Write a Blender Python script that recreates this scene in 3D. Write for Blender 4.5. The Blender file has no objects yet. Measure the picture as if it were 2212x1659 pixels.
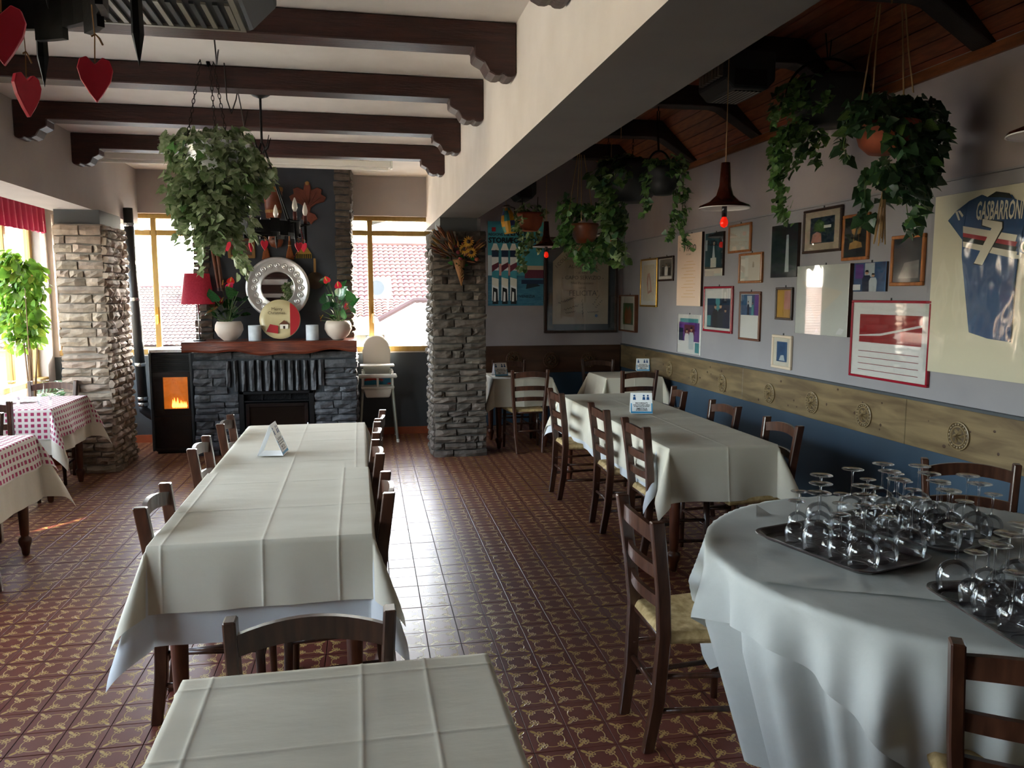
import bpy, bmesh, math, random
from mathutils import Vector, Matrix, noise, Euler
R = math.radians
random.seed(7)
SC = bpy.context.scene
COL = SC.collection

# ------------------------------------------------------------------ camera
IW, IH, FPX = 2212.0, 1659.0, 1690.0
YAW, PITCH, CAMZ = R(11.1), R(6.53), 1.65
cam_data = bpy.data.cameras.new('camera'); cam = bpy.data.objects.new('camera', cam_data); COL.objects.link(cam)
cam_data.sensor_width = 36.0; cam_data.lens = 36.0 * FPX / IW; cam_data.clip_start = 0.05; cam_data.clip_end = 300
cam.location = (0, 0, CAMZ); cam.rotation_euler = (R(90) - PITCH, 0, -YAW)
SC.camera = cam
FW = Vector((math.sin(YAW) * math.cos(PITCH), math.cos(YAW) * math.cos(PITCH), -math.sin(PITCH)))
RT = Vector((math.cos(YAW), -math.sin(YAW), 0)); UP = RT.cross(FW); CP = Vector((0, 0, CAMZ))
def ray(x, y): return FW + RT * ((x - IW / 2) / FPX) - UP * ((y - IH / 2) / FPX)
def onZ(x, y, z=0.0): d = ray(x, y); return CP + d * ((z - CAMZ) / d.z)
def onY(x, y, v): d = ray(x, y); return CP + d * (v / d.y)
def onX(x, y, v): d = ray(x, y); return CP + d * (v / d.x)
def proj(p):
    d = Vector(p) - CP; w = d.dot(FW)
    return (IW / 2 + FPX * d.dot(RT) / w, IH / 2 - FPX * d.dot(UP) / w, w)

# ------------------------------------------------------------------ light
vs = SC.view_settings
vs.view_transform = 'Standard'; vs.look = 'None'; vs.gamma = 1.0; vs.use_curve_mapping = False
vs.exposure = 3.1
W = bpy.data.worlds.new('sky'); SC.world = W; W.use_nodes = True
bg = W.node_tree.nodes['Background']; bg.inputs[1].default_value = 0.8
sky = W.node_tree.nodes.new('ShaderNodeTexSky'); sky.sky_type = 'NISHITA'; sky.sun_disc = False
sky.sun_elevation = R(27); sky.sun_rotation = R(38); sky.dust_density = 2.5; sky.air_density = 1.2
hs_ = W.node_tree.nodes.new('ShaderNodeHueSaturation'); hs_.inputs['Saturation'].default_value = 0.55
W.node_tree.links.new(sky.outputs[0], hs_.inputs['Color']); W.node_tree.links.new(hs_.outputs[0], bg.inputs[0])
sun_d = bpy.data.lights.new('sun', 'SUN'); sun_d.energy = 12.0; sun_d.color = (1.0, 0.86, 0.66); sun_d.angle = R(0.6)
sun = bpy.data.objects.new('sun', sun_d); COL.objects.link(sun)
saz, sel = R(38), R(27)
sdir = Vector((math.sin(saz) * math.cos(sel), math.cos(saz) * math.cos(sel), math.sin(sel)))
sun.rotation_euler = (-sdir).to_track_quat('-Z', 'Y').to_euler(); sun.location = (12, 20, 12)
def portal(loc, rot, sx, sy):
    d = bpy.data.lights.new('window_portal', 'AREA'); d.shape = 'RECTANGLE'; d.size = sx; d.size_y = sy
    d.cycles.is_portal = True
    o = bpy.data.objects.new('window_portal', d); o.location = loc; o.rotation_euler = rot; COL.objects.link(o)

# ------------------------------------------------------------------ helpers
def S(h, k=1.0):
    h = h.lstrip('#'); o = []
    for i in (0, 2, 4):
        c = int(h[i:i + 2], 16) / 255.0
        o.append((c / 12.92 if c <= 0.04045 else ((c + 0.055) / 1.055) ** 2.4) * k)
    return (o[0], o[1], o[2], 1.0)
MATS = {}
def nn(nt, t, **kw):
    n = nt.nodes.new(t)
    for k, v in kw.items(): setattr(n, k, v)
    return n
def mat(name, col, rough=0.5, metal=0.0, col2=None, scale=8.0, stretch=(1, 1, 1), bump=None, coat=0.0, spec=0.5,
        emit=None, rnd=None, detail=4.0, fac=(0.35, 0.65), sss=0.0, coords='Object', translucent=0.0, dist=0.0, rough2=None):
    """principled material; col2 mixes in by noise, rnd=(hue,val) varies per object"""
    m = bpy.data.materials.new(name); m.use_nodes = True; nt = m.node_tree; L = nt.links.new
    b = nt.nodes['Principled BSDF']
    c1 = S(col) if isinstance(col, str) else (*col, 1)
    b.inputs['Base Color'].default_value = c1; b.inputs['Roughness'].default_value = rough
    b.inputs['Metallic'].default_value = metal; b.inputs['Specular IOR Level'].default_value = spec
    if coat: b.inputs['Coat Weight'].default_value = coat; b.inputs['Coat Roughness'].default_value = 0.06
    src = None
    tc = nn(nt, 'ShaderNodeTexCoord')
    if col2 or bump:
        mp = nn(nt, 'ShaderNodeMapping'); mp.inputs['Scale'].default_value = stretch
        L(tc.outputs[coords], mp.inputs[0])
    if col2:
        nz = nn(nt, 'ShaderNodeTexNoise'); nz.inputs['Scale'].default_value = scale; nz.inputs['Detail'].default_value = detail
        nz.inputs['Distortion'].default_value = dist
        L(mp.outputs[0], nz.inputs['Vector'])
        mr = nn(nt, 'ShaderNodeMapRange'); mr.inputs[1].default_value = fac[0]; mr.inputs[2].default_value = fac[1]
        L(nz.outputs[0], mr.inputs[0])
        mx = nn(nt, 'ShaderNodeMix', data_type='RGBA'); L(mr.outputs[0], mx.inputs[0])
        mx.inputs[6].default_value = c1; mx.inputs[7].default_value = S(col2) if isinstance(col2, str) else (*col2, 1)
        src = mx.outputs[2]
        if rough2 is not None:
            m2 = nn(nt, 'ShaderNodeMapRange'); m2.inputs[1].default_value = fac[0]; m2.inputs[2].default_value = fac[1]
            m2.inputs[3].default_value = rough; m2.inputs[4].default_value = rough2
            L(nz.outputs[0], m2.inputs[0]); L(m2.outputs[0], b.inputs['Roughness'])
    if rnd:
        oi = nn(nt, 'ShaderNodeObjectInfo'); hs = nn(nt, 'ShaderNodeHueSaturation')
        a = nn(nt, 'ShaderNodeMapRange'); a.inputs[3].default_value = 0.5 - rnd[0]; a.inputs[4].default_value = 0.5 + rnd[0]
        v = nn(nt, 'ShaderNodeMapRange'); v.inputs[3].default_value = 1 - rnd[1]; v.inputs[4].default_value = 1 + rnd[1]
        ml = nn(nt, 'ShaderNodeMath', operation='MULTIPLY'); ml.inputs[1].default_value = 7.31
        fr = nn(nt, 'ShaderNodeMath', operation='FRACT')
        L(oi.outputs['Random'], a.inputs[0]); L(oi.outputs['Random'], ml.inputs[0]); L(ml.outputs[0], fr.inputs[0]); L(fr.outputs[0], v.inputs[0])
        L(a.outputs[0], hs.inputs['Hue']); L(v.outputs[0], hs.inputs['Value'])
        if src: L(src, hs.inputs['Color'])
        else: hs.inputs['Color'].default_value = c1
        src = hs.outputs[0]
    if src: L(src, b.inputs['Base Color'])
    if bump:
        n2 = nn(nt, 'ShaderNodeTexNoise'); n2.inputs['Scale'].default_value = bump[0]; n2.inputs['Detail'].default_value = 5
        L(mp.outputs[0], n2.inputs['Vector'])
        bp = nn(nt, 'ShaderNodeBump'); bp.inputs['Strength'].default_value = bump[1]; bp.inputs['Distance'].default_value = bump[2] if len(bump) > 2 else 0.01
        L(n2.outputs[0], bp.inputs['Height']); L(bp.outputs[0], b.inputs['Normal'])
    if emit:
        b.inputs['Emission Color'].default_value = S(emit[0]); b.inputs['Emission Strength'].default_value = emit[1]
    if translucent:
        tr = nn(nt, 'ShaderNodeBsdfTranslucent'); mxs = nn(nt, 'ShaderNodeMixShader'); mxs.inputs[0].default_value = translucent
        if src: L(src, tr.inputs[0])
        else: tr.inputs[0].default_value = c1
        L(b.outputs[0], mxs.inputs[1]); L(tr.outputs[0], mxs.inputs[2]); L(mxs.outputs[0], nt.nodes['Material Output'].inputs[0])
    MATS[name] = m
    return m
def glassmat(name, tint=(1, 1, 1), base=0.04, edge=0.6, rough=0.02, power=0.35):
    m = bpy.data.materials.new(name); m.use_nodes = True; nt = m.node_tree; L = nt.links.new
    nt.nodes.remove(nt.nodes['Principled BSDF'])
    t = nn(nt, 'ShaderNodeBsdfTransparent'); t.inputs[0].default_value = (*tint, 1)
    g = nn(nt, 'ShaderNodeBsdfGlossy'); g.inputs['Roughness'].default_value = rough
    lw = nn(nt, 'ShaderNodeLayerWeight'); lw.inputs[0].default_value = power
    mr = nn(nt, 'ShaderNodeMapRange'); mr.inputs[3].default_value = base; mr.inputs[4].default_value = edge
    L(lw.outputs['Facing' if power > 0.5 else 'Fresnel'], mr.inputs[0])
    mx = nn(nt, 'ShaderNodeMixShader'); L(mr.outputs[0], mx.inputs[0]); L(t.outputs[0], mx.inputs[1]); L(g.outputs[0], mx.inputs[2])
    L(mx.outputs[0], nt.nodes['Material Output'].inputs[0]); MATS[name] = m
    return m

class MB:
    def __init__(s): s.v = []; s.f = []; s.m = []; s.uv = None; s.cur = 0
    def add(s, vs_, fs):
        o = len(s.v); s.v += [tuple(p) for p in vs_]
        for f in fs: s.f.append(tuple(i + o for i in f)); s.m.append(s.cur)
        return s
    def box(s, a, b, M=None):
        x0, y0, z0 = a; x1, y1, z1 = b
        p = [(x0, y0, z0), (x1, y0, z0), (x1, y1, z0), (x0, y1, z0), (x0, y0, z1), (x1, y0, z1), (x1, y1, z1), (x0, y1, z1)]
        if M is not None: p = [M @ Vector(q) for q in p]
        return s.add(p, [(3, 2, 1, 0), (4, 5, 6, 7), (0, 1, 5, 4), (1, 2, 6, 5), (2, 3, 7, 6), (3, 0, 4, 7)])
    def hexa(s, p): return s.add(p, [(3, 2, 1, 0), (4, 5, 6, 7), (0, 1, 5, 4), (1, 2, 6, 5), (2, 3, 7, 6), (3, 0, 4, 7)])
    def quad(s, *p): return s.add(p, [tuple(range(len(p)))])
    def tube(s, pts, r, n=8, caps=True, flat=1.0):
        pts = [Vector(p) for p in pts]; k = len(pts)
        rs = r if isinstance(r, (list, tuple)) else [r] * k
        vs_ = []; ref = None
        for i, p in enumerate(pts):
            d = (pts[min(i + 1, k - 1)] - pts[max(i - 1, 0)])
            d = d.normalized() if d.length > 1e-9 else Vector((0, 0, 1))
            if ref is None:
                ref = Vector((1, 0, 0)) if abs(d.x) < 0.8 else Vector((0, 1, 0))
            a = (ref - d * ref.dot(d)).normalized(); ref = a; b = d.cross(a)
            for j in range(n):
                t = 2 * math.pi * j / n
                vs_.append(p + a * (math.cos(t) * rs[i]) + b * (math.sin(t) * rs[i] * flat))
        fs = [(i * n + j, i * n + (j + 1) % n, (i + 1) * n + (j + 1) % n, (i + 1) * n + j) for i in range(k - 1) for j in range(n)]
        if caps: fs += [tuple(range(n - 1, -1, -1)), tuple(range((k - 1) * n, k * n))]
        return s.add(vs_, fs)
    def lathe(s, prof, n=16, M=None, caps=True):
        vs_ = []; k = len(prof)
        for r, z in prof:
            for j in range(n):
                t = 2 * math.pi * j / n; q = Vector((r * math.cos(t), r * math.sin(t), z)); vs_.append(M @ q if M is not None else q)
        fs = [(i * n + j, i * n + (j + 1) % n, (i + 1) * n + (j + 1) % n, (i + 1) * n + j) for i in range(k - 1) for j in range(n)]
        if caps:
            if prof[0][0] > 1e-5: fs.append(tuple(range(n - 1, -1, -1)))
            if prof[-1][0] > 1e-5: fs.append(tuple(range((k - 1) * n, k * n)))
        return s.add(vs_, fs)
    def prism(s, poly, t0, t1, M=None):
        """poly in local (x,z), extruded along local y from t0 to t1"""
        n = len(poly); a = [Vector((x, t0, z)) for x, z in poly] + [Vector((x, t1, z)) for x, z in poly]
        if M is not None: a = [M @ q for q in a]
        return s.add(a, [tuple(range(n)), tuple(range(2 * n - 1, n - 1, -1))] + [(i, i + n, (i + 1) % n + n, (i + 1) % n) for i in range(n)])
    def grid(s, nu, nv, fn):
        vs_ = [fn(i, j) for j in range(nv) for i in range(nu)]
        return s.add(vs_, [(j * nu + i, j * nu + i + 1, (j + 1) * nu + i + 1, (j + 1) * nu + i) for j in range(nv - 1) for i in range(nu - 1)])
    def mesh(s, name, mats, smooth=False, bev=0.0, fix=True):
        me = bpy.data.meshes.new(name); me.from_pydata(s.v, [], s.f)
        if not isinstance(mats, (list, tuple)): mats = [mats]
        for q in mats: me.materials.append(MATS[q] if isinstance(q, str) else q)
        if len(mats) > 1: me.polygons.foreach_set('material_index', s.m)
        if fix or bev:
            bm = bmesh.new(); bm.from_mesh(me)
            if bev:
                bmesh.ops.remove_doubles(bm, verts=bm.verts, dist=1e-5)
                ed = [e for e in bm.edges if len(e.link_faces) == 2 and e.calc_face_angle(0) > 0.6]
                bmesh.ops.bevel(bm, geom=ed, offset=bev, segments=1, affect='EDGES', clamp_overlap=True)
            bmesh.ops.recalc_face_normals(bm, faces=bm.faces)
            bm.to_mesh(me); bm.free()
        if smooth: me.polygons.foreach_set('use_smooth', [True] * len(me.polygons))
        me.update(); return me
    def build(s, name, mats, parent=None, smooth=False, bev=0.0, fix=True):
        return link(name, s.mesh(name, mats, smooth, bev, fix), parent)
def link(name, data, parent=None, loc=None, rot=None, scale=None):
    o = bpy.data.objects.new(name, data); COL.objects.link(o)
    if parent: o.parent = parent
    if loc is not None: o.location = loc
    if rot is not None: o.rotation_euler = rot
    if scale is not None: o.scale = scale if hasattr(scale, '__len__') else (scale,) * 3
    return o
def tag(o, label, cat, group=None):
    o['label'] = label; o['category'] = cat
    if group: o['group'] = group
    return o
def thing(name, label, cat, loc=(0, 0, 0), rz=0.0, group=None):
    o = link(name, None, None, loc, (0, 0, rz)); o.empty_display_size = 0.1
    return tag(o, label, cat, group)
def struct(name, o_or_mb, mats=None, smooth=False, bev=0.0):
    o = o_or_mb.build(name, mats, None, smooth, bev) if isinstance(o_or_mb, MB) else o_or_mb
    o['kind'] = 'structure'; return o
def copy_tree(o, loc=None, rz=None, parent=None, label=None):
    c = o.copy(); COL.objects.link(c); c.parent = parent
    if loc is not None: c.location = loc
    if rz is not None: c.rotation_euler = (0, 0, rz)
    if label: c['label'] = label
    for ch in list(o.children): copy_tree(ch, parent=c)
    return c
def text_mesh(txt, size, mat_, align='CENTER', extrude=0.0, bold=0.0, sx=1.0):
    cu = bpy.data.curves.new('t', 'FONT'); cu.body = txt; cu.size = size; cu.align_x = align; cu.align_y = 'CENTER'
    cu.extrude = extrude; cu.offset = bold; cu.resolution_u = 2
    o = bpy.data.objects.new('t', cu); COL.objects.link(o)
    dg = bpy.context.evaluated_depsgraph_get(); me = bpy.data.meshes.new_from_object(o.evaluated_get(dg))
    bpy.data.objects.remove(o); bpy.data.curves.remove(cu)
    for v in me.vertices: v.co.x *= sx
    me.materials.clear(); me.materials.append(MATS[mat_]); return me
def lettering(name, txt, size, mat_, parent, x, z, y, rot=0.0, **kw):
    """flat lettering on a local XZ plane facing -Y"""
    return link(name, text_mesh(txt, size, mat_, **kw), parent, (x, y, z), Euler((R(90), -rot, 0)))
# ------------------------------------------------------------------ materials
mat('plaster_white', '#dcd5cf', 0.9, col2='#d2cac3', scale=3, bump=(60, 0.08, 0.004))
mat('plaster_taupe', '#b0a6a0', 0.9, col2='#a89e98', scale=2.5, bump=(60, 0.08, 0.004))
mat('plaster_grey', '#8f8d92', 0.75, col2='#88868c', scale=2.5, bump=(80, 0.06, 0.004))
mat('plaster_upper', '#9a9193', 0.85, col2='#93898b', scale=2.5, bump=(80, 0.06, 0.004))
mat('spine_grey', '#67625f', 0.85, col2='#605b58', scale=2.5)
mat('paint_slate', '#3f454b', 0.6, col2='#383e44', scale=3, bump=(80, 0.05, 0.004))
mat('paint_blue', '#2d4254', 0.55, col2='#293c4d', scale=2, bump=(80, 0.05, 0.004))
mat('paint_chimney', '#33373f', 0.6, col2='#2d3138', scale=3)
mat('terracotta_skirting', '#a0502c', 0.5, col2='#8f4526', scale=6)
mat('grout', '#2e211d', 0.8)
mat('beam_wood', '#40201a', 0.45, col2='#2b130f', scale=5, stretch=(1, 9, 9), bump=(14, 0.25, 0.01))
mat('rafter_wood', '#21140f', 0.55, col2='#170d0a', scale=6, stretch=(1, 8, 8), bump=(18, 0.2, 0.01))
mat('plank_wood', '#94502e', 0.45, col2='#723a20', scale=5, stretch=(8, 1, 8), rnd=(0.008, 0.16))
mat('stone_brown', '#a08f7d', 0.85, col2='#7f7061', scale=14, rnd=(0.01, 0.18), bump=(26, 0.6, 0.012))
mat('stone_dark', '#62574d', 0.8, col2='#483f37', scale=14, rnd=(0.01, 0.22), bump=(26, 0.6, 0.012))
mat('stone_black', '#55565a', 0.62, col2='#3b3c3f', scale=16, rnd=(0.008, 0.18), bump=(28, 0.7, 0.014))
mat('mortar', '#8d847a', 0.95, bump=(40, 0.4, 0.01))
mat('mortar_dark', '#4d4843', 0.95, bump=(40, 0.4, 0.01))
mat('mortar_black', '#33373c', 0.9, bump=(40, 0.4, 0.01))
mat('stub_paint', '#4a4b4b', 0.8)
mat('chair_wood', '#4a2c1e', 0.32, col2='#331b11', scale=7, stretch=(6, 6, 1), coat=0.25)
mat('leg_wood', '#5e3320', 0.35, col2='#472314', scale=7, stretch=(6, 6, 1), coat=0.2)
mat('rush', '#c2a878', 0.75, col2='#9a8050', scale=30, bump=(60, 0.5, 0.006))
mat('cloth_beige', '#d8d1c0', 0.85, col2='#d0c8b6', scale=3, bump=(8, 0.32, 0.012), stretch=(0.7, 2.2, 1), translucent=0.2)
mat('cloth_white', '#d6d8da', 0.85, col2='#cdd0d3', scale=3, bump=(6, 0.2, 0.01), translucent=0.2)
mat('cloth_ivory', '#c4c5c0', 0.8, col2='#b8bab6', scale=4, bump=(7, 0.5, 0.014), translucent=0.15)
mat('wainscot', '#7c6a4b', 0.42, col2='#584730', scale=2.2, stretch=(1, 1, 7), coat=0.15, dist=0.6)
mat('wainscot_dark', '#4a2d1c', 0.42, col2='#38200f', scale=2.2, stretch=(1, 1, 7), coat=0.15)
mat('knot', '#3a2413', 0.5)
mat('carved', '#8c7a5a', 0.4, col2='#6f5c40', scale=20)
mat('carved_recess_shade', '#43341f', 0.5)  # darker tone painted into rosette recesses as shade, to make them look deeper
mat('carved_dark', '#5c3b25', 0.4, col2='#44280f', scale=20)
mat('frame_ochre', '#a8884a', 0.45, col2='#9a7a3e', scale=4, stretch=(6, 6, 1))
mat('black_iron', '#141416', 0.45, metal=0.6, bump=(40, 0.2, 0.004))
mat('black_gloss', '#0d0d0f', 0.18, coat=0.4)
mat('fire_glass', '#16110e', 0.12, spec=0.25)
mat('stove_grey', '#2a2c2e', 0.4, metal=0.3)
mat('steel', '#b9bcc0', 0.25, metal=1.0)
mat('pipe_black', '#1f1f22', 0.5, metal=0.3)
mat('mantel_wood', '#6e3320', 0.35, col2='#4a1e12', scale=5, stretch=(1, 8, 8), bump=(12, 0.3, 0.012), coat=0.3)
mat('red_cloth', '#8c1030', 0.8, translucent=0.12)
mat('red_shade', '#d8405a', 0.8, col2='#cc344e', scale=60, translucent=0.35)
mat('red_heart', '#e0203f', 0.5, col2='#cc1836', scale=9)
mat('raffia', '#8f6a3c', 0.8)
mat('rope', '#a98a62', 0.85, bump=(120, 0.5, 0.004))
mat('chain', '#2a2420', 0.5, metal=0.7)
mat('terracotta', '#9a4a2c', 0.7, col2='#823c24', scale=8)
mat('pot_dark', '#15171a', 0.55)
mat('pot_cream', '#cdbfb2', 0.55, col2='#c4b4a6', scale=5)
mat('porcelain', '#e4e7ea', 0.2, coat=0.5)
mat('candle_jar', '#ccd2d8', 0.5, col2='#c0c7ce', scale=20)
mat('bulb_white', '#f1eee6', 0.2, coat=0.5)
mat('bulb_red', '#ff2a10', 0.2, emit=('#ff2008', 0.06), coat=0.5)
mat('candle_brown', '#5b2119', 0.4)
mat('lamp_brown', '#3c1a12', 0.2, coat=0.6)
mat('enamel_white', '#d8d8d6', 0.25, coat=0.4)
mat('silver', '#dcdcdc', 0.34, metal=0.85, bump=(30, 0.15, 0.004))
mat('mirror', '#d8d8da', 0.01, metal=1.0)
mat('soil', '#2a2018', 0.95)
mat('leaf_ivy', '#456a34', 0.4, col2='#6d8f52', scale=22, rnd=(0.02, 0.4), fac=(0.45, 0.62), translucent=0.25, coat=0.15)
mat('leaf_pale', '#76935f', 0.4, col2='#b4c49c', scale=26, rnd=(0.02, 0.35), fac=(0.42, 0.6), translucent=0.25, coat=0.15)
mat('leaf_dark', '#2f5134', 0.4, col2='#456b47', scale=20, rnd=(0.02, 0.4), translucent=0.2, coat=0.15)
mat('leaf_ficus', '#64862a', 0.4, col2='#8fab40', scale=10, rnd=(0.03, 0.35), translucent=0.5)
mat('leaf_glossy', '#1f4a24', 0.22, col2='#2f6131', scale=8, rnd=(0.015, 0.3), translucent=0.15, coat=0.4)
mat('spathe', '#d8243f', 0.25, coat=0.4, rnd=(0.01, 0.15))
mat('spadix', '#d9b04a', 0.5)
mat('stem', '#4d6232', 0.6)
mat('stem_brown', '#6b5236', 0.75)
mat('tray', '#2a1a18', 0.35, col2='#231514', scale=20, coat=0.2)
mat('paper_white', '#f2f5f7', 0.6)
mat('card_blue', '#3e9ed0', 0.5)
mat('card_navy', '#1d4f86', 0.5)
mat('ink', '#15181c', 0.6)
mat('ink_grey', '#4c463e', 0.6)
mat('wood_orange', '#a9682f', 0.35, col2='#8a4d1f', scale=10, stretch=(3, 3, 1), coat=0.3)
mat('wood_dark', '#3a2218', 0.4, col2='#2b170f', scale=10)
mat('wood_mid', '#6d3d22', 0.4, col2='#572c17', scale=10)
mat('gold', '#b98f3e', 0.3, metal=0.8)
mat('frame_red', '#8f1228', 0.25, coat=0.4)
mat('frame_pale', '#c9b8a4', 0.4)
mat('paper_cream', '#e8e2d4', 0.7)
mat('paper_pink', '#dcc4b2', 0.7)
mat('paper_tan', '#c0b198', 0.75, col2='#b4a58c', scale=4)
mat('photo_dark', '#1e2c38', 0.5); mat('photo_blue', '#2a4a74', 0.5, col2='#4a72a0', scale=9, fac=(0.3, 0.7))
mat('photo_navy', '#172a4a', 0.5); mat('photo_teal', '#55a3aa', 0.5); mat('photo_purple', '#5c2c86', 0.5, col2='#7c48a4', scale=6)
mat('photo_green', '#3d5a2e', 0.5, col2='#577a3c', scale=12); mat('photo_orange', '#b0652c', 0.5, col2='#93501f', scale=12)
mat('photo_skin', '#d0a384', 0.5); mat('photo_grey', '#8f8f8c', 0.5, col2='#6a6a68', scale=14); mat('photo_white', '#f0f0ee', 0.5)
mat('photo_pale', '#cdd8de', 0.5); mat('photo_red', '#a61d24', 0.4); mat('photo_pinkish', '#c77f74', 0.5, col2='#d9a79c', scale=10)
mat('photo_gold', '#c89c5a', 0.5); mat('photo_sky', '#49a3b2', 0.5, col2='#3f93a4', scale=3); mat('photo_sea', '#2c6580', 0.5, col2='#417d92', scale=12, stretch=(1, 1, 5))
mat('photo_maroon', '#6e2b3e', 0.5); mat('photo_yellow', '#cfa23a', 0.5)
mat('board_white', '#e2e6e2', 0.5, col2='#dadcd6', scale=1.5)
mat('jersey_paper', '#cfc9b2', 0.5, coat=0.3)
mat('jersey_blue', '#26466e', 0.55, col2='#2c5078', scale=5, bump=(6, 0.3, 0.01), coat=0.25)
mat('jersey_white', '#d2ccb8', 0.55, coat=0.25); mat('jersey_red', '#a02a30', 0.55, coat=0.25); mat('jersey_black', '#2a2c26', 0.55, coat=0.25)
mat('unit_grey', '#2f3336', 0.5); mat('unit_light', '#7d796f', 0.4, metal=0.3); mat('unit_dark', '#121314', 0.6)
mat('screen_white', '#f0ece2', 0.5)
mat('plastic_white', '#e6e4da', 0.4); mat('tube_grey', '#b3b5a8', 0.4, metal=0.3)
mat('stripe_fabric', '#c23a2a', 0.7, col2='#2a7a9a', scale=6, stretch=(1, 1, 4), fac=(0.48, 0.52))
mat('copper', '#7a3e22', 0.4, col2='#5c2a15', scale=8); mat('bucket_rim', '#8f682e', 0.5)
mat('carved_leaf', '#6e3320', 0.45, col2='#562312', scale=10)
mat('broom', '#8a4a1c', 0.9, col2='#6d3512', scale=40, stretch=(4, 4, 0.5)); mat('brass', '#9a7c34', 0.45, metal=0.6)
mat('pan_metal', '#4a3a30', 0.4, metal=0.7)
mat('dried_brown', '#64391f', 0.85, rnd=(0.02, 0.35)); mat('dried_tan', '#86602f', 0.85, rnd=(0.02, 0.3)); mat('sunflower', '#b0801c', 0.7, rnd=(0.01, 0.2)); mat('dried_red', '#7c2a24', 0.8, rnd=(0.02, 0.3)); mat('wicker', '#7a5230', 0.8, bump=(50, 0.6, 0.01))
mat('log_wood', '#b06a34', 0.6, col2='#8c4c20', scale=8, stretch=(5, 5, 1))
mat('roof_tile', '#5a332c', 0.9, col2='#432520', scale=3, rnd=(0.015, 0.22)); mat('roof_tile_pale', '#4c3530', 0.9, col2='#3a2824', scale=1.2, rnd=(0.015, 0.2))
mat('house_cream', '#8f8672', 0.9); mat('house_white', '#9c9c98', 0.9); mat('house_grey', '#5f666c', 0.9); mat('shutter_brown', '#6b3a2a', 0.7); mat('ac_white', '#8f9292', 0.5); mat('house_pink', '#a8827a', 0.9)
mat('vase_yellow', '#c9962c', 0.4); mat('vase_blue', '#3a4a8a', 0.4); mat('vase_teal', '#3f8c8c', 0.4); mat('vase_dark', '#4a4a44', 0.5)
mat('chrome_dark', '#1c1e20', 0.2, metal=0.5)
mat('ground_out', '#8a8a86', 0.95)
mat('plaque_cream', '#d2c49a', 0.4, col2='#bfae80', scale=4, coat=0.3)
mat('cloth_yellow', '#c9a85a', 0.85, translucent=0.3)
mat('tilebase', '#5b2c25', 0.35)
glassmat('window_glass', (0.97, 0.98, 0.98), 0.03, 0.5)
glassmat('picture_glass', (1, 1, 1), 0.03, 0.5, 0.03, 0.4)
glassmat('wine_glass', (0.97, 0.985, 1.0), 0.04, 0.7, 0.015, 0.3)
glassmat('plastic_wrap', (0.98, 0.98, 0.98), 0.05, 0.5, 0.07, 0.4)

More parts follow.
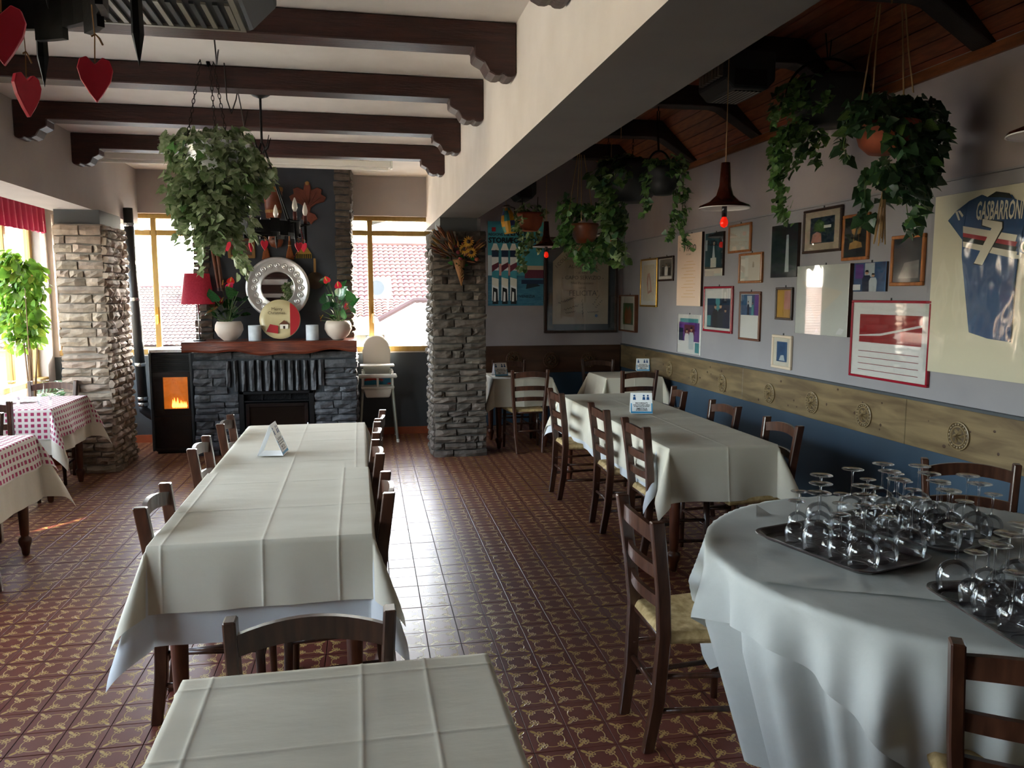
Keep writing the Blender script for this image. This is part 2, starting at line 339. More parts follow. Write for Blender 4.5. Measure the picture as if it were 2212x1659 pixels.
def fire_mat():
    m = bpy.data.materials.new('flame'); m.use_nodes = True; nt = m.node_tree; b = nt.nodes['Principled BSDF']
    b.inputs['Base Color'].default_value = (1, .45, .05, 1); b.inputs['Emission Color'].default_value = (1.0, 0.48, 0.06, 1); b.inputs['Emission Strength'].default_value = 0.7
    MATS['flame'] = m
    mat('ember', '#e0761c', 0.6, emit=('#ff8a2a', 0.05), col2='#7a3508', scale=4)
fire_mat()
def rush_mat():
    pass
def tile_material():
    m = bpy.data.materials.new('floor_tile'); m.use_nodes = True; nt = m.node_tree; L = nt.links.new; b = nt.nodes['Principled BSDF']
    uv = nn(nt, 'ShaderNodeUVMap'); sp = nn(nt, 'ShaderNodeSeparateXYZ'); L(uv.outputs[0], sp.inputs[0])
    def op(o, a, c=None, d=None):
        n = nn(nt, 'ShaderNodeMath', operation=o)
        for i, q in enumerate((a, c, d)):
            if q is None: continue
            if isinstance(q, (int, float)): n.inputs[i].default_value = q
            else: L(q, n.inputs[i])
        return n.outputs[0]
    u = op('ABSOLUTE', op('SUBTRACT', sp.outputs[0], 0.5)); v = op('ABSOLUTE', op('SUBTRACT', sp.outputs[1], 0.5))
    a = op('MULTIPLY', op('ADD', u, v), 0.70711); bb = op('MULTIPLY', op('ABSOLUTE', op('SUBTRACT', u, v)), 0.70711)
    def length(x, y): return op('SQRT', op('ADD', op('MULTIPLY', x, x), op('MULTIPLY', y, y)))
    def ell(ca, cb, ra, rb):      # <1 inside
        return length(op('DIVIDE', op('SUBTRACT', a, ca), ra), op('DIVIDE', op('SUBTRACT', bb, cb), rb))
    def inside(x, lim, soft=0.05): 
        n = nn(nt, 'ShaderNodeMapRange'); n.inputs[1].default_value = lim + soft; n.inputs[2].default_value = lim - soft; L(x, n.inputs[0]); return n.outputs[0]
    rr = length(u, v)
    ring = inside(op('ABSOLUTE', op('SUBTRACT', rr, 0.335)), 0.011, 0.004)
    ring = op('MULTIPLY', ring, op('GREATER_THAN', bb, 0.055))
    shapes = [ring,
              inside(ell(0.515, 0.0, 0.095, 0.042), 1.0, 0.12),          # outer bud
              inside(ell(0.40, 0.0, 0.10, 0.014), 1.0, 0.3),            # stem
              inside(ell(0.31, 0.0, 0.035, 0.026), 1.0, 0.2),
              inside(op('ABSOLUTE', op('SUBTRACT', ell(0.375, 0.062, 0.045, 0.04), 1.0)), 0.30, 0.12),   # curls
              inside(op('ABSOLUTE', op('SUBTRACT', ell(0.285, 0.055, 0.035, 0.035), 1.0)), 0.25, 0.12),
              inside(ell(0.245, 0.045, 0.02, 0.018), 1.0, 0.2)]
    s = shapes[0]
    for q in shapes[1:]: s = op('MAXIMUM', s, q)
    tc = nn(nt, 'ShaderNodeTexCoord'); geo = nn(nt, 'ShaderNodeNewGeometry')
    nz = nn(nt, 'ShaderNodeTexNoise'); nz.inputs['Scale'].default_value = 2.3; L(geo.outputs['Position'], nz.inputs['Vector'])
    n2 = nn(nt, 'ShaderNodeTexNoise'); n2.inputs['Scale'].default_value = 45; L(geo.outputs['Position'], n2.inputs['Vector'])
    base = nn(nt, 'ShaderNodeMix', data_type='RGBA'); L(nz.outputs[0], base.inputs[0]); base.inputs[6].default_value = S('#5f3129'); base.inputs[7].default_value = S('#6d3b30')
    mx = nn(nt, 'ShaderNodeMix', data_type='RGBA'); L(s, mx.inputs[0]); L(base.outputs[2], mx.inputs[6]); mx.inputs[7].default_value = S('#b4965c')
    L(mx.outputs[2], b.inputs['Base Color'])
    ro = op('ADD', op('MULTIPLY', s, -0.10), op('ADD', 0.31, op('MULTIPLY', nz.outputs[0], 0.14)))
    L(ro, b.inputs['Roughness']); b.inputs['Specular IOR Level'].default_value = 0.30
    bp = nn(nt, 'ShaderNodeBump'); bp.inputs['Strength'].default_value = 0.5; bp.inputs['Distance'].default_value = 0.0012
    L(op('ADD', op('MULTIPLY', s, -1.0), op('MULTIPLY', n2.outputs[0], 0.25)), bp.inputs['Height']); L(bp.outputs[0], b.inputs['Normal'])
    MATS['floor_tile'] = m
tile_material()
def check_material():
    m = bpy.data.materials.new('cloth_check'); m.use_nodes = True; nt = m.node_tree; L = nt.links.new; b = nt.nodes['Principled BSDF']
    uv = nn(nt, 'ShaderNodeUVMap'); sp = nn(nt, 'ShaderNodeSeparateXYZ'); L(uv.outputs[0], sp.inputs[0])
    def band(o):
        f = nn(nt, 'ShaderNodeMath', operation='FRACT'); d = nn(nt, 'ShaderNodeMath', operation='DIVIDE'); d.inputs[1].default_value = 0.045
        L(o, d.inputs[0]); L(d.outputs[0], f.inputs[0]); g = nn(nt, 'ShaderNodeMath', operation='LESS_THAN'); g.inputs[1].default_value = 0.55; L(f.outputs[0], g.inputs[0]); return g.outputs[0]
    ml = nn(nt, 'ShaderNodeMath', operation='MULTIPLY'); L(band(sp.outputs[0]), ml.inputs[0]); L(band(sp.outputs[1]), ml.inputs[1])
    mx = nn(nt, 'ShaderNodeMix', data_type='RGBA'); L(ml.outputs[0], mx.inputs[0]); mx.inputs[6].default_value = S('#ddd2cc'); mx.inputs[7].default_value = S('#a5305a')
    L(mx.outputs[2], b.inputs['Base Color']); b.inputs['Roughness'].default_value = 0.85
    tr = nn(nt, 'ShaderNodeBsdfTranslucent'); L(mx.outputs[2], tr.inputs[0]); ms = nn(nt, 'ShaderNodeMixShader'); ms.inputs[0].default_value = 0.2
    L(b.outputs[0], ms.inputs[1]); L(tr.outputs[0], ms.inputs[2]); L(ms.outputs[0], nt.nodes['Material Output'].inputs[0])
    MATS['cloth_check'] = m
check_material()
# ------------------------------------------------------------------ the room
BW, RB, RW, LW, NW = 9.3, 9.7, 3.36, -3.25, -2.0
SX0, SX1, SZ = 0.81, 1.20, 2.41
CZ = 3.0
def bx(name, a, b, m): return struct(name, MB().box(a, b), m)

# floor: bed of grout and individually laid tiles
floor = bx('floor', (LW - 0.3, NW - 0.3, -0.2), (RW + 0.3, RB + 0.3, -0.003), 'grout')
TS, TR = 0.1565, -0.0128
tile = MB(); e = 0.0012; hh = TS / 2 - 0.0016
tile.add([(-hh, -hh, -0.012), (hh, -hh, -0.012), (hh, hh, -0.012), (-hh, hh, -0.012),
          (-hh, -hh, -0.0005), (hh, -hh, -0.0005), (hh, hh, -0.0005), (-hh, hh, -0.0005),
          (-hh + e, -hh + e, 0), (hh - e, -hh + e, 0), (hh - e, hh - e, 0), (-hh + e, hh - e, 0)],
         [(0, 1, 5, 4), (1, 2, 6, 5), (2, 3, 7, 6), (3, 0, 4, 7), (4, 5, 9, 8), (5, 6, 10, 9), (6, 7, 11, 10), (7, 4, 8, 11), (8, 9, 10, 11)])
def tile_uv(me):
    uvl = me.uv_layers.new(name='UVMap'); n = len(tile.v)
    co = [((x + hh) / (2 * hh), (y + hh) / (2 * hh)) for x, y, z in tile.v]
    for lp in me.loops: uvl.data[lp.index].uv = co[lp.vertex_index % n]
tme = tile.mesh('tile', 'floor_tile', fix=False); tile_uv(tme)
rotm = Matrix.Rotation(TR, 2); org = Vector((0.757, 3.22))
HID = [(-0.7, 2.95, 0.0, 5.4), (-0.42, 0.5, 0.3, 1.8), (1.3, 1.7, 2.7, 2.95), (1.8, 4.3, 2.4, 6.6)]
cells = []
for i in range(-30, 22):
    for j in range(-36, 46):
        p = org + rotm @ Vector(((i + 0.5) * TS, (j + 0.5) * TS))
        if not (LW < p.x < RW and NW < p.y < RB): continue
        vis = 0.0
        if p.y > 1.0:
            X, Y, w = proj((p.x, p.y, 0))
            if 0 < X < IW and 0 < Y < IH and not any(a < p.x < c and b_ < p.y < d for a, b_, c, d in HID): vis = 1.0 / w
        cells.append((vis, p))
cells.sort(key=lambda c: -c[0])
for vis, p in cells[:300]:
    k = random.choice((0, 1, 2, 3)) * 0
    link('tile', tme, floor, (p.x, p.y, random.uniform(-0.0006, 0.0006)), (random.gauss(0, 0.0018), random.gauss(0, 0.0018), TR + random.gauss(0, 0.002)))
rest = MB()
for vis, p in cells[300:]:
    M = Matrix.Translation((p.x, p.y, random.uniform(-0.0006, 0.0006))) @ Euler((random.gauss(0, 0.0018), random.gauss(0, 0.0018), TR + random.gauss(0, 0.002))).to_matrix().to_4x4()
    rest.add([M @ Vector(q) for q in tile.v], tile.f)
rme = rest.mesh('tile_field', 'floor_tile', fix=False); tile_uv(rme)
ro = link('tile_field', rme, floor); ro['kind'] = 'stuff'

# walls with window openings
T = 0.3
def wall_openings(name, axis, at, lo, hi, z0, z1, holes, m, out):
    """wall slab on plane axis=at, thickness T towards out, with rectangular holes (a,b,zb,zt)"""
    mb = MB(); cuts = sorted(set([lo, hi] + [h[0] for h in holes] + [h[1] for h in holes]))
    def slab(a, b, c, d):
        if b - a < 1e-4 or d - c < 1e-4: return
        if axis == 'y': mb.box((a, min(at, at + out * T), c), (b, max(at, at + out * T), d))
        else: mb.box((min(at, at + out * T), a, c), (max(at, at + out * T), b, d))
    for a, b in zip(cuts, cuts[1:]):
        h = [q for q in holes if q[0] <= a + 1e-6 and q[1] >= b - 1e-6]
        if h: slab(a, b, z0, h[0][2]); slab(a, b, h[0][3], z1)
        else: slab(a, b, z0, z1)
    return struct(name, mb, m)
W1 = (-2.62, -1.58, 0.985, 2.535); W2 = (-0.40, 0.93, 0.985, 2.55)
W0 = (-3.2, -2.75, 0.985, 2.5)
wb = wall_openings('wall_back', 'y', BW, LW - 0.3, 1.0, 0.0, 3.3, [W0, W1, W2], 'plaster_taupe', 1)
struct('wall_back_dado', MB().box((LW, BW - 0.012, 0.0), (0.99, BW, 0.97)), 'paint_slate')
struct('baseboard_back', MB().box((-2.6, BW - 0.03, 0.0), (0.99, BW - 0.012, 0.085)), 'terracotta_skirting')
# right room
bx('wall_back_right', (0.99, RB, 0.0), (RW + 0.3, RB + T, 3.6), 'plaster_upper')
bx('wall_return', (0.93, BW, 0.0), (0.99, RB, 3.4), 'plaster_taupe')
bx('wall_right', (RW, NW - 0.3, 0.0), (RW + T, RB, 3.6), 'plaster_grey')
struct('wall_right_upper', MB().hexa([(RW - 0.012, NW, 2.30), (RW, NW, 2.30), (RW, RB, 2.31), (RW - 0.012, RB, 2.31), (RW - 0.03, NW, 3.0), (RW, NW, 3.0), (RW, RB, 3.0), (RW - 0.03, RB, 3.0)]), 'plaster_upper')
struct('wall_right_dado', MB().box((RW - 0.006, NW, 0.0), (RW, RB, 0.72)), 'paint_blue')
struct('wall_back_right_dado', MB().box((0.99, RB - 0.006, 0.0), (RW - 0.006, RB, 0.72)), 'paint_blue')
wall_openings('wall_left', 'x', LW, NW - 0.3, BW, 0.0, 3.3, [(0.9, 3.1, 0.95, 2.3), (3.4, 5.6, 0.72, 2.45), (5.9, 9.1, 0.72, 2.45)], 'plaster_taupe', -1)
wall_openings('wall_front', 'y', NW, LW, RW, 0.0, 3.6, [], 'plaster_taupe', -1)
# ceilings and downstand beams
bx('ceiling', (LW - 0.3, NW - 0.3, CZ), (SX0, BW, CZ + 0.25), 'plaster_white')
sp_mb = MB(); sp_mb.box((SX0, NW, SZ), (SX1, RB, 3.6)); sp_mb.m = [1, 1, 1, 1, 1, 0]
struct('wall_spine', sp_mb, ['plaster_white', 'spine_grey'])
bx('wall_soffit_left', (-2.72, NW, 2.41), (-2.33, BW, CZ), 'plaster_taupe')
bx('ceiling_bay', (LW, NW, 2.62), (-2.72, BW, 2.7), 'plaster_taupe')
# wooden ceiling of the right room: planks running along the room
wc = bx('ceiling_right', (SX1, NW - 0.3, 3.37), (RW + T, RB + T, 3.6), 'rafter_wood')
pw = 0.095
x = SX1
pl = MB().box((0, NW, 0), (pw - 0.006, RB, 0.03)).mesh('plank', 'plank_wood')
while x < 2.96: link('plank', pl, wc, (x, 0, 3.34)); x += pw
ang = math.atan2(3.34 - 2.955, RW - 0.01 - 2.95); xs, zs = 2.96, 3.335
for k in range(6): link('plank', pl, wc, (xs + k * pw * math.cos(ang), 0, zs - k * pw * math.sin(ang)), (0, ang, 0))
struct('trim_1', MB().box((RW - 0.05, NW, 2.905), (RW - 0.012, RB, 2.965)), 'plank_wood')
for k, y in enumerate((1.3, 2.55, 3.8, 5.02, 6.25, 7.53, 8.8)):
    poly = [(SX1, 3.34), (SX1, 3.16), (2.90, 3.18), (2.97, 3.165), (3.30, 2.965), (3.345, 2.95), (3.345, 3.05), (2.97, 3.34)]
    struct('ceiling_rafter', MB().prism(poly, y - 0.07, y + 0.07).build('ceiling_rafter', 'rafter_wood', None, bev=0.006))
# dark beams with carved corbel ends under the white ceiling
def beam(y, x0=-2.33, x1=SX0):
    c = [(0.0, 2.752), (0.018, 2.737), (0.052, 2.737), (0.066, 2.752), (0.08, 2.742), (0.11, 2.742), (0.14, 2.757), (0.165, 2.80), (0.195, 2.815), (0.215, 2.828), (0.215, 2.872)]
    poly = [(x1, CZ - 0.003)] + [(x1 - a, z) for a, z in c] + [(x0 + a, z) for a, z in reversed(c)] + [(x0, CZ - 0.003)]
    struct('ceiling_beam', MB().prism(poly, y - 0.075, y + 0.075).build('ceiling_beam', 'beam_wood', None, bev=0.006))
for y in (0.8, 1.9, 2.98, 4.08, 5.13, 6.26, 7.4): beam(y)

# windows: ochre frames, panes, handles
WN = [0]
def window(axis, at, a, b, z0, z1, mull, transom, out, handle=None, fw=0.05, name=None, portal_=True):
    WN[0] += 1
    root = link('window_%d' % WN[0], None); root['kind'] = 'structure'
    def bar(n, p, q, m='frame_ochre', d0=0.08, d1=0.14):
        if axis == 'y': mb = MB().box((p[0], at + d0, p[1]), (q[0], at + d1, q[1]))
        else: mb = MB().box((at - d1, p[0], p[1]), (at - d0, q[0], q[1]))
        return mb.build(n, m, root, bev=0.006 if m == 'frame_ochre' else 0)
    bar('window_sill', (a, z0 - 0.0), (b, z0 + 0.06), d0=0.0, d1=0.2)
    bar('window_frame', (a, z1 - 0.05), (b, z1)); bar('window_frame', (a, z0 + 0.06), (a + fw, z1 - 0.05)); bar('window_frame', (b - fw, z0 + 0.06), (b, z1 - 0.05))
    xs_ = [a + fw] + sum([[m_ - 0.03, m_ + 0.03] for m_ in mull], []) + [b - fw]
    for m_ in mull: bar('mullion', (m_ - 0.03, z0 + 0.06), (m_ + 0.03, z1 - 0.05))
    zz = [(z0 + 0.06, (transom - 0.03) if transom else z1 - 0.05)] + ([(transom + 0.03, z1 - 0.05)] if transom else [])
    for i in range(0, len(xs_), 2):
        if transom: bar('transom', (xs_[i], transom - 0.03), (xs_[i + 1], transom + 0.03))
        for zb, zt in zz: bar('pane', (xs_[i] + 0.001, zb + 0.001), (xs_[i + 1] - 0.001, zt - 0.001), 'window_glass', 0.108, 0.112)
    if handle:
        hb = MB(); hx, hz = handle
        hb.box((hx - 0.012, at + 0.06, hz - 0.09), (hx + 0.012, at + 0.08, hz + 0.09)); hb.tube([(hx, at + 0.06, hz), (hx, at + 0.03, hz), (hx, at + 0.03, hz - 0.10)], 0.009, 8)
        hb.build('window_handle', 'gold', root)
    if portal_:
        if axis == 'y': portal(((a + b) / 2, at + out * 0.22, (z0 + z1) / 2), (R(-90) if out > 0 else R(90), 0, 0), b - a, z1 - z0)
        else: portal((at + out * 0.22, (a + b) / 2, (z0 + z1) / 2), (0, R(90) if out > 0 else R(-90), 0), z1 - z0, b - a)
    return root
window('y', BW, *W0, [], 2.33, 1)
window('y', BW, *W1, [-2.20], 2.33, 1, (-2.20, 1.42))
window('y', BW, *W2, [0.155], 2.36, 1, (0.165, 1.42))
for a, b, zb_, zt_ in ((0.9, 3.1, 0.95, 2.3), (3.4, 5.6, 0.72, 2.45), (5.9, 9.1, 0.72, 2.45)):
    n = int(round((b - a) / 0.62)); window('x', LW, a, b, zb_, zt_, [a + (b - a) * i / n for i in range(1, n)], None, -1)

# ------------------------------------------------------------------ stone work
def stone(parent, P0, u, n, a, b, z0, z1, m, proud=0.03, name='stone', rough=0.012):
    nx = 4 if b - a > 0.09 else 3; nz = 3 if z1 - z0 < 0.2 else 5
    V = []; seed = Vector((random.random() * 99, random.random() * 99, random.random() * 99))
    for j in range(nz):
        for i in range(nx):
            s, t = i / (nx - 1), j / (nz - 1)
            eg = (i in (0, nx - 1)) + (j in (0, nz - 1))
            du = random.uniform(-1, 1) * 0.008 * (1 if 0 < i < nx - 1 else 0.4); dz = random.uniform(-1, 1) * 0.006
            d = proud + noise.noise(seed + Vector((s * 3, t * 2, 0))) * rough - (0.010 if eg == 1 else 0.020 if eg == 2 else -0.004) + random.uniform(-.004, .004)
            V.append(P0 + u * (a + (b - a) * s + du) + Vector((0, 0, z0 + (z1 - z0) * t + dz)) + n * d)
    per = [i for i in range(nx)] + [j * nx + nx - 1 for j in range(1, nz)] + [(nz - 1) * nx + i for i in range(nx - 2, -1, -1)] + [j * nx for j in range(nz - 2, 0, -1)]
    F = [(j * nx + i, j * nx + i + 1, (j + 1) * nx + i + 1, (j + 1) * nx + i) for j in range(nz - 1) for i in range(nx - 1)]
    k = len(V)
    for q in per:
        p = V[q]; V.append(p - n * ((p - P0).dot(n) + 0.015))
    m_ = len(per); F += [(per[i], k + i, k + (i + 1) % m_, per[(i + 1) % m_]) for i in range(m_)]
    return MB().add(V, F).build(name, m, parent)
def stone_face(parent, P0, u, n, w, z0, z1, m, h=(0.055, 0.085), l=(0.09, 0.34), proud=0.036, gap=0.013, over=0.02, rough=0.018):
    P0 = Vector(P0); u = Vector(u); n = Vector(n); z = z0
    while z < z1 - 0.02:
        hgt = min(random.uniform(*h), z1 - z)
        if z1 - z - hgt < 0.03: hgt = z1 - z
        x = -over * random.random()
        while x < w - 0.02:
            ln = random.uniform(*l)
            if w - x - ln < l[0] * 0.7: ln = w - x + over * random.random()
            stone(parent, P0, u, n, x, x + ln - gap, z, z + hgt - gap, m, proud + random.uniform(-0.008, 0.012), rough=rough); x += ln
        z += hgt
def pillar(x0, x1, y0, y1, zt, m, core, faces):
    o = struct('pillar', MB().box((x0, y0, 0.0), (x1, y1, zt)), core)
    if 'f' in faces: stone_face(o, (x0, y0, 0.0), (1, 0, 0), (0, -1, 0), x1 - x0, 0.0, zt, m)
    if 'r' in faces: stone_face(o, (x1, y0, 0.0), (0, 1, 0), (1, 0, 0), y1 - y0, 0.0, zt, m, l=(0.09, 0.24))
    if 'l' in faces: stone_face(o, (x0, y1, 0.0), (0, -1, 0), (-1, 0, 0), y1 - y0, 0.0, zt, m, l=(0.09, 0.24))
    return o
pillar(0.75, 1.27, 7.86, 8.42, 2.28, 'stone_dark', 'mortar_dark', 'fl')
bx('pillar_head', (0.82, 7.9, 2.28), (1.19, 8.4, SZ), 'stub_paint')
pillar(-2.64, -2.25, 7.76, 8.42, 2.28, 'stone_brown', 'mortar', 'fr')
bx('pillar_head', (-2.66, 7.8, 2.28), (-2.28, 8.45, 2.41), 'stub_paint')
# white cable conduit strips beside the pillar heads
bx('trim_2', (1.2, 7.95, 2.28), (1.235, 8.35, SZ), 'plaster_white')

# chimney breast above the mantel
chim = bx('wall_chimney', (-1.63, 8.74, 1.06), (-0.07, BW, CZ), 'paint_chimney')
stone_face(chim, (-1.66, 8.74, 0), (1, 0, 0), (0, -1, 0), 0.15, 1.18, CZ, 'stone_dark', l=(0.15, 0.2))
stone_face(chim, (-0.21, 8.74, 0), (1, 0, 0), (0, -1, 0), 0.15, 1.18, CZ, 'stone_dark', l=(0.15, 0.2))
stone_face(chim, (-0.07, 8.76, 0), (0, 1, 0), (1, 0, 0), 0.5, 1.18, CZ, 'stone_dark', l=(0.2, 0.3))
# fireplace
fp = thing('fireplace', 'black painted rough stone fireplace with wooden mantel and glass fire door', 'fireplace', (0, 0, 0))
core = MB(); core.box((-1.62, 8.39, 0.0), (-1.22, BW - 0.02, 1.055)); core.box((-0.47, 8.39, 0.0), (-0.05, BW - 0.02, 1.055)); core.box((-1.22, 8.39, 0.66), (-0.47, BW - 0.02, 1.055)); core.box((-1.22, 8.8, 0.0), (-0.47, BW - 0.02, 0.66))
core.build('masonry', 'mortar_black', fp)
U, N = Vector((1, 0, 0)), Vector((0, -1, 0)); FPo = Vector((0, 8.39, 0))
stone_face(fp, (-1.64, 8.39, 0), U, N, 0.42, 0.0, 0.64, 'stone_black', (0.06, 0.09), (0.15, 0.30), 0.035, 0.010, rough=0.02)
stone_face(fp, (-1.64, 8.39, 0), U, N, 0.30, 0.64, 0.985, 'stone_black', (0.06, 0.09), (0.13, 0.30), 0.035, 0.010, rough=0.02)
stone_face(fp, (-0.46, 8.39, 0), U, N, 0.42, 0.0, 0.64, 'stone_black', (0.06, 0.09), (0.15, 0.30), 0.035, 0.010, rough=0.02)
stone_face(fp, (-0.345, 8.39, 0), U, N, 0.31, 0.64, 0.985, 'stone_black', (0.055, 0.08), (0.11, 0.30), 0.035, 0.010, rough=0.02)
for a, b in ((-1.64, -1.28), (-1.26, -0.88), (-0.86, -0.50), (-0.49, -0.03)): stone(fp, FPo, U, N, a, b, 0.99, 1.06, 'stone_black', 0.03, rough=0.02)
xx = -1.335
for i in range(13):
    wd = random.uniform(0.05, 0.072); stone(fp, FPo, U, N, xx, xx + wd - 0.016, 0.66 + (0.05 if i in (0, 12) else 0), 0.975, 'stone_black', 0.05, rough=0.02); xx += 0.0765
stone_face(fp, (-0.05, 8.40, 0), (0, 1, 0), (1, 0, 0), 0.85, 0.0, 1.06, 'stone_black', (0.06, 0.09), (0.15, 0.3), 0.03, 0.010, rough=0.02)
# mantel beam, wavy natural lower edge
mm = MB(); nxm = 40
def mant(i, j):
    s = i / (nxm - 1); x_ = -1.72 + 1.70 * s
    zb = 1.062 + 0.018 * math.sin(s * 9.0) + 0.012 * math.sin(s * 23 + 1); y0 = 8.20 + 0.008 * math.sin(s * 17)
    return [(x_, 8.74, zb), (x_, y0 + 0.01, zb), (x_, y0, zb + 0.02), (x_, y0, 1.168), (x_, y0 + 0.012, 1.18), (x_, 8.74, 1.18), (x_, 8.74, zb)][j]
mm.grid(nxm, 7, mant); mm.quad(*[mant(0, j) for j in range(6)]); mm.quad(*[mant(nxm - 1, j) for j in range(6)])
mm.build('mantel', 'mantel_wood', fp)
ins = MB(); ins.box((-1.22, 8.36, 0.0), (-1.17, 8.5, 0.655)); ins.box((-0.52, 8.36, 0.0), (-0.47, 8.5, 0.655)); ins.box((-1.22, 8.36, 0.625), (-0.47, 8.5, 0.655)); ins.box((-1.17, 8.37, 0.54), (-0.52, 8.47, 0.56)); ins.box((-1.17, 8.37, 0.0), (-0.52, 8.47, 0.05))
ins.build('insert_frame', 'black_iron', fp, bev=0.004)
gr = MB(); gr.box((-1.17, 8.43, 0.56), (-0.52, 8.44, 0.625))
for k in range(44): 
    x_ = -1.165 + k * 0.0145; gr.tube([(x_, 8.405, 0.565), (x_ + 0.03, 8.405, 0.62)], 0.0025, 4)
for x_ in (-1.0, -0.72): gr.box((x_, 8.40, 0.56), (x_ + 0.012, 8.43, 0.625))
gr.build('vent_grille', 'black_iron', fp)
dr = MB(); dr.box((-1.16, 8.365, 0.06), (-1.12, 8.395, 0.53)); dr.box((-0.57, 8.365, 0.06), (-0.53, 8.395, 0.53)); dr.box((-1.12, 8.365, 0.49), (-0.57, 8.395, 0.53)); dr.box((-1.12, 8.365, 0.06), (-0.57, 8.395, 0.10))
door = dr.build('fire_door', 'black_gloss', fp, bev=0.004)
MB().box((-1.12, 8.378, 0.10), (-0.57, 8.384, 0.49)).build('door_glass', 'fire_glass', door)
MB().tube([(-0.535, 8.34, 0.22), (-0.535, 8.33, 0.27), (-0.535, 8.34, 0.32)], 0.012, 8).build('door_handle', 'steel', door)

# ------------------------------------------------------------------ wainscot boards with carved rosettes
def rosette_mesh(m):
    mb = MB(); r0 = 0.083; mb.cur = 1
    mb.lathe([(0, 0.0046), (0.050, 0.0046)], 24, Matrix.Rotation(R(90), 4, 'X'), caps=False); mb.lathe([(0.058, 0.0056), (0.076, 0.0056)], 24, Matrix.Rotation(R(90), 4, 'X'), caps=False); mb.cur = 0
    mb.lathe([(0, 0.004), (0.048, 0.004), (0.052, 0.012), (0.056, 0.012), (0.060, 0.005), (0.074, 0.005), (0.077, 0.012), (r0, 0.010), (r0, 0.0)], 24, Matrix.Rotation(R(90), 4, 'X'), caps=False)
    for k in range(20):
        t = 2 * math.pi * k / 20; c = Vector((0.067 * math.cos(t), -0.006, 0.067 * math.sin(t)))
        mb.lathe([(0.0075, 0), (0.006, 0.005), (0, 0.007)], 5, Matrix.Translation(c) @ Matrix.Rotation(R(90), 4, 'X'), caps=False)
    for k in range(6):
        t = 2 * math.pi * k / 6
        P = [(0, 0), (0.020, -0.010), (0.036, -0.006), (0.046, 0.008), (0.036, 0.014), (0.018, 0.006)]
        q = [Vector((x * math.cos(t) - z * math.sin(t), -0.005, x * math.sin(t) + z * math.cos(t))) for x, z in P]
        ridge = [Vector((x * math.cos(t) - z * math.sin(t), -0.018, x * math.sin(t) + z * math.cos(t))) for x, z in ((0.008, -0.001), (0.032, 0.004))]
        mb.add(q + ridge, [(0, 1, 6), (1, 2, 7, 6), (2, 3, 7), (3, 4, 7), (4, 5, 6, 7), (5, 0, 6)])
    return mb.mesh('rosette', [m, 'carved_recess_shade'])
ros, ros_d = rosette_mesh('carved'), rosette_mesh('carved_dark')
wain = link('trim_3', None); wain['kind'] = 'structure'
jy = sorted([NW, 1.4, onX(1965, 870, RW).y, onX(1610, 810, RW).y, RB - 0.03])
for a, b in zip(jy, jy[1:]): MB().box((RW - 0.024, a + 0.002, 0.72), (RW - 0.0005, b - 0.002, 1.005)).build('board', 'wainscot', wain, bev=0.003)
MB().box((RW - 0.034, NW, 1.006), (RW - 0.0005, RB - 0.04, 1.022)).build('cap_strip', 'paint_slate', wain)
for px_, py_ in ((1447, 797), (1500, 813), (1561, 829), (1663, 850), (1755, 870), (1867, 897), (2072, 942)):
    p = onX(px_, py_, RW - 0.024); link('rosette', ros, wain, (RW - 0.0243, p.y, p.z), (0, 0, R(-90)))
for k in range(46):
    y = random.uniform(2.6, 9.3); z = random.uniform(0.75, 0.98); r = random.uniform(0.005, 0.012)
    kn = MB().lathe([(r, 0), (r * 0.6, 0.0006), (0, 0.0008)], 8, Matrix.Translation((RW - 0.0242, y, z)) @ Matrix.Rotation(R(-90), 4, 'Y') @ Matrix.Diagonal((1, random.uniform(0.7, 1.8), 1, 1)), caps=False)
    kn.build('knot', 'knot', wain)
wain2 = link('trim_4', None); wain2['kind'] = 'structure'
MB().box((1.0, RB - 0.024, 0.66), (RW - 0.03, RB - 0.0005, 1.005)).build('board', 'wainscot_dark', wain2, bev=0.003)
for px_, py_ in ((1110, 776), (1190, 778), (1271, 778)):
    p = onY(px_, py_, RB - 0.024); link('rosette', ros_d, wain2, (p.x, RB - 0.0243, p.z), None, 1.25)
# thin picture rail on the right wall
struct('trim_5', MB().hexa([(RW - 0.022, NW, 2.29), (RW, NW, 2.29), (RW, RB, 2.30), (RW - 0.022, RB, 2.30), (RW - 0.022, NW, 2.302), (RW, NW, 2.302), (RW, RB, 2.312), (RW - 0.022, RB, 2.312)]), 'plaster_grey')
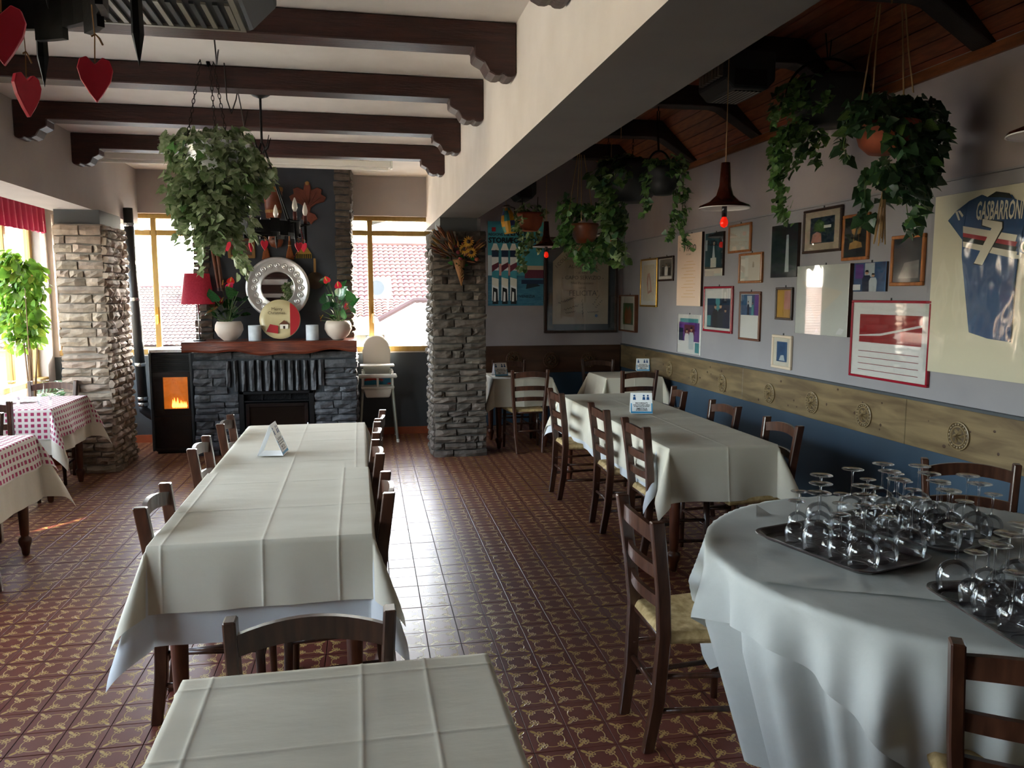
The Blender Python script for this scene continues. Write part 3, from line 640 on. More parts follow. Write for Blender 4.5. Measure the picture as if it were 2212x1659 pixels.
# ------------------------------------------------------------------ tables and cloths
TZ = 0.755
def table(label, x0, x1, y0, y1, legs=((0, 0), (1, 0), (0, 1), (1, 1)), inset=0.06):
    t = thing('dining_table', label, 'table', ((x0 + x1) / 2, (y0 + y1) / 2, 0)); w, l = (x1 - x0) / 2, (y1 - y0) / 2
    MB().box((-w, -l, TZ - 0.03), (w, l, TZ)).build('tabletop', 'leg_wood', t, bev=0.004)
    ap = MB(); i = inset + 0.015
    ap.box((-w + i, -l + i, TZ - 0.12), (w - i, -l + i + 0.02, TZ - 0.031)); ap.box((-w + i, l - i - 0.02, TZ - 0.12), (w - i, l - i, TZ - 0.031))
    ap.box((-w + i, -l + i + 0.021, TZ - 0.12), (-w + i + 0.02, l - i - 0.021, TZ - 0.031)); ap.box((w - i - 0.02, -l + i + 0.021, TZ - 0.12), (w - i, l - i - 0.021, TZ - 0.031))
    ap.build('apron', 'leg_wood', t)
    prof = [(0.0, 0), (0.017, 0), (0.022, 0.012), (0.026, 0.05), (0.036, 0.075), (0.040, 0.095), (0.036, 0.112), (0.024, 0.120), (0.022, 0.128), (0.026, 0.135), (0.028, 0.20), (0.034, 0.45), (0.038, 0.60), (0.038, TZ - 0.031)]
    me = MB().lathe(prof, 14).mesh('leg', 'leg_wood', smooth=True)
    for sx, sy in legs: link('leg', me, t, ((-1, 1)[sx] * (w - inset), (-1, 1)[sy] * (l - inset), 0))
    return t
def axis_pts(h, d, step, creases):
    p = [i * step for i in range(int(math.ceil(-(h + d) / step)), int((h + d) / step) + 1)]
    p += [-(h + d), h + d, -h, h, -h + 0.012, h - 0.012, -h - 0.015, h + 0.015]
    for c in creases: p += [c, c - 0.004, c + 0.004, c - 0.009, c + 0.009]
    p = sorted(p); o = [p[0]]
    for q in p[1:]:
        if q - o[-1] > 0.003: o.append(q)
    return o
def cloth(name, label, x0, x1, y0, y1, z, drop, m='cloth_beige', cx=(), cy=(), dropy=None, seed=0, thick=0.0, flare=0.03, cat='tablecloth', uvs=False, off=0.006, wr=1.0, group=None, ends=(1, 1), cut=None):
    """rectangular cloth over a table: pressed fold creases on top, hanging sides, pointed corner flaps"""
    w, l = (x1 - x0) / 2 + off, (y1 - y0) / 2 + off; dy = drop if dropy is None else dropy
    U_, V_ = axis_pts(w, drop, 0.026, cx), [q for q in axis_pts(l, dy, 0.026, cy) if (ends[0] or q >= -l) and (ends[1] or q <= l)]; sd = Vector((0, 0, 0)); gx, gy = (x0 + x1) / 2, (y0 + y1) / 2
    def f(u, v):
        a = max(abs(u) - w, 0.0); b = max(abs(v) - l, 0.0); su = 1 if u >= 0 else -1; sv = 1 if v >= 0 else -1
        X_, Y_, Z_ = max(-w, min(w, u)), max(-l, min(l, v)), 0.0
        n1 = noise.noise(Vector((u * 5 + gx, v * 5 + gy, seed))); n2 = noise.noise(Vector((u * 14, v * 3, 5 + seed)))
        cre = sum(math.exp(-((u - c) / 0.0038) ** 2) for c in cx) + sum(math.exp(-((v - c) / 0.0038) ** 2) for c in cy)
        if a == 0 and b == 0:
            fl = min(1, min(w - abs(u), l - abs(v)) / 0.08)
            Z_ = (0.0012 * n1 + 0.0028 * max(0, n2 - 0.25)) * wr * fl + 0.0017 * cre + 0.002
        elif a > 0 and b == 0:
            k = a / drop; fold = noise.noise(sd + Vector(((v + gy) * 4.0, 9.0 * su + gx, 1))) * 0.035 + noise.noise(sd + Vector(((v + gy) * 9.0, 4.0 * su, 2))) * 0.012
            X_ += su * (0.004 + flare * k * 0.5 + (fold + 0.012) * k * wr + 0.003 * cre); Z_ = -a * 0.99 + 0.004 * k * n1
        elif b > 0 and a == 0:
            k = b / dy; fold = noise.noise(sd + Vector(((u + gx) * 4.0, 9.0 * sv + gx, 3))) * 0.035 + noise.noise(sd + Vector(((u + gx) * 9.0, 4.0 * sv, 4))) * 0.012
            Y_ += sv * (0.004 + flare * k * 0.5 + (fold + 0.012) * k * wr + 0.003 * cre); Z_ = -b * 0.99
        else:
            r = math.hypot(a, b); th = math.atan2(b, a); s = math.sin(2 * th)
            out = r * (0.10 + 0.42 * s * s); q = math.cos(th) ** 2; k = min(1, r / drop)
            fx = (noise.noise(sd + Vector(((sv * l + gy) * 4.0, 9.0 * su + gx, 1))) * 0.035 + noise.noise(sd + Vector(((sv * l + gy) * 9.0, 4.0 * su, 2))) * 0.012 + 0.012) * wr
            fy = (noise.noise(sd + Vector(((su * w + gx) * 4.0, 9.0 * sv + gx, 3))) * 0.035 + noise.noise(sd + Vector(((su * w + gx) * 9.0, 4.0 * sv, 4))) * 0.012 + 0.012) * wr
            base = 0.004 + flare * 0.5 * k
            ox = (base + fx * k) * q + r * 0.38 * s * math.cos(th - 0.25 * (th - 0.785)); oy = (base + fy * k) * (1 - q) + r * 0.38 * s * math.sin(th)
            X_ += su * ox; Y_ += sv * oy; Z_ = -math.sqrt(max(0.0, r * r - (r * 0.38 * s) ** 2)) * (1 - 0.01 * q)
        return (X_, Y_, Z_)
    mb = MB(); nu, nv = len(U_), len(V_); mb.grid(nu, nv, lambda i, j: f(U_[i], V_[j]))
    me = mb.mesh(name, m, smooth=True, fix=False)
    if uvs:
        uvl = me.uv_layers.new(name='UVMap')
        for lp in me.loops: uvl.data[lp.index].uv = (U_[lp.vertex_index % nu] + 2, V_[lp.vertex_index // nu] + 2)
    o = link(name, me, None, ((x0 + x1) / 2, (y0 + y1) / 2, z)); return tag(o, label, cat, group)

# the long table on the fireplace side
table('long wooden dining table under cream cloths in front of the fireplace', -0.735, 0.02, 2.89, 5.50)
cloth('tablecloth', 'white under-cloth hanging lowest around the long table before the fireplace', -0.735, 0.02, 2.89, 5.50, TZ, 0.33, 'cloth_white', seed=1, off=0.004, dropy=0.36, wr=0.7, flare=0.015)
cloth('tablecloth', 'cream cloth over the far half of the table before the fireplace', -0.735, 0.02, 3.62, 5.50, TZ + 0.004, 0.24, cx=(0.0, 0.33), cy=(-0.3, 0.3, 0.62), seed=2, off=0.010, dropy=0.2, wr=0.75, ends=(0, 1))
cloth('tablecloth', 'cream cloth with pressed creases over the near half of the table before the fireplace', -0.735, 0.02, 2.89, 4.02, TZ + 0.009, 0.26, cx=(0.0, -0.345, 0.27), cy=(-0.14, 0.33), seed=3, off=0.016, dropy=0.24, wr=0.8, ends=(1, 0))
# the near table
table('small dining table under a smooth cream cloth, one chair pushed in', -0.41, 0.29, 0.62, 1.835)
cloth('tablecloth', 'smooth cream cloth with crossing creases, chair back rising behind its edge', -0.41, 0.29, 0.62, 1.835, TZ + 0.003, 0.24, cx=(-0.29, 0.05, 0.20), cy=(0.56, 0.28, -0.2), seed=4, off=0.008, wr=0.7)
# the long table on the picture-wall side
table('long wooden dining table under cream cloths beside the wall of pictures', 1.765, 2.425, 4.21, 6.70)
cloth('tablecloth', 'white under-cloth showing below the cream cloth beside the picture wall', 1.765, 2.425, 4.4, 6.70, TZ, 0.33, 'cloth_white', seed=5, off=0.004, wr=0.9, dropy=0.28, flare=0.015)
cloth('tablecloth', 'cream creased cloth on the long table beside the picture wall', 1.765, 2.425, 4.21, 6.70, TZ + 0.005, 0.27, cx=(0.02,), cy=(-0.8, -0.2, 0.35, 0.85), seed=6, off=0.012, dropy=0.32, wr=1.0)
# corner tables
table('square corner table beside the dark stone pillar under a cream cloth', 1.40, 2.03, 8.12, 8.76)
cloth('tablecloth', 'cream cloth with long corner points on the table beside the dark pillar', 1.40, 2.03, 8.12, 8.76, TZ + 0.004, 0.30, cx=(0.0,), seed=7, wr=1.3)
table('square table in the room corner under the framed certificate', 2.60, 3.22, 7.97, 8.62)
cloth('tablecloth', 'cream cloth on the table in the corner under the framed certificate', 2.60, 3.22, 7.97, 8.62, TZ + 0.004, 0.28, cx=(0.0,), seed=8, wr=1.3)
# checked tables by the left windows
table('dining table with red checked cloth beside the pale stone pillar', -3.06, -2.38, 6.64, 7.46)
cloth('tablecloth', 'cream under-cloth on the checked table by the pale stone pillar', -3.06, -2.38, 6.64, 7.46, TZ, 0.36, 'cloth_beige', seed=9, off=0.004)
cloth('tablecloth', 'red and white checked cloth on the table by the pale stone pillar', -3.06, -2.38, 6.64, 7.46, TZ + 0.005, 0.24, 'cloth_check', seed=10, off=0.010, uvs=True)
table('dining table with red checked cloth nearer the middle of the window wall', -2.92, -2.05, 4.45, 5.40)
cloth('tablecloth', 'long cream under-cloth on the checked table at the middle windows', -2.92, -2.05, 4.45, 5.40, TZ, 0.40, 'cloth_beige', seed=11, off=0.004)
cloth('tablecloth', 'red and white checked cloth on the table at the middle windows', -2.92, -2.05, 4.45, 5.40, TZ + 0.005, 0.20, 'cloth_check', seed=12, off=0.010, uvs=True)

# round table
RC, RR = Vector((1.95, 2.28)), 0.765
rt = thing('round_table', 'large round table covered to the floor, carrying trays of glasses', 'table', (RC.x, RC.y, 0))
MB().lathe([(0, TZ - 0.03), (RR, TZ - 0.03), (RR, TZ), (0, TZ)], 64).build('tabletop', 'leg_wood', rt)
for k in range(4):
    t = R(45 + 90 * k); MB().lathe([(0.0, 0), (0.02, 0), (0.02, TZ - 0.031)], 10, Matrix.Translation((0.52 * math.cos(t), 0.52 * math.sin(t), 0))).build('leg', 'black_iron', rt)
def round_map(u, v, seed, z, amp, kf, ro=0.0, taper=0.32):
    r = math.hypot(u, v); th = math.atan2(v, u); rr = RR + ro; sd = Vector((seed * 5.3, seed, 0))
    if r <= rr:
        n = noise.noise(sd + Vector((u * 6, v * 6, 0))); n2 = noise.noise(sd + Vector((u * 12, v * 5, 4)))
        return (u, v, z + 0.002 + (0.0015 * n + 0.004 * max(0, n2 - 0.3)) * min(1, (rr - r) / 0.06))
    a = r - rr; k = min(1.0, a / 0.25)
    wv = (math.sin(kf * th + 1.3 * math.sin(2 * th + seed) + seed) * 0.5 + 0.5) ** 1.4 + 0.3 * noise.noise(sd + Vector((math.cos(th) * 4, math.sin(th) * 4, a)))
    wv += 0.35 * math.sin(2.3 * kf * th + 2.0 * math.sin(3 * th))
    out = 0.006 + k * amp * wv + (0.02 + ro) * k - taper * a
    q = rr + out
    return (q * math.cos(th), q * math.sin(th), z - max(0.0, a - 0.25 * out))
uc = MB(); rings = [0.0, 0.15, 0.3, 0.45, 0.6, 0.7, 0.74, RR] + [RR + 0.012 + i * 0.035 for i in range(22)]; NS = 220
uc.grid(NS + 1, len(rings), lambda i, j: round_map(max(rings[j], 0.001) * math.cos(2 * math.pi * i / NS), max(rings[j], 0.001) * math.sin(2 * math.pi * i / NS), 1.0, TZ, 0.075, 13))
tag(link('tablecloth', uc.mesh('tablecloth', 'cloth_ivory', smooth=True, fix=False), None, (RC.x, RC.y, 0)), 'long ivory under-cloth hanging in folds to the floor around the round table', 'tablecloth')
oc = MB(); H_ = 0.95; NG = 110; ca, sa = math.cos(R(11)), math.sin(R(11))
def ovr(i, j):
    u, v = (i / (NG - 1) * 2 - 1) * H_, (j / (NG - 1) * 2 - 1) * H_
    return round_map(u * ca - v * sa, u * sa + v * ca, 1.0, TZ + 0.007, 0.075, 13, 0.016, 0.25)
oc.grid(NG, NG, ovr)
tag(link('tablecloth', oc.mesh('tablecloth', 'cloth_ivory', smooth=True, fix=False), None, (RC.x, RC.y, 0)), 'square ivory cloth with pointed corners hanging over the round table edge', 'tablecloth')
tc_ = MB(); H2 = 0.40; NG2 = 44; c2, s2 = math.cos(R(62)), math.sin(R(62))
def ovr2(i, j):
    u, v = (i / (NG2 - 1) * 2 - 1) * H2, (j / (NG2 - 1) * 2 - 1) * H2
    x_, y_ = u * c2 - v * s2 - 0.22, u * s2 + v * c2 + 0.02
    n = noise.noise(Vector((x_ * 7, y_ * 7, 3))); n2 = noise.noise(Vector((x_ * 4 + 5, y_ * 10, 8)))
    e_ = max(abs(u), abs(v)) / H2
    cr = math.exp(-(u / 0.012) ** 2) + math.exp(-((v - 0.1) / 0.012) ** 2)
    p = round_map(x_, y_, 1.0, TZ + 0.010, 0.075, 13, 0.024)
    return (p[0], p[1], p[2] + 0.002 + 0.007 * max(0, n) + 0.014 * max(0, n2 - 0.1) + 0.003 * cr + (0.035 * max(0, (u + v) / (2 * H2) - 0.93) / 0.07))
tc_.grid(NG2, NG2, ovr2)
tag(link('tablecloth', tc_.mesh('tablecloth', 'cloth_ivory', smooth=True, fix=False), None, (RC.x, RC.y, 0)), 'small wrinkled ivory top cloth with a curled corner lying on the round table', 'tablecloth')

# ------------------------------------------------------------------ chairs
def make_chair():
    """local frame: sitter looks towards +Y, backrest at y=-0.2"""
    t = thing('dining_chair', 'chair', 'chair')
    H = 0.875
    def post(sx):
        mb = MB(); prof = [(0.135, -0.235, 0.0), (0.150, -0.205, 0.20), (0.160, -0.192, 0.45), (0.175, -0.205, 0.62), (0.190, -0.238, H)]
        rings_ = []
        for (x_, y_, z_) in prof:
            w_, d_ = (0.014, 0.021) if z_ < 0.1 else (0.0155, 0.024)
            rings_.append([(sx * (x_ - w_), y_ - d_, z_), (sx * (x_ + w_), y_ - d_, z_), (sx * (x_ + w_), y_ + d_, z_), (sx * (x_ - w_), y_ + d_, z_)])
        for a, b in zip(rings_, rings_[1:]): pass
        vs_ = [p for r_ in rings_ for p in r_]; fs = [(3, 2, 1, 0), (16, 17, 18, 19)]
        for i in range(4):
            for j in range(4): fs.append((i * 4 + j, i * 4 + (j + 1) % 4, i * 4 + 4 + (j + 1) % 4, i * 4 + 4 + j))
        mb.add(vs_, fs); return mb.build('back_post', 'chair_wood', t, bev=0.004)
    post(1); post(-1)
    def slat(z0, z1, arch, x_, yb):
        mb = MB(); n = 13
        def g(i, j):
            s = i / (n - 1) * 2 - 1; y_ = yb - 0.03 * (1 - s * s); top = z1 + arch * (1 - s * s); bot = z0 + arch * 0.85 * (1 - s * s)
            return [(s * x_, y_ - 0.009, bot), (s * x_, y_ - 0.009, top), (s * x_, y_ + 0.009, top), (s * x_, y_ + 0.009, bot), (s * x_, y_ - 0.009, bot)][j]
        mb.grid(n, 5, g); return mb.build('slat', 'chair_wood', t)
    slat(0.785, 0.84, 0.022, 0.176, -0.226); slat(0.655, 0.70, 0.010, 0.165, -0.210); slat(0.545, 0.585, 0.010, 0.157, -0.198)
    for sx in (-1, 1):
        MB().tube([(sx * 0.19, 0.17, 0), (sx * 0.185, 0.165, 0.2), (sx * 0.182, 0.16, 0.44)], [0.014, 0.018, 0.019], 10).build('leg', 'chair_wood', t, smooth=True)
        for z_ in (0.16, 0.29): MB().tube([(sx * 0.147, -0.20, z_), (sx * 0.186, 0.165, z_)], 0.0105, 8).build('stretcher', 'chair_wood', t, smooth=True)
    MB().tube([(-0.185, 0.167, 0.25), (0.185, 0.167, 0.25)], 0.0105, 8).build('stretcher', 'chair_wood', t, smooth=True)
    MB().tube([(-0.150, -0.20, 0.23), (0.150, -0.20, 0.23)], 0.0105, 8).build('stretcher', 'chair_wood', t, smooth=True)
    ra = MB()
    for p, q in (((-0.15, -0.185), (-0.18, 0.16)), ((0.15, -0.185), (0.18, 0.16)), ((-0.18, 0.16), (0.18, 0.16)), ((-0.15, -0.185), (0.15, -0.185))): ra.tube([(*p, 0.425), (*q, 0.425)], 0.013, 8)
    ra.build('seat_rail', 'chair_wood', t, smooth=True)
    # rush seat: four woven triangles with cord ridges
    se = MB(); n = 57
    def hw(v): return 0.165 + (0.212 - 0.165) * v
    def g(i, j):
        s, v = i / (n - 1) * 2 - 1, j / (n - 1); x_ = s * hw(v); y_ = -0.195 + 0.405 * v; t_ = v * 2 - 1
        e_ = max(abs(s), abs(t_)); z_ = 0.462 - 0.014 * (1 - e_) ** 0.8 - 0.026 * max(0, (e_ - 0.90) / 0.10) ** 2
        k = (x_ if abs(t_) > abs(s) else y_); z_ += 0.0022 * math.sin(k * 2 * math.pi / 0.0145)
        return (x_, y_, z_)
    se.grid(n, n, g)
    bot = [g(0, 0), g(n - 1, 0), g(n - 1, n - 1), g(0, n - 1)]
    per = [g(i, 0) for i in range(n)] + [g(n - 1, j) for j in range(1, n)] + [g(i, n - 1) for i in range(n - 2, -1, -1)] + [g(0, j) for j in range(n - 2, 0, -1)]
    m_ = len(per); se.add(per + [(x_ * 0.985, y_ * 0.985, 0.418) for x_, y_, z_ in per], [(i, i + m_, (i + 1) % m_ + m_, (i + 1) % m_) for i in range(m_)] + [tuple(range(2 * m_ - 1, m_ - 1, -1))])
    se.build('seat', 'rush', t, smooth=True)
    return t
chair0 = make_chair(); chair0_used = [False]
def chair(label, x, y, rz, group=None):
    """x,y: middle of the backrest top; rz: direction (deg) the sitter faces, 0 = +Y, 90 = -X"""
    a = R(rz); d = Vector((-math.sin(a), math.cos(a))); p = Vector((x, y)) + d * 0.238
    if not chair0_used[0]:
        chair0_used[0] = True; o = chair0; o.location = (p.x, p.y, 0); o.rotation_euler = (0, 0, a); o['label'] = label
    else: o = copy_tree(chair0, (p.x, p.y, 0), a, None, label)
    o['group'] = group or 'ladder-back rush-seat chairs'
    return o
CH = 'rush-seat ladder-back chair '
# left side of the fireplace table (sitters face +X => rz=-90)
chair(CH + 'on the window side of the fireplace table, farthest from the fireplace', -0.80, 3.20, -90)
chair(CH + 'on the window side of the fireplace table, middle of three', -0.84, 4.32, -90)
chair(CH + 'on the window side of the fireplace table, closest to the fireplace', -0.83, 5.10, -90)
# right side (face -X => rz=90)
chair(CH + 'on the aisle side of the fireplace table, farthest from the fireplace', 0.105, 3.24, 90)
chair(CH + 'on the aisle side of the fireplace table, second from its near end', 0.085, 4.02, 92)
chair(CH + 'on the aisle side of the fireplace table, third from its near end', 0.095, 4.62, 88)
chair(CH + 'on the aisle side of the fireplace table, closest to the fireplace', 0.13, 5.12, 84)
chair(CH + 'pushed in behind the far edge of the small smooth-clothed table', -0.128, 1.90, 180)
# picture-wall table
chair(CH + 'on the aisle side of the picture-wall table, closest to the corner tables', 1.56, 6.12, -90)
chair(CH + 'on the aisle side of the picture-wall table, middle of three', 1.635, 5.20, -91)
chair(CH + 'on the aisle side of the picture-wall table, closest to the round table', 1.65, 4.50, -90)
chair(CH + 'between picture-wall table and blue dado, closest to the corner table', 2.60, 6.05, 80)
chair(CH + 'between picture-wall table and blue dado, middle of three', 2.58, 5.18, 92)
chair(CH + 'between picture-wall table and blue dado, closest to the round table', 2.56, 4.36, 90)
# corner tables
chair(CH + 'standing in front of the table beside the dark stone pillar', 1.735, 7.86, 2)
chair(CH + 'behind the table beside the dark stone pillar, against the wainscot', 1.75, 9.10, 178)
chair(CH + 'in front of the corner table under the certificate', 2.83, 7.60, 4)
chair(CH + 'behind the corner table under the certificate', 2.82, 9.02, 178)
# round table
chair(CH + 'at the round table, its whole rush seat showing', 0.995, 2.66, -91)
chair(CH + 'at the round table, standing against the blue dado', 2.80, 3.12, 148)
chair(CH + 'at the round table, its seat turned towards a hanging cloth corner', 1.47, 1.36, -32)
# checked tables
chair(CH + 'at the checked table by the pale pillar, back towards the middle windows', -2.71, 6.28, 0)
chair(CH + 'at the middle checked table, back towards the pale pillar', -2.52, 5.66, 180)
chair(CH + 'behind the checked table, between it and the window plants', -2.72, 7.70, 180)
chair(CH + 'under the aisle edge of the middle checked table', -2.0, 4.55, 90)
# ------------------------------------------------------------------ trays, glasses, cards on the round table
def tray(label, c, rz, w=0.44, d=0.32):
    z = TZ + 0.022; t = thing('serving_tray', label, 'tray', (c[0], c[1], z), rz, 'brown serving trays')
    def rr(w_, d_, r_, z_, n=6):
        o = []
        for cx_, cy_, a0 in ((w_ - r_, d_ - r_, 0), (-w_ + r_, d_ - r_, 90), (-w_ + r_, -d_ + r_, 180), (w_ - r_, -d_ + r_, 270)):
            for k in range(n + 1): a_ = R(a0 + 90 * k / n); o.append((cx_ + r_ * math.cos(a_), cy_ + r_ * math.sin(a_), z_))
        return o
    mb = MB(); L_ = [rr(w / 2 - 0.02, d / 2 - 0.02, 0.05, 0.0), rr(w / 2, d / 2, 0.06, 0.016), rr(w / 2 + 0.008, d / 2 + 0.008, 0.065, 0.017), rr(w / 2 + 0.006, d / 2 + 0.006, 0.063, 0.020), rr(w / 2 - 0.004, d / 2 - 0.004, 0.058, 0.019), rr(w / 2 - 0.022, d / 2 - 0.022, 0.05, 0.004)]
    n = len(L_[0]); vs_ = sum(L_, [])
    mb.add(vs_, [tuple(range(n - 1, -1, -1)), tuple(range(5 * n, 6 * n))] + [(i * n + j, i * n + (j + 1) % n, (i + 1) * n + (j + 1) % n, (i + 1) * n + j) for i in range(5) for j in range(n)])
    mb.build('tray_body', 'tray', t)
    me = MB().lathe([(0.041, 0.0), (0.0425, 0.0012), (0.044, 0.0)], 20, caps=False).mesh('cup_ring', 'tray')
    nx, ny = int((w - 0.03) / 0.096), int((d - 0.03) / 0.096)
    for i in range(nx):
        for j in range(ny): link('cup_ring', me, t, ((i - (nx - 1) / 2) * 0.098, (j - (ny - 1) / 2) * 0.098, 0.0042))
    return t
def from_corners(L_, B_, R_):
    L_, B_, R_ = [Vector(onZ(*q, TZ + 0.025)[:2]) for q in (L_, B_, R_)]
    e1, e2 = B_ - L_, R_ - B_; c = L_ + e1 / 2 + e2 / 2
    return c, math.atan2(e1.y, e1.x), e1.length, e2.length
c1, a1, w1, d1_ = from_corners((1646, 1158), (1888, 1250), (1996, 1210)); w1 += 0.02
tray('brown tray of upturned glasses at the left, beside the curled cloth corner', c1, a1, w1, max(0.34, d1_))
c3 = c1 + Vector((0.06, -0.52)); 
e1 = Vector((math.cos(a1), math.sin(a1)))
c2 = c1 + Vector((0.42, 0.14))
tray('brown tray of upturned glasses between the other two trays', c2, a1 + R(4), 0.50, 0.40)
p3 = onZ(1990, 1270, TZ + 0.025); p3b = onZ(2140, 1367, TZ + 0.025); e3 = (p3b - p3); e3.z = 0; e3.normalize()
n3 = Vector((-e3.y, e3.x, 0)); c3 = p3 + e3 * 0.225 + n3 * 0.16
tray('brown tray of upturned glasses beside the chair at the picture edge of the table', (c3.x, c3.y), math.atan2(e3.y, e3.x), 0.46, 0.32)
def glass_meshes(kr, kz):
    bowl = [(0.0318, 0.0), (0.033, 0.0), (0.0355, 0.012), (0.0385, 0.030), (0.040, 0.045), (0.038, 0.060), (0.031, 0.075), (0.019, 0.086), (0.006, 0.092)]
    stem_ = [(0.006, 0.0918), (0.0042, 0.10), (0.0032, 0.13), (0.004, 0.165), (0.007, 0.1715)]
    foot = [(0.007, 0.1715), (0.018, 0.1745), (0.0305, 0.1775), (0.0315, 0.1785), (0.0305, 0.1795), (0.0, 0.1800)]
    f = lambda P, a: [(r * a, z * kz) for r, z in P]
    return (MB().lathe(f(bowl, kr), 28, caps=False).mesh('bowl', 'wine_glass', True), MB().lathe(f(stem_, 1.0), 12, caps=False).mesh('stem', 'wine_glass', True), MB().lathe(f(foot, kr), 28).mesh('foot', 'wine_glass', True))
GM = {1.12: glass_meshes(1.28, 1.14), 0.86: glass_meshes(0.95, 0.86)}
def wine_glass(x, y, z, s, label, group):
    t = thing('wine_glass', label, 'glass', (x, y, z), 0, group); b, st, ft = GM[s]
    link('bowl', b, t); link('stem', st, t); link('foot', ft, t); return t
TRAYS = [(c1, a1, w1, max(0.34, d1_), 5, 3, 'on the tray by the curled cloth corner'), (c2, a1 + R(4), 0.50, 0.40, 5, 4, 'on the middle tray'), (Vector((c3.x, c3.y)), math.atan2(e3.y, e3.x), 0.46, 0.32, 5, 3, 'on the tray at the picture-edge chair')]
random.seed(5)
for c_, a_, w_, d_, nx_, ny_, wh in TRAYS:
    for i_ in range(nx_):
        for j_ in range(ny_):
            big_ = (i_ + j_) % 2 == 0
            if wh.startswith('on the tray by') and i_ == 0 and j_ == 0: continue
            lx = -w_ / 2 + 0.062 + (w_ - 0.124) * i_ / (nx_ - 1) + random.gauss(0, 0.0012); ly = -d_ / 2 + 0.062 + (d_ - 0.124) * j_ / (ny_ - 1) + random.gauss(0, 0.0012)
            x_, y_ = c_.x + lx * math.cos(a_) - ly * math.sin(a_), c_.y + lx * math.sin(a_) + ly * math.cos(a_)
            if (Vector((x_, y_)) - RC).length > RR - 0.04: continue
            wine_glass(x_, y_, TZ + 0.0275, 1.12 if big_ else 0.86, ('tall' if big_ else 'small') + ' clear stemmed glass standing upside down ' + wh, 'upturned %s glasses %s' % ('tall' if big_ else 'small', wh))

def tent_card(label, x, y, z, rz, s=1.0, w=0.15, h=0.145, dp=0.075, dark=False):
    t = thing('table_tent_card', label, 'card', (x, y, z), rz)
    a = math.atan2(dp, h); th = 0.0012
    mb = MB(); mb.hexa([(-w / 2, -dp, 0), (w / 2, -dp, 0), (w / 2, -dp + th, 0), (-w / 2, -dp + th, 0), (-w / 2, -th, h), (w / 2, -th, h), (w / 2, 0, h), (-w / 2, 0, h)])
    mb.hexa([(-w / 2, dp - th, 0), (w / 2, dp - th, 0), (w / 2, dp, 0), (-w / 2, dp, 0), (-w / 2, 0, h), (w / 2, 0, h), (w / 2, th, h), (-w / 2, th, h)])
    mb.box((-w / 2, -dp, 0), (w / 2, dp, 0.001)); mb.build('card', 'paper_white', t)
    L_ = math.hypot(dp, h)
    for sgn in (-1, 1):
        f = link('printed_face', None, t, (0, sgn * (dp + 0.0006), 0), (R(-90) * 0, 0, 0 if sgn < 0 else R(180)))
        f.rotation_euler = Euler((-a, 0, 0 if sgn < 0 else math.pi), 'XYZ') if sgn < 0 else Euler((-a, 0, math.pi), 'XYZ')
        q = MB(); q.cur = 0; q.quad((-w / 2, 0, 0.004), (w / 2, 0, 0.004), (w / 2, 0, L_ - 0.003), (-w / 2, 0, L_ - 0.003))
        q.cur = 1; q.quad((-w / 2 + 0.008, -0.0005, 0.018), (w / 2 - 0.008, -0.0005, 0.018), (w / 2 - 0.008, -0.0005, L_ * 0.56), (-w / 2 + 0.008, -0.0005, L_ * 0.56))
        q.quad((0.0, -0.0005, L_ * 0.62), (w / 2 - 0.008, -0.0005, L_ * 0.62), (w / 2 - 0.008, -0.0005, L_ * 0.95), (0.0, -0.0005, L_ * 0.95))
        q.quad((-w / 2 + 0.02, -0.0005, L_ * 0.64), (-0.012, -0.0005, L_ * 0.64), (-0.012, -0.0005, L_ * 0.72), (-w / 2 + 0.02, -0.0005, L_ * 0.72))
        q.cur = 2
        for cx_ in (-0.052, 0.018, 0.048):
            q.add([(cx_ + 0.008 * math.cos(k * R(60)), -0.001, L_ * 0.86 + 0.008 * math.sin(k * R(60))) for k in range(6)], [tuple(range(6))])
            q.quad((cx_ - 0.011, -0.001, L_ * 0.66), (cx_ + 0.011, -0.001, L_ * 0.66), (cx_ + 0.008, -0.001, L_ * 0.80), (cx_ - 0.008, -0.001, L_ * 0.80))
        pf = q.build('print', ['card_blue', 'paper_white', 'card_navy'], f, fix=False)
        if sgn < 0:
            for txt, sz, zz in (('RICORDATI', 0.017, 0.50), ('NON TOCCARE IL MENU', 0.011, 0.415), ('SE PRIMA NON HAI LE MANI', 0.009, 0.345), ('SMETTILA', 0.018, 0.24), ('DI PREOCCUPARTI', 0.010, 0.165)):
                link('lettering', text_mesh(txt, sz, 'ink', bold=0.0004), f, (0, -0.0012, L_ * zz), Euler((R(90), 0, 0)))
    return t
def tri_card(*a, **k): return tent_card(*a, **k)
zt = TZ + 0.013
p = onZ(588, 984, zt); tent_card('folded white and blue card seen edge-on on the table before the fireplace', p.x, p.y + 0.06, TZ + 0.014, R(84), w=0.15, h=0.17, dp=0.07)
p = onZ(1385, 894, zt); tent_card('folded blue and white notice card on the picture-wall table', p.x + 0.02, p.y + 0.06, TZ + 0.013, R(-14), w=0.16, h=0.15, dp=0.06)
p = onZ(1078, 812, zt); tent_card('folded blue and white card on the table beside the dark pillar', p.x + 0.02, p.y + 0.06, TZ + 0.011, R(10), w=0.15, h=0.14, dp=0.06)
p = onZ(1392, 801, zt); tent_card('folded blue and white card on the table under the certificate', p.x + 0.0, p.y + 0.06, TZ + 0.011, R(-14), w=0.15, h=0.14, dp=0.06)
p = onZ(2190, 1215, TZ + 0.03); tent_card('folded blue card standing behind the tall glasses on the round table', p.x + 0.16, p.y + 0.02, TZ + 0.022, R(-38), w=0.13, h=0.10, dp=0.04)
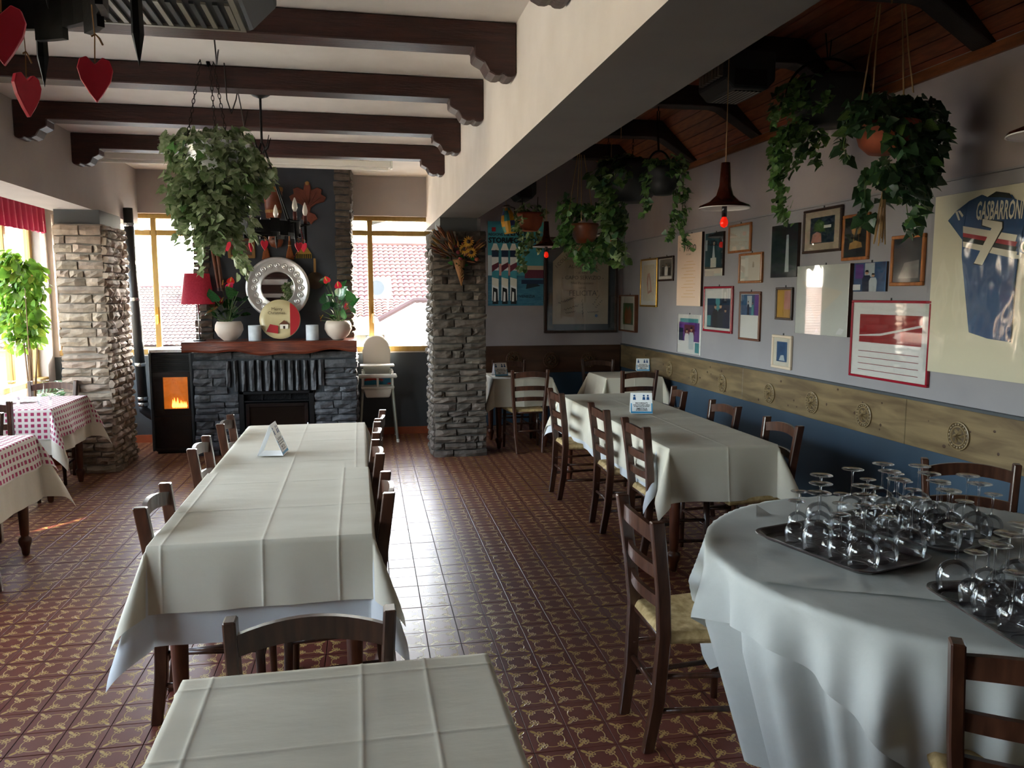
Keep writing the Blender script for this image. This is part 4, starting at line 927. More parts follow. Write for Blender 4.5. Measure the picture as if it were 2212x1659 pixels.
# settings on the checked tables
for gx, gy in ((18, 830), (76, 832)):
    p = onZ(gx, gy, TZ + 0.20); wine_glass(max(-3.1, p.x), min(max(p.y, 6.75), 7.35), TZ + 0.016, 1.12, 'clear stemmed glass upturned on the checked table by the pale pillar', 'glasses on the checked table')
def napkin(label, x, y, z, rz, m='paper_white', w=0.2, d=0.14):
    mb = MB(); n = 9; mb.grid(n, n, lambda i, j: ((i / 8 - .5) * w, (j / 8 - .5) * d, 0.004 + 0.008 * math.exp(-((i - 4) / 2.0) ** 2) + 0.002 * random.random()))
    o = mb.build('napkin', m, None, True, fix=False); o.location = (x, y, z); o.rotation_euler = (0, 0, rz); tag(o, label, 'napkin')
napkin('white paper napkin on the checked table by the pale pillar', -2.75, 7.05, TZ + 0.014, 0.4)
napkin('white paper napkin on the checked table at the middle windows', -2.3, 4.75, TZ + 0.014, 0.2)
# ------------------------------------------------------------------ plants
def leaf_mesh(kind, m):
    if kind == 'ivy': o = [(0, 0), (0.34, -0.06), (0.52, 0.22), (0.36, 0.42), (0.24, 0.70), (0, 1.05), (-0.24, 0.70), (-0.36, 0.42), (-0.52, 0.22), (-0.34, -0.06)]
    elif kind == 'heart': o = [(0, 0), (0.22, -0.10), (0.45, 0.08), (0.44, 0.36), (0.26, 0.70), (0, 1.0), (-0.26, 0.70), (-0.44, 0.36), (-0.45, 0.08), (-0.22, -0.10)]
    elif kind == 'oval': o = [(0, 0), (0.2, 0.18), (0.27, 0.45), (0.18, 0.78), (0, 1.05), (-0.18, 0.78), (-0.27, 0.45), (-0.2, 0.18)]
    else: o = [(0, 0), (0.06, 0.2), (0.07, 0.5), (0.04, 0.85), (0, 1.0), (-0.04, 0.85), (-0.07, 0.5), (-0.06, 0.2)]
    mb = MB(); n = len(o)
    vs_ = [(x, y, 0.10 * abs(x) - 0.16 * y * y) for x, y in o]; mid = [(0, 0.25, -0.01 - 0.02), (0, 0.6, -0.058 - 0.02)]
    fs = []; h = n // 2
    for i in range(n):
        j = (i + 1) % n; yi = (o[i][1] + o[j][1]) / 2; k = n if yi < 0.42 else n + 1
        fs.append((i, j, k))
    a = [i for i in range(n)]
    vs_ += mid
    # close the seam between both midrib points
    sr = [i for i in range(n) if o[i][0] > 0 and (o[i][1] + o[(i + 1) % n][1]) / 2 >= 0.42 and (o[i - 1][1] + o[i][1]) / 2 < 0.42]
    sl = [i for i in range(n) if o[i][0] < 0 and (o[i][1] + o[(i + 1) % n][1]) / 2 < 0.42 and (o[i - 1][1] + o[i][1]) / 2 >= 0.42]
    for q in sr: fs.append((q, n + 1, n))
    for q in sl: fs.append((q, n, n + 1))
    return mb.add(vs_, fs).mesh('leaf', m, True, fix=False)
LEAF = {k: [leaf_mesh(sh, m) for sh, m in v] for k, v in dict(
    ivy=[('ivy', 'leaf_ivy'), ('ivy', 'leaf_dark'), ('heart', 'leaf_ivy')], pale=[('ivy', 'leaf_pale'), ('ivy', 'leaf_ivy'), ('heart', 'leaf_pale'), ('heart', 'leaf_ivy')],
    dark=[('ivy', 'leaf_dark'), ('ivy', 'leaf_ivy'), ('ivy', 'leaf_dark')], pothos=[('heart', 'leaf_ivy'), ('heart', 'leaf_pale'), ('heart', 'leaf_dark')],
    ficus=[('oval', 'leaf_ficus'), ('oval', 'leaf_ficus'), ('heart', 'leaf_ficus')], glossy=[('oval', 'leaf_glossy'), ('heart', 'leaf_glossy')], palm=[('blade', 'leaf_dark'), ('blade', 'leaf_ivy')], spathe=[('heart', 'spathe')]).items()}
def leaf_rot(p, c, droop=0.6):
    d = Vector((p.x - c.x, p.y - c.y, 0)); d = d.normalized() if d.length > 1e-3 else Vector((1, 0, 0))
    az = math.atan2(d.y, d.x) - math.pi / 2 + random.gauss(0, 0.7)
    return Euler((-droop + random.gauss(0, 0.45), random.gauss(0, 0.5), az), 'XYZ')
def put_leaves(parent, kind, pts, size, c, lim=300, droop=0.7):
    random.shuffle(pts); Ms = LEAF[kind]; extra = MB(); base = parent.matrix_world.inverted() if False else None
    off = parent.location
    for i, p in enumerate(pts):
        s = size * random.uniform(0.65, 1.25); r = leaf_rot(p, c, droop); me = random.choice(Ms)
        if i < lim: link('leaf', me, parent, p - off, r, s)
        else:
            M = Matrix.Translation(p - off) @ r.to_matrix().to_4x4() @ Matrix.Scale(s, 4)
            extra.add([M @ v.co for v in me.vertices], [tuple(q.vertices) for q in me.polygons])
    if extra.v: extra.build('foliage', Ms[0].materials[0], parent, True, fix=False)['kind'] = 'stuff'
def blob_pts(px, py, rx, ry, n, y0, depth, shell=0.75):
    o = []; n = int(n * 1.5)
    for _ in range(n):
        while True:
            v = Vector((random.uniform(-1, 1), random.uniform(-1, 1), random.uniform(-1, 1)))
            if shell * 0.4 < v.length < 1: break
        o.append(onY(px + v.x * rx, py + v.y * ry, y0 + v.z * depth))
    return o
def tail_pts(poly, n, y0, spread, dy=0.06):
    n = int(n * 1.5); o = []; L_ = [math.dist(a, b) for a, b in zip(poly, poly[1:])]; tot = sum(L_)
    for _ in range(n):
        t = random.random() * tot
        for (a, b), l in zip(zip(poly, poly[1:]), L_):
            if t <= l: break
            t -= l
        k = t / l; w = spread * (1 - 0.4 * random.random())
        o.append(onY(a[0] + (b[0] - a[0]) * k + random.gauss(0, w * 0.5), a[1] + (b[1] - a[1]) * k + random.gauss(0, w * 0.3), y0 + random.gauss(0, dy)))
    return o
def vine(mb, poly, y0, r=0.0025, dy=0.0):
    mb.tube([onY(x + random.gauss(0, 2), y, y0 + dy * i / len(poly)) for i, (x, y) in enumerate(poly)], r, 5)
def hanging_plant(name, label, y0, potpx, pot, potm, blobs, tails, kind, size, ropes, lim=300, rope_m='rope', depth=0.16, chain=False, extra=None):
    c = onY(*potpx, y0); t = thing(name, label, 'hanging plant', c)
    r, h = pot
    if r: 
        MB().lathe([(0, -h * 0.5), (r * 0.55, -h * 0.5), (r * 0.85, -h * 0.2), (r, h * 0.35), (r * 1.02, h * 0.5), (r * 0.94, h * 0.5), (r * 0.90, h * 0.3), (0, h * 0.3)], 24).build('pot', potm, t, True)
        MB().lathe([(0, h * 0.36), (r * 0.89, h * 0.34)], 20).build('soil', 'soil', t)
    pts = []
    for b in blobs: pts += blob_pts(*b[:5], y0 + (b[5] if len(b) > 5 else 0), depth if len(b) < 6 else 0.05)
    vb = MB()
    for poly, n, sp in tails:
        pts += tail_pts(poly, n, y0 + random.uniform(-0.5, 0.5) * depth, sp); vine(vb, [(x, y) for x, y in poly], y0)
    for v in range(len(vb.v)): vb.v[v] = tuple(Vector(vb.v[v]) - c)
    if vb.v: vb.build('vines', 'stem', t)
    put_leaves(t, kind, pts, size, c, lim)
    if ropes:
        TZc = CZ - 0.001 if c.x < 0.8 else 3.335
        T0 = sum((onY(*a[:2], y0) for a, b in ropes[:4]), Vector()) / len(ropes[:4]) - c
        if name == 'hanging_ivy' and len(ropes) == 5: T0 = onY(*ropes[4][0][:2], y0) - c
        if T0.z + c.z < TZc: MB().tube([T0, Vector((T0.x, T0.y, TZc - c.z))], 0.005, 6).build('hanger', rope_m, t)
        MB().tube([Vector((T0.x, T0.y, TZc - c.z)), Vector((T0.x, T0.y, TZc - c.z - 0.03))], [0.012, 0.005], 6).build('hook', 'black_iron', t)
    for (a, b) in ropes:
        A, B = onY(*a[:2], y0 + (a[2] if len(a) > 2 else 0)) - c, onY(*b[:2], y0 + (b[2] if len(b) > 2 else 0)) - c
        if chain:
            mb = MB(); n = max(2, int((B - A).length / 0.028)); d = (B - A).normalized()
            s1 = d.cross(Vector((0, 1, 0.1))).normalized(); s2 = d.cross(s1)
            for k in range(n):
                q = A + (B - A) * ((k + .5) / n); s = s1 if k % 2 else s2
                mb.tube([q + d * (0.018 * math.cos(u)) + s * (0.008 * math.sin(u)) for u in [i * math.pi / 4 for i in range(9)]], 0.0022, 4, caps=False)
            mb.build('chain', 'chain', t)
        else: MB().tube([A, (A + B) / 2 + Vector((random.gauss(0, .004), random.gauss(0, .004), 0)), B], 0.0045, 6).build('rope', rope_m, t)
    return t, c
# A: white bowl in the fireplace room
yA = 5.0
tA, cA = hanging_plant('hanging_ivy', 'trailing variegated ivy in a white bowl on chains under the white ceiling', yA, (470, 345), (0.20, 0.17), 'porcelain',
    [(430, 320, 80, 48, 190), (400, 400, 52, 75, 170), (545, 380, 45, 55, 150), (455, 450, 80, 75, 380), (490, 300, 60, 30, 110), (500, 370, 70, 55, 160), (460, 312, 75, 26, 50, -0.20), (450, 352, 75, 38, 50, -0.21), (520, 350, 40, 40, 40, -0.19)],
    [([(385, 380), (380, 440), (395, 490), (390, 520)], 30, 16), ([(430, 450), (440, 520), (435, 560)], 40, 20), ([(500, 440), (505, 510), (520, 560), (535, 605)], 55, 18), ([(470, 460), (475, 540)], 30, 16), ([(550, 400), (580, 370), (588, 390)], 16, 10), ([(540, 420), (548, 480), (545, 520)], 30, 12), ([(395, 460), (405, 500), (408, 540)], 10, 8), ([(360, 290), (350, 320)], 8, 6), ([(430, 470), (440, 555), (437, 590)], 14, 8)],
    'pale', 0.052, [((440, 84, 0.0), (397, 345, -0.15)), ((449, 84, 0.0), (470, 345, 0.15)), ((452, 84, 0.0), (497, 340, -0.02))], 300, chain=True)
# G: terracotta bowl in macrame
yG = 3.8
tG, cG = hanging_plant('hanging_ivy', 'dark ivy spilling from a terracotta bowl on four jute ropes, nearest the shirt frame', yG, (1915, 300), (0.16, 0.15), 'terracotta',
    [(1915, 235, 90, 38, 110), (1995, 265, 52, 60, 110), (1860, 250, 30, 35, 24), (1985, 330, 45, 40, 50), (1950, 375, 80, 45, 90), (1960, 290, 55, 40, 40, -0.16), (1880, 265, 40, 22, 14, -0.17)],
    [([(1830, 260), (1822, 320), (1832, 345)], 14, 8), ([(1870, 370), (1870, 430), (1875, 480)], 26, 16), ([(1950, 370), (1955, 430), (1965, 500)], 30, 20), ([(1990, 350), (2000, 400), (1995, 445)], 26, 14), ([(2030, 240), (2045, 290), (2030, 330)], 14, 8), ([(1915, 340), (1918, 400), (1910, 440)], 18, 14), ([(1975, 400), (1980, 490)], 9, 12)],
    'dark', 0.062, [((1897, 8), (1862, 215, -.1)), ((1902, 8), (1885, 212, .1)), ((1949, 8), (1952, 205, -.05)), ((1956, 8), (1973, 200, .1))], 300)
mb = MB()
for k in range(9):
    o_ = Vector((random.gauss(0, 0.012), random.gauss(0, 0.012), 0)); mb.tube([onY(1912, 395, yG) - cG + o_ * 0.3, onY(1905, 450, yG) - cG + o_, onY(1897 + random.gauss(0, 6), 520 + random.gauss(0, 6), yG) - cG + o_ * 1.6], 0.004, 5)
mb.build('rope_tassel', 'rope', tG)
# F: dark basket with hoop handle
yF = 4.75
tF, cF = hanging_plant('hanging_ivy', 'ivy in a dark hoop-handled basket, one long trail hanging at its side', yF, (1790, 225), (0.24, 0.28), 'pot_dark',
    [(1710, 240, 52, 65, 130), (1760, 190, 60, 45, 70), (1700, 330, 38, 60, 80), (1745, 290, 40, 40, 50), (1750, 200, 55, 40, 30, -0.25)],
    [([(1690, 300), (1685, 380), (1690, 440), (1697, 480)], 80, 18), ([(1700, 280), (1680, 340), (1672, 400)], 40, 10), ([(1755, 300), (1765, 350), (1770, 358)], 22, 12), ([(1735, 300), (1725, 352)], 12, 8)],
    'ivy', 0.050, [((1783, 0), (1788, 128)), ((1806, 0), (1792, 128))], 300, rope_m='chain')
hp = MB(); hp.tube([onY(1790 + 92 * math.cos(t), 215 - 88 * math.sin(t), yF) - cF for t in [math.pi * k / 24 for k in range(25)]], 0.009, 6); hp.build('hoop_handle', 'black_iron', tF)
# E: two dark hanging pots with pothos
yE = 6.9
tE, cE = hanging_plant('hanging_pothos', 'pothos in a wide dark hanging pot on chains, trailing past the certificate', yE, (1362, 395), (0.29, 0.34), 'pot_dark',
    [(1320, 385, 35, 50, 110), (1350, 350, 45, 18, 60), (1325, 470, 30, 45, 60), (1300, 400, 18, 22, 20), (1335, 370, 30, 30, 24, -0.3)],
    [([(1325, 420), (1320, 480), (1330, 540), (1345, 570)], 70, 16), ([(1310, 420), (1312, 500), (1300, 540)], 45, 12), ([(1345, 430), (1348, 500), (1350, 560)], 30, 10), ([(1280, 375), (1275, 400)], 10, 8)],
    'pothos', 0.075, [((1315, 298), (1312, 365)), ((1368, 300), (1366, 350))], 300, chain=True)
yE2 = 6.25
tE2, cE2 = hanging_plant('hanging_ivy', 'ivy in a dark bucket-shaped hanging pot with hoop, in front of the sepia poster', yE2, (1432, 392), (0.13, 0.22), 'pot_dark',
    [(1455, 360, 32, 30, 90), (1410, 350, 18, 10, 20), (1398, 385, 12, 20, 22), (1455, 365, 22, 16, 14, -0.14)],
    [([(1470, 360), (1478, 420), (1470, 480), (1478, 535)], 75, 14), ([(1455, 470), (1445, 515)], 20, 8), ([(1395, 400), (1398, 430), (1390, 470)], 26, 8), ([(1400, 430), (1395, 455)], 10, 6), ([(1462, 380), (1455, 470)], 30, 10)],
    'ivy', 0.050, [((1420, 240), (1422, 328)), ((1425, 240), (1424, 328))], 300, rope_m='chain')
hp = MB(); hp.tube([onY(1424 + 24 * math.cos(t), 362 - 36 * math.sin(t), yE2) - cE2 for t in [math.pi * k / 18 for k in range(19)]], 0.008, 6); hp.build('hoop_handle', 'black_iron', tE2)
# D: macrame terracotta
yD = 7.5
tD, cD = hanging_plant('hanging_ivy', 'ivy in a red-brown macrame bowl hanging before the certificate', yD, (1263, 505), (0.135, 0.19), 'copper',
    [(1228, 465, 26, 50, 100), (1275, 455, 42, 20, 70), (1270, 540, 50, 30, 70), (1290, 530, 35, 30, 60), (1225, 510, 20, 25, 40)],
    [([(1215, 500), (1205, 530)], 16, 6), ([(1250, 540), (1262, 570), (1275, 580)], 40, 14), ([(1300, 530), (1310, 560)], 25, 12)],
    'ivy', 0.058, [((1248, 335, .05), (1227, 470, -.1)), ((1252, 335), (1245, 478, .1)), ((1256, 335), (1256, 478, -.1)), ((1262, 335), (1282, 475, .1)), ((1253, 320), (1252, 337))], 300)
mb = MB()
for k in range(7): mb.tube([onY(1262, 525, yD - .02) - cD, onY(1250 + random.gauss(0, 4), 542, yD) - cD], 0.005, 5)
mb.build('rope_tassel', 'rope', tD)
for k in range(4): pass
# C: small one near the poster
yC = 8.7
hanging_plant('hanging_ivy', 'small pale ivy in a brown pot hanging before the seaside poster', yC, (1145, 480), (0.15, 0.20), 'terracotta',
    [(1135, 465, 22, 28, 70), (1165, 455, 14, 16, 30), (1122, 490, 10, 20, 24)],
    [([(1130, 490), (1128, 540), (1132, 590)], 50, 10), ([(1165, 500), (1162, 545)], 25, 8), ([(1145, 500), (1140, 545)], 20, 8)],
    'pale', 0.055, [((1128, 425), (1128, 452)), ((1162, 425), (1162, 452))], 300, rope_m='chain')
# window bay plants
def ficus():
    t = thing('potted_ficus', 'tall sunlit green bush in a pot by the left windows', 'potted plant', (-2.99, 7.93, 0))
    off = t.location
    MB().lathe([(0, 0), (0.11, 0), (0.15, 0.26), (0.16, 0.28), (0.14, 0.28), (0.0, 0.26)], 20).build('pot', 'terracotta', t, True)
    st = MB()
    for k in range(9):
        a = random.random() * 6.28; r = random.uniform(0.05, 0.3); h = random.uniform(1.2, 2.0)
        st.tube([(0, 0, 0.25), (r * .3 * math.cos(a), r * .3 * math.sin(a), 0.8), (r * .8 * math.cos(a), r * .8 * math.sin(a), h)], [0.012, 0.008, 0.003], 5)
    st.build('stems', 'stem_brown', t)
    pts = []
    for px, py, rx, ry, n in ((20, 600, 40, 55, 110), (65, 610, 40, 55, 130), (40, 700, 55, 60, 140), (75, 690, 25, 70, 70), (20, 560, 20, 25, 30)):
        for p in blob_pts(px, py, rx, ry, n, 7.93, 0.13): p.x = max(p.x, -3.17); pts.append(p)
    put_leaves(t, 'ficus', pts, 0.085, off + Vector((0, 0, 1.4)), 300, 0.9)
    return t
ficus()
def palm(label, x, y, h, kind='palm', n=14, size=0.5):
    t = thing('potted_palm', label, 'potted plant', (x, y, 0))
    MB().lathe([(0, 0), (0.10, 0), (0.14, 0.24), (0.15, 0.26), (0.13, 0.26), (0.0, 0.24)], 20).build('pot', 'terracotta', t, True)
    MB().lathe([(0.02, 0.24), (0.025, h * 0.6), (0.015, h)], 8).build('trunk', 'stem_brown', t)
    for k in range(n):
        a = 6.283 * k / n + random.gauss(0, 0.2); e = random.uniform(0.2, 1.0)
        fr = MB(); P = []
        for q in range(8):
            s = q / 7; P.append(Vector((math.cos(a) * s * size * math.cos(e * (1 - s)), math.sin(a) * s * size * math.cos(e * (1 - s)), h + size * (math.sin(e) * s - 0.7 * s * s))))
        for i in range(7):
            d = (P[i + 1] - P[i]); sd = Vector((-math.sin(a), math.cos(a), -0.3)); w_ = 0.11 * math.sin(math.pi * (i + 1) / 8.5)
            for sg in (-1, 1):
                tip = P[i] + sd * (sg * w_) + d * 0.9 + Vector((0, 0, -0.02)); fr.quad(P[i], P[i] + d * 0.55, tip)
        fr.tube(P, 0.003, 4); fr.build('frond', random.choice(('leaf_dark', 'leaf_ivy')), t, fix=False)
palm('small dark palm among the plants by the left windows', -2.96, 8.55, 0.72, size=0.24)
palm('leafy palm between the checked table and the pale pillar', -2.92, 8.26, 0.66, n=16, size=0.20)
# anthuriums on the mantel
def anthurium(label, px, y0, leaves, flowers):
    c = onY(px, 733, y0); t = thing('potted_anthurium', label, 'potted plant', (c.x, y0, 1.1805)); off = t.location
    MB().lathe([(0, 0), (0.055, 0), (0.062, 0.006), (0.11, 0.05), (0.140, 0.11), (0.135, 0.16), (0.118, 0.195), (0.110, 0.197), (0.105, 0.18), (0, 0.175)], 28).build('pot', 'pot_cream', t, True)
    for x_, y_ in leaves:
        p = onY(x_, y_, y0 + random.uniform(-0.13, 0.13)) - off; s = random.uniform(0.11, 0.17)
        lf = link('leaf', random.choice(LEAF['glossy']), t, p, Euler((R(50) + random.gauss(0, 0.5), random.gauss(0, 0.5), random.gauss(0, 0.9)), 'XYZ'), s)
        MB().tube([(0, 0, 0.17), (p.x * .4, p.y * .4, 0.17 + (p.z - .17) * .6), p], 0.003, 5).build('stalk', 'stem', t)
    for x_, y_ in flowers:
        p = onY(x_, y_, y0 + random.uniform(-0.06, 0.06)) - off; r_ = Euler((R(55) + random.gauss(0, 0.3), random.gauss(0, 0.4), random.gauss(0, 0.6)), 'XYZ')
        f = link('flower', LEAF['spathe'][0], t, p, r_, 0.085)
        MB().lathe([(0.05, 0), (0.07, 0.25), (0.04, 0.6), (0, 0.62)], 8, Matrix.Translation((0, 0.18, 0.02)) @ Matrix.Rotation(R(-50), 4, 'X')).build('spadix', 'spadix', f, True)
        MB().tube([(0, 0, 0.17), (p.x * .4, p.y * .4, 0.17 + (p.z - .17) * .6), p], 0.003, 5).build('stalk', 'stem', t)
anthurium('red anthurium in a cream pot next to the red lamp', 496, 8.42,
    [(460, 672), (470, 680), (455, 665), (480, 685), (495, 680), (510, 675), (525, 668), (520, 680), (480, 660), (505, 640), (515, 630), (500, 655), (490, 665), (530, 650), (470, 690), (488, 690), (505, 688), (465, 650), (512, 650), (445, 678)],
    [(478, 618), (492, 624), (478, 655), (497, 612)])
anthurium('red anthurium in a cream pot at the window end of the mantel', 731, 8.42,
    [(700, 655), (712, 640), (695, 670), (720, 665), (735, 680), (750, 640), (757, 662), (768, 678), (745, 690), (728, 690), (715, 690), (705, 620), (710, 608), (722, 645), (740, 655), (690, 682), (760, 650), (730, 640), (768, 690), (735, 625)],
    [(708, 610), (731, 622), (692, 692), (752, 668)])
# ------------------------------------------------------------------ hearts, chandeliers, pendants, ceiling units
def heart_mesh():
    P = [(0, 0.0), (0.016, 0.016), (0.030, 0.010), (0.036, -0.010), (0.030, -0.034), (0.014, -0.062), (0, -0.082), (-0.014, -0.062), (-0.030, -0.034), (-0.036, -0.010), (-0.030, 0.010), (-0.016, 0.016)]
    return MB().prism([(x, z) for x, z in P], -0.006, 0.006).mesh('heart', 'red_heart', bev=0.0015)
HM = heart_mesh()
def chandelier(label, c, top, hearts, bulbs_n=6):
    """ring chandelier hung on a rod; c = ring centre, top = ceiling height"""
    t = thing('ring_chandelier', label, 'chandelier', c); h = top - c.z; r = 0.23
    MB().lathe([(0, h), (0.06, h), (0.075, h - 0.012), (0.05, h - 0.03), (0.012, h - 0.045), (0, h - 0.045)], 20).build('canopy', 'black_iron', t, True)
    MB().tube([(0, 0, h - 0.045), (0, 0, h - 0.34)], 0.008, 8).build('rod', 'black_iron', t)
    bk = MB()
    for k in range(4):
        a = R(45 + 90 * k); d = Vector((math.cos(a), math.sin(a), 0)); z0 = h - 0.34
        bk.tube([d * 0.008 + Vector((0, 0, z0 - 0.06)), d * 0.05 + Vector((0, 0, z0 - 0.02)), d * 0.075 + Vector((0, 0, z0 + 0.05))], [0.008, 0.006, 0.002], 5)
        bk.tube([d * 0.01 + Vector((0, 0, z0)), d * r + Vector((0, 0, 0.04))], 0.006, 6)
    bk.build('suspension_irons', 'black_iron', t)
    # crenellated iron band
    n = 48; bd = MB()
    for k in range(n):
        a0, a1_ = 2 * math.pi * k / n, 2 * math.pi * (k + 1) / n; zb = -0.055 if k % 4 < 2 else -0.035; zt_ = 0.04 if k % 4 < 2 else 0.055
        q = [(rr_ * math.cos(a), rr_ * math.sin(a), z) for z in (zb, zt_) for (rr_, a) in ((r - 0.006, a0), (r + 0.006, a0), (r + 0.006, a1_), (r - 0.006, a1_))]
        bd.hexa(q)
    bd.build('iron_band', 'black_iron', t)
    for k in range(bulbs_n):
        a = 2 * math.pi * k / bulbs_n + 0.35; cx, cy = (r + 0.05) * math.cos(a), (r + 0.05) * math.sin(a)
        M = Matrix.Translation((cx, cy, 0)); arm = MB()
        arm.tube([(r * math.cos(a), r * math.sin(a), 0.02), (cx, cy, 0.035)], 0.007, 6); arm.lathe([(0, 0.03), (0.032, 0.036), (0.034, 0.042), (0, 0.04)], 14, M)
        arm.lathe([(0.009, 0.03), (0.0105, -0.07), (0.0, -0.125)], 6, M); ar = arm.build('candle_arm', 'black_iron', t)
        MB().lathe([(0.013, 0.042), (0.013, 0.10), (0, 0.10)], 12, M).build('candle_sleeve', 'candle_brown', ar, True)
        MB().lathe([(0.008, 0.10), (0.016, 0.118), (0.018, 0.135), (0.013, 0.165), (0.004, 0.19), (0, 0.193)], 14, M).build('bulb', 'bulb_white', ar, True)
    for a_, dr, dz, rz in hearts:
        a = R(a_); p = Vector(((r + dr) * math.cos(a), (r + dr) * math.sin(a), -0.105 + dz)); he = link('heart', HM, t, p, (0, 0, R(rz)), 0.68)
        MB().tube([(0, 0, 0.004), (0.003, 0, 0.03), (0, 0, 0.055 - dz)], 0.0014, 4).build('heart_string', 'raffia', he)
        MB().tube([(-0.012, 0, 0.045), (0.0, 0, 0.052), (0.012, 0.002, 0.044), (0.02, 0.0, 0.03)], 0.0025, 4).build('raffia_bow', 'raffia', he)
    return t
pc = onY(572, 494, 5.65)
ch1 = chandelier('black iron ring chandelier with red hearts hanging before the fireplace', Vector((pc.x, 5.65, pc.z)), CZ, [(200, 0.02, 0, 0), (185, 0.03, 0, 40), (255, 0.02, -0.01, 70), (275, 0.02, 0, 10), (335, 0.02, 0, 20), (350, 0.03, 0, -10)])
pn = onY(-140, -95, 1.42)
ch2 = chandelier('black iron ring chandelier with large red hearts near the ceiling grille unit', Vector((pn.x, 1.42, pn.z)), CZ, [])
for px, py, dy, rz, s in ((205, 140, 1.33, 12, 1.0), (57, 175, 1.40, 62, 1.0), (2, 32, 1.02, 8, 1.0)):
    p = onY(px, py, dy) - ch2.location; he = link('heart', HM, ch2, p, (0, 0, R(rz)), 0.68)
    top_ = min(0.0, -0.045) - p.z
    MB().tube([(0, 0, 0.004), (0.003, 0, top_ * 0.5), (0, 0, max(top_, 0.03))], 0.0014, 4).build('heart_string', 'raffia', he)
    MB().tube([(-0.004, 0, 0.06), (0.004, 0, 0.066), (0.012, 0.002, 0.058), (0.018, 0.0, 0.044)], 0.0022, 4).build('raffia_bow', 'raffia', he)
# slack cable from ceiling unit to chandelier canopy
cb = MB(); P = [(462, 75, 4.2), (468, 140, 4.5), (474, 85, 4.95), (482, 110, 5.0), (490, 215, 5.05), (500, 245, 5.1), (510, 215, 5.2), (513, 195, 5.3), (520, 230, 5.45), (527, 275, 5.6), (535, 240, 5.63)]
cb.tube([onY(*q) for q in P], 0.004, 5); tag(cb.build('hanging_cable', 'chain', None, True), 'thin slack cable looping between ivy chains and chandelier', 'cable')

def pendant(label, y0, rim, top_z, D=0.33, group=None):
    c = onY(*rim, y0); t = thing('pendant_lamp', label, 'lamp', (c.x, y0, c.z)); k = D / 0.33
    if abs(c.x) > 9: return
    MB().lathe([(0.165 * k, 0.0), (0.160 * k, 0.012), (0.10 * k, 0.035), (0.055 * k, 0.075), (0.038 * k, 0.13), (0.028 * k, 0.27), (0.0, 0.272)], 32, caps=False).build('shade', 'lamp_brown', t, True)
    MB().lathe([(0.163 * k, -0.003), (0.155 * k, 0.006), (0.09 * k, 0.026), (0.03 * k, 0.05), (0, 0.05)], 32, caps=False).build('inner_reflector', 'enamel_white', t, True)
    MB().lathe([(0.165 * k, 0.0), (0.167 * k, -0.005), (0.160 * k, -0.006), (0.160 * k, 0.001)], 32, caps=False).build('rim', 'enamel_white', t, True)
    MB().lathe([(0.016, 0.05), (0.016, -0.055), (0, -0.055)], 12).build('socket', 'black_gloss', t, True)
    MB().lathe([(0.010, -0.05), (0.022, -0.072), (0.026, -0.092), (0.020, -0.112), (0, -0.122)], 16).build('bulb', 'bulb_red', t, True)
    MB().tube([(0, 0, 0.27), (0, 0, top_z - c.z)], 0.0035, 6).build('cord', 'rope', t)
    MB().lathe([(0, top_z - c.z), (0.05, top_z - c.z), (0.05, top_z - c.z - 0.01), (0.01, top_z - c.z - 0.03), (0, top_z - c.z - 0.03)], 20).build('ceiling_rose', 'enamel_white', t, True)
    return t
pendant('brown bell-shaped pendant lamp with red bulb over the picture-wall table', 4.55, (1565, 449), 3.335, 0.31)
pendant('brown bell-shaped pendant lamp with red bulb before the seaside poster', 8.4, (1180, 533), 3.335, 0.30)
pendant('brown bell-shaped pendant lamp half hidden behind trailing pothos', 8.2, (1318, 508), 3.335, 0.30)
pendant('brown bell-shaped pendant lamp cut by the picture edge, over the round table', 2.75, (2272, 288), 3.335, 0.32)

def ceiling_unit(label, c, w, d, h, top, rz=0.0, light=False):
    """louvred air cleaner hung under the ceiling, bevelled lower edges"""
    t = thing('air_cleaner', label, 'air cleaner', c, rz)
    mb = MB(); P = [(-w / 2, 0.06), (-w / 2 + 0.06, 0.0), (w / 2 - 0.06, 0.0), (w / 2, 0.06), (w / 2, h), (-w / 2, h)]
    mb.prism(P, -d / 2, d / 2); mb.build('casing', 'unit_grey', t, bev=0.008)
    for k in range(14):
        x_ = -w / 2 + 0.08 + (w - 0.16) * k / 13
        MB().box((x_ - 0.006, -d / 2 + 0.04, -0.006), (x_ + 0.006, d / 2 - 0.04, -0.0005)).build('louvre', 'unit_dark' if k % 2 else 'unit_light', t)
    MB().box((-w / 2 + 0.06, -d / 2 - 0.006, 0.02), (w / 2 - 0.06, -d / 2 - 0.0005, h * 0.5)).build('front_panel', 'unit_dark', t)
    if light:
        for k in range(7): MB().box((-w / 2 - 0.03, -d / 2 + 0.03 + k * 0.045, 0.08), (-w / 2 - 0.0005, -d / 2 + 0.055 + k * 0.045, 0.2)).build('side_louvre', 'unit_light', t)
    if top > h + 0.01:
        MB().box((-0.03, -0.03, h), (0.03, 0.03, top)).build('hanger', 'unit_grey', t)
    return t
p = onZ(545, 68, 2.72); u1 = thing('air_cleaner', 'grey ceiling air cleaner with slotted underside between the dark beams', 'air cleaner', (p.x - 0.36, p.y - 0.33, 2.72))
mb = MB(); mb.prism([(-0.40, 0.05), (-0.36, 0.0), (0.36, 0.0), (0.46, 0.10), (0.46, 0.275), (-0.40, 0.275)], -0.30, 0.33); mb.build('casing', 'unit_grey', u1, bev=0.008)
MB().box((0.445, -0.28, 0.12), (0.468, 0.30, 0.25)).build('side_panel', 'steel', u1, bev=0.004)
fr_ = MB()
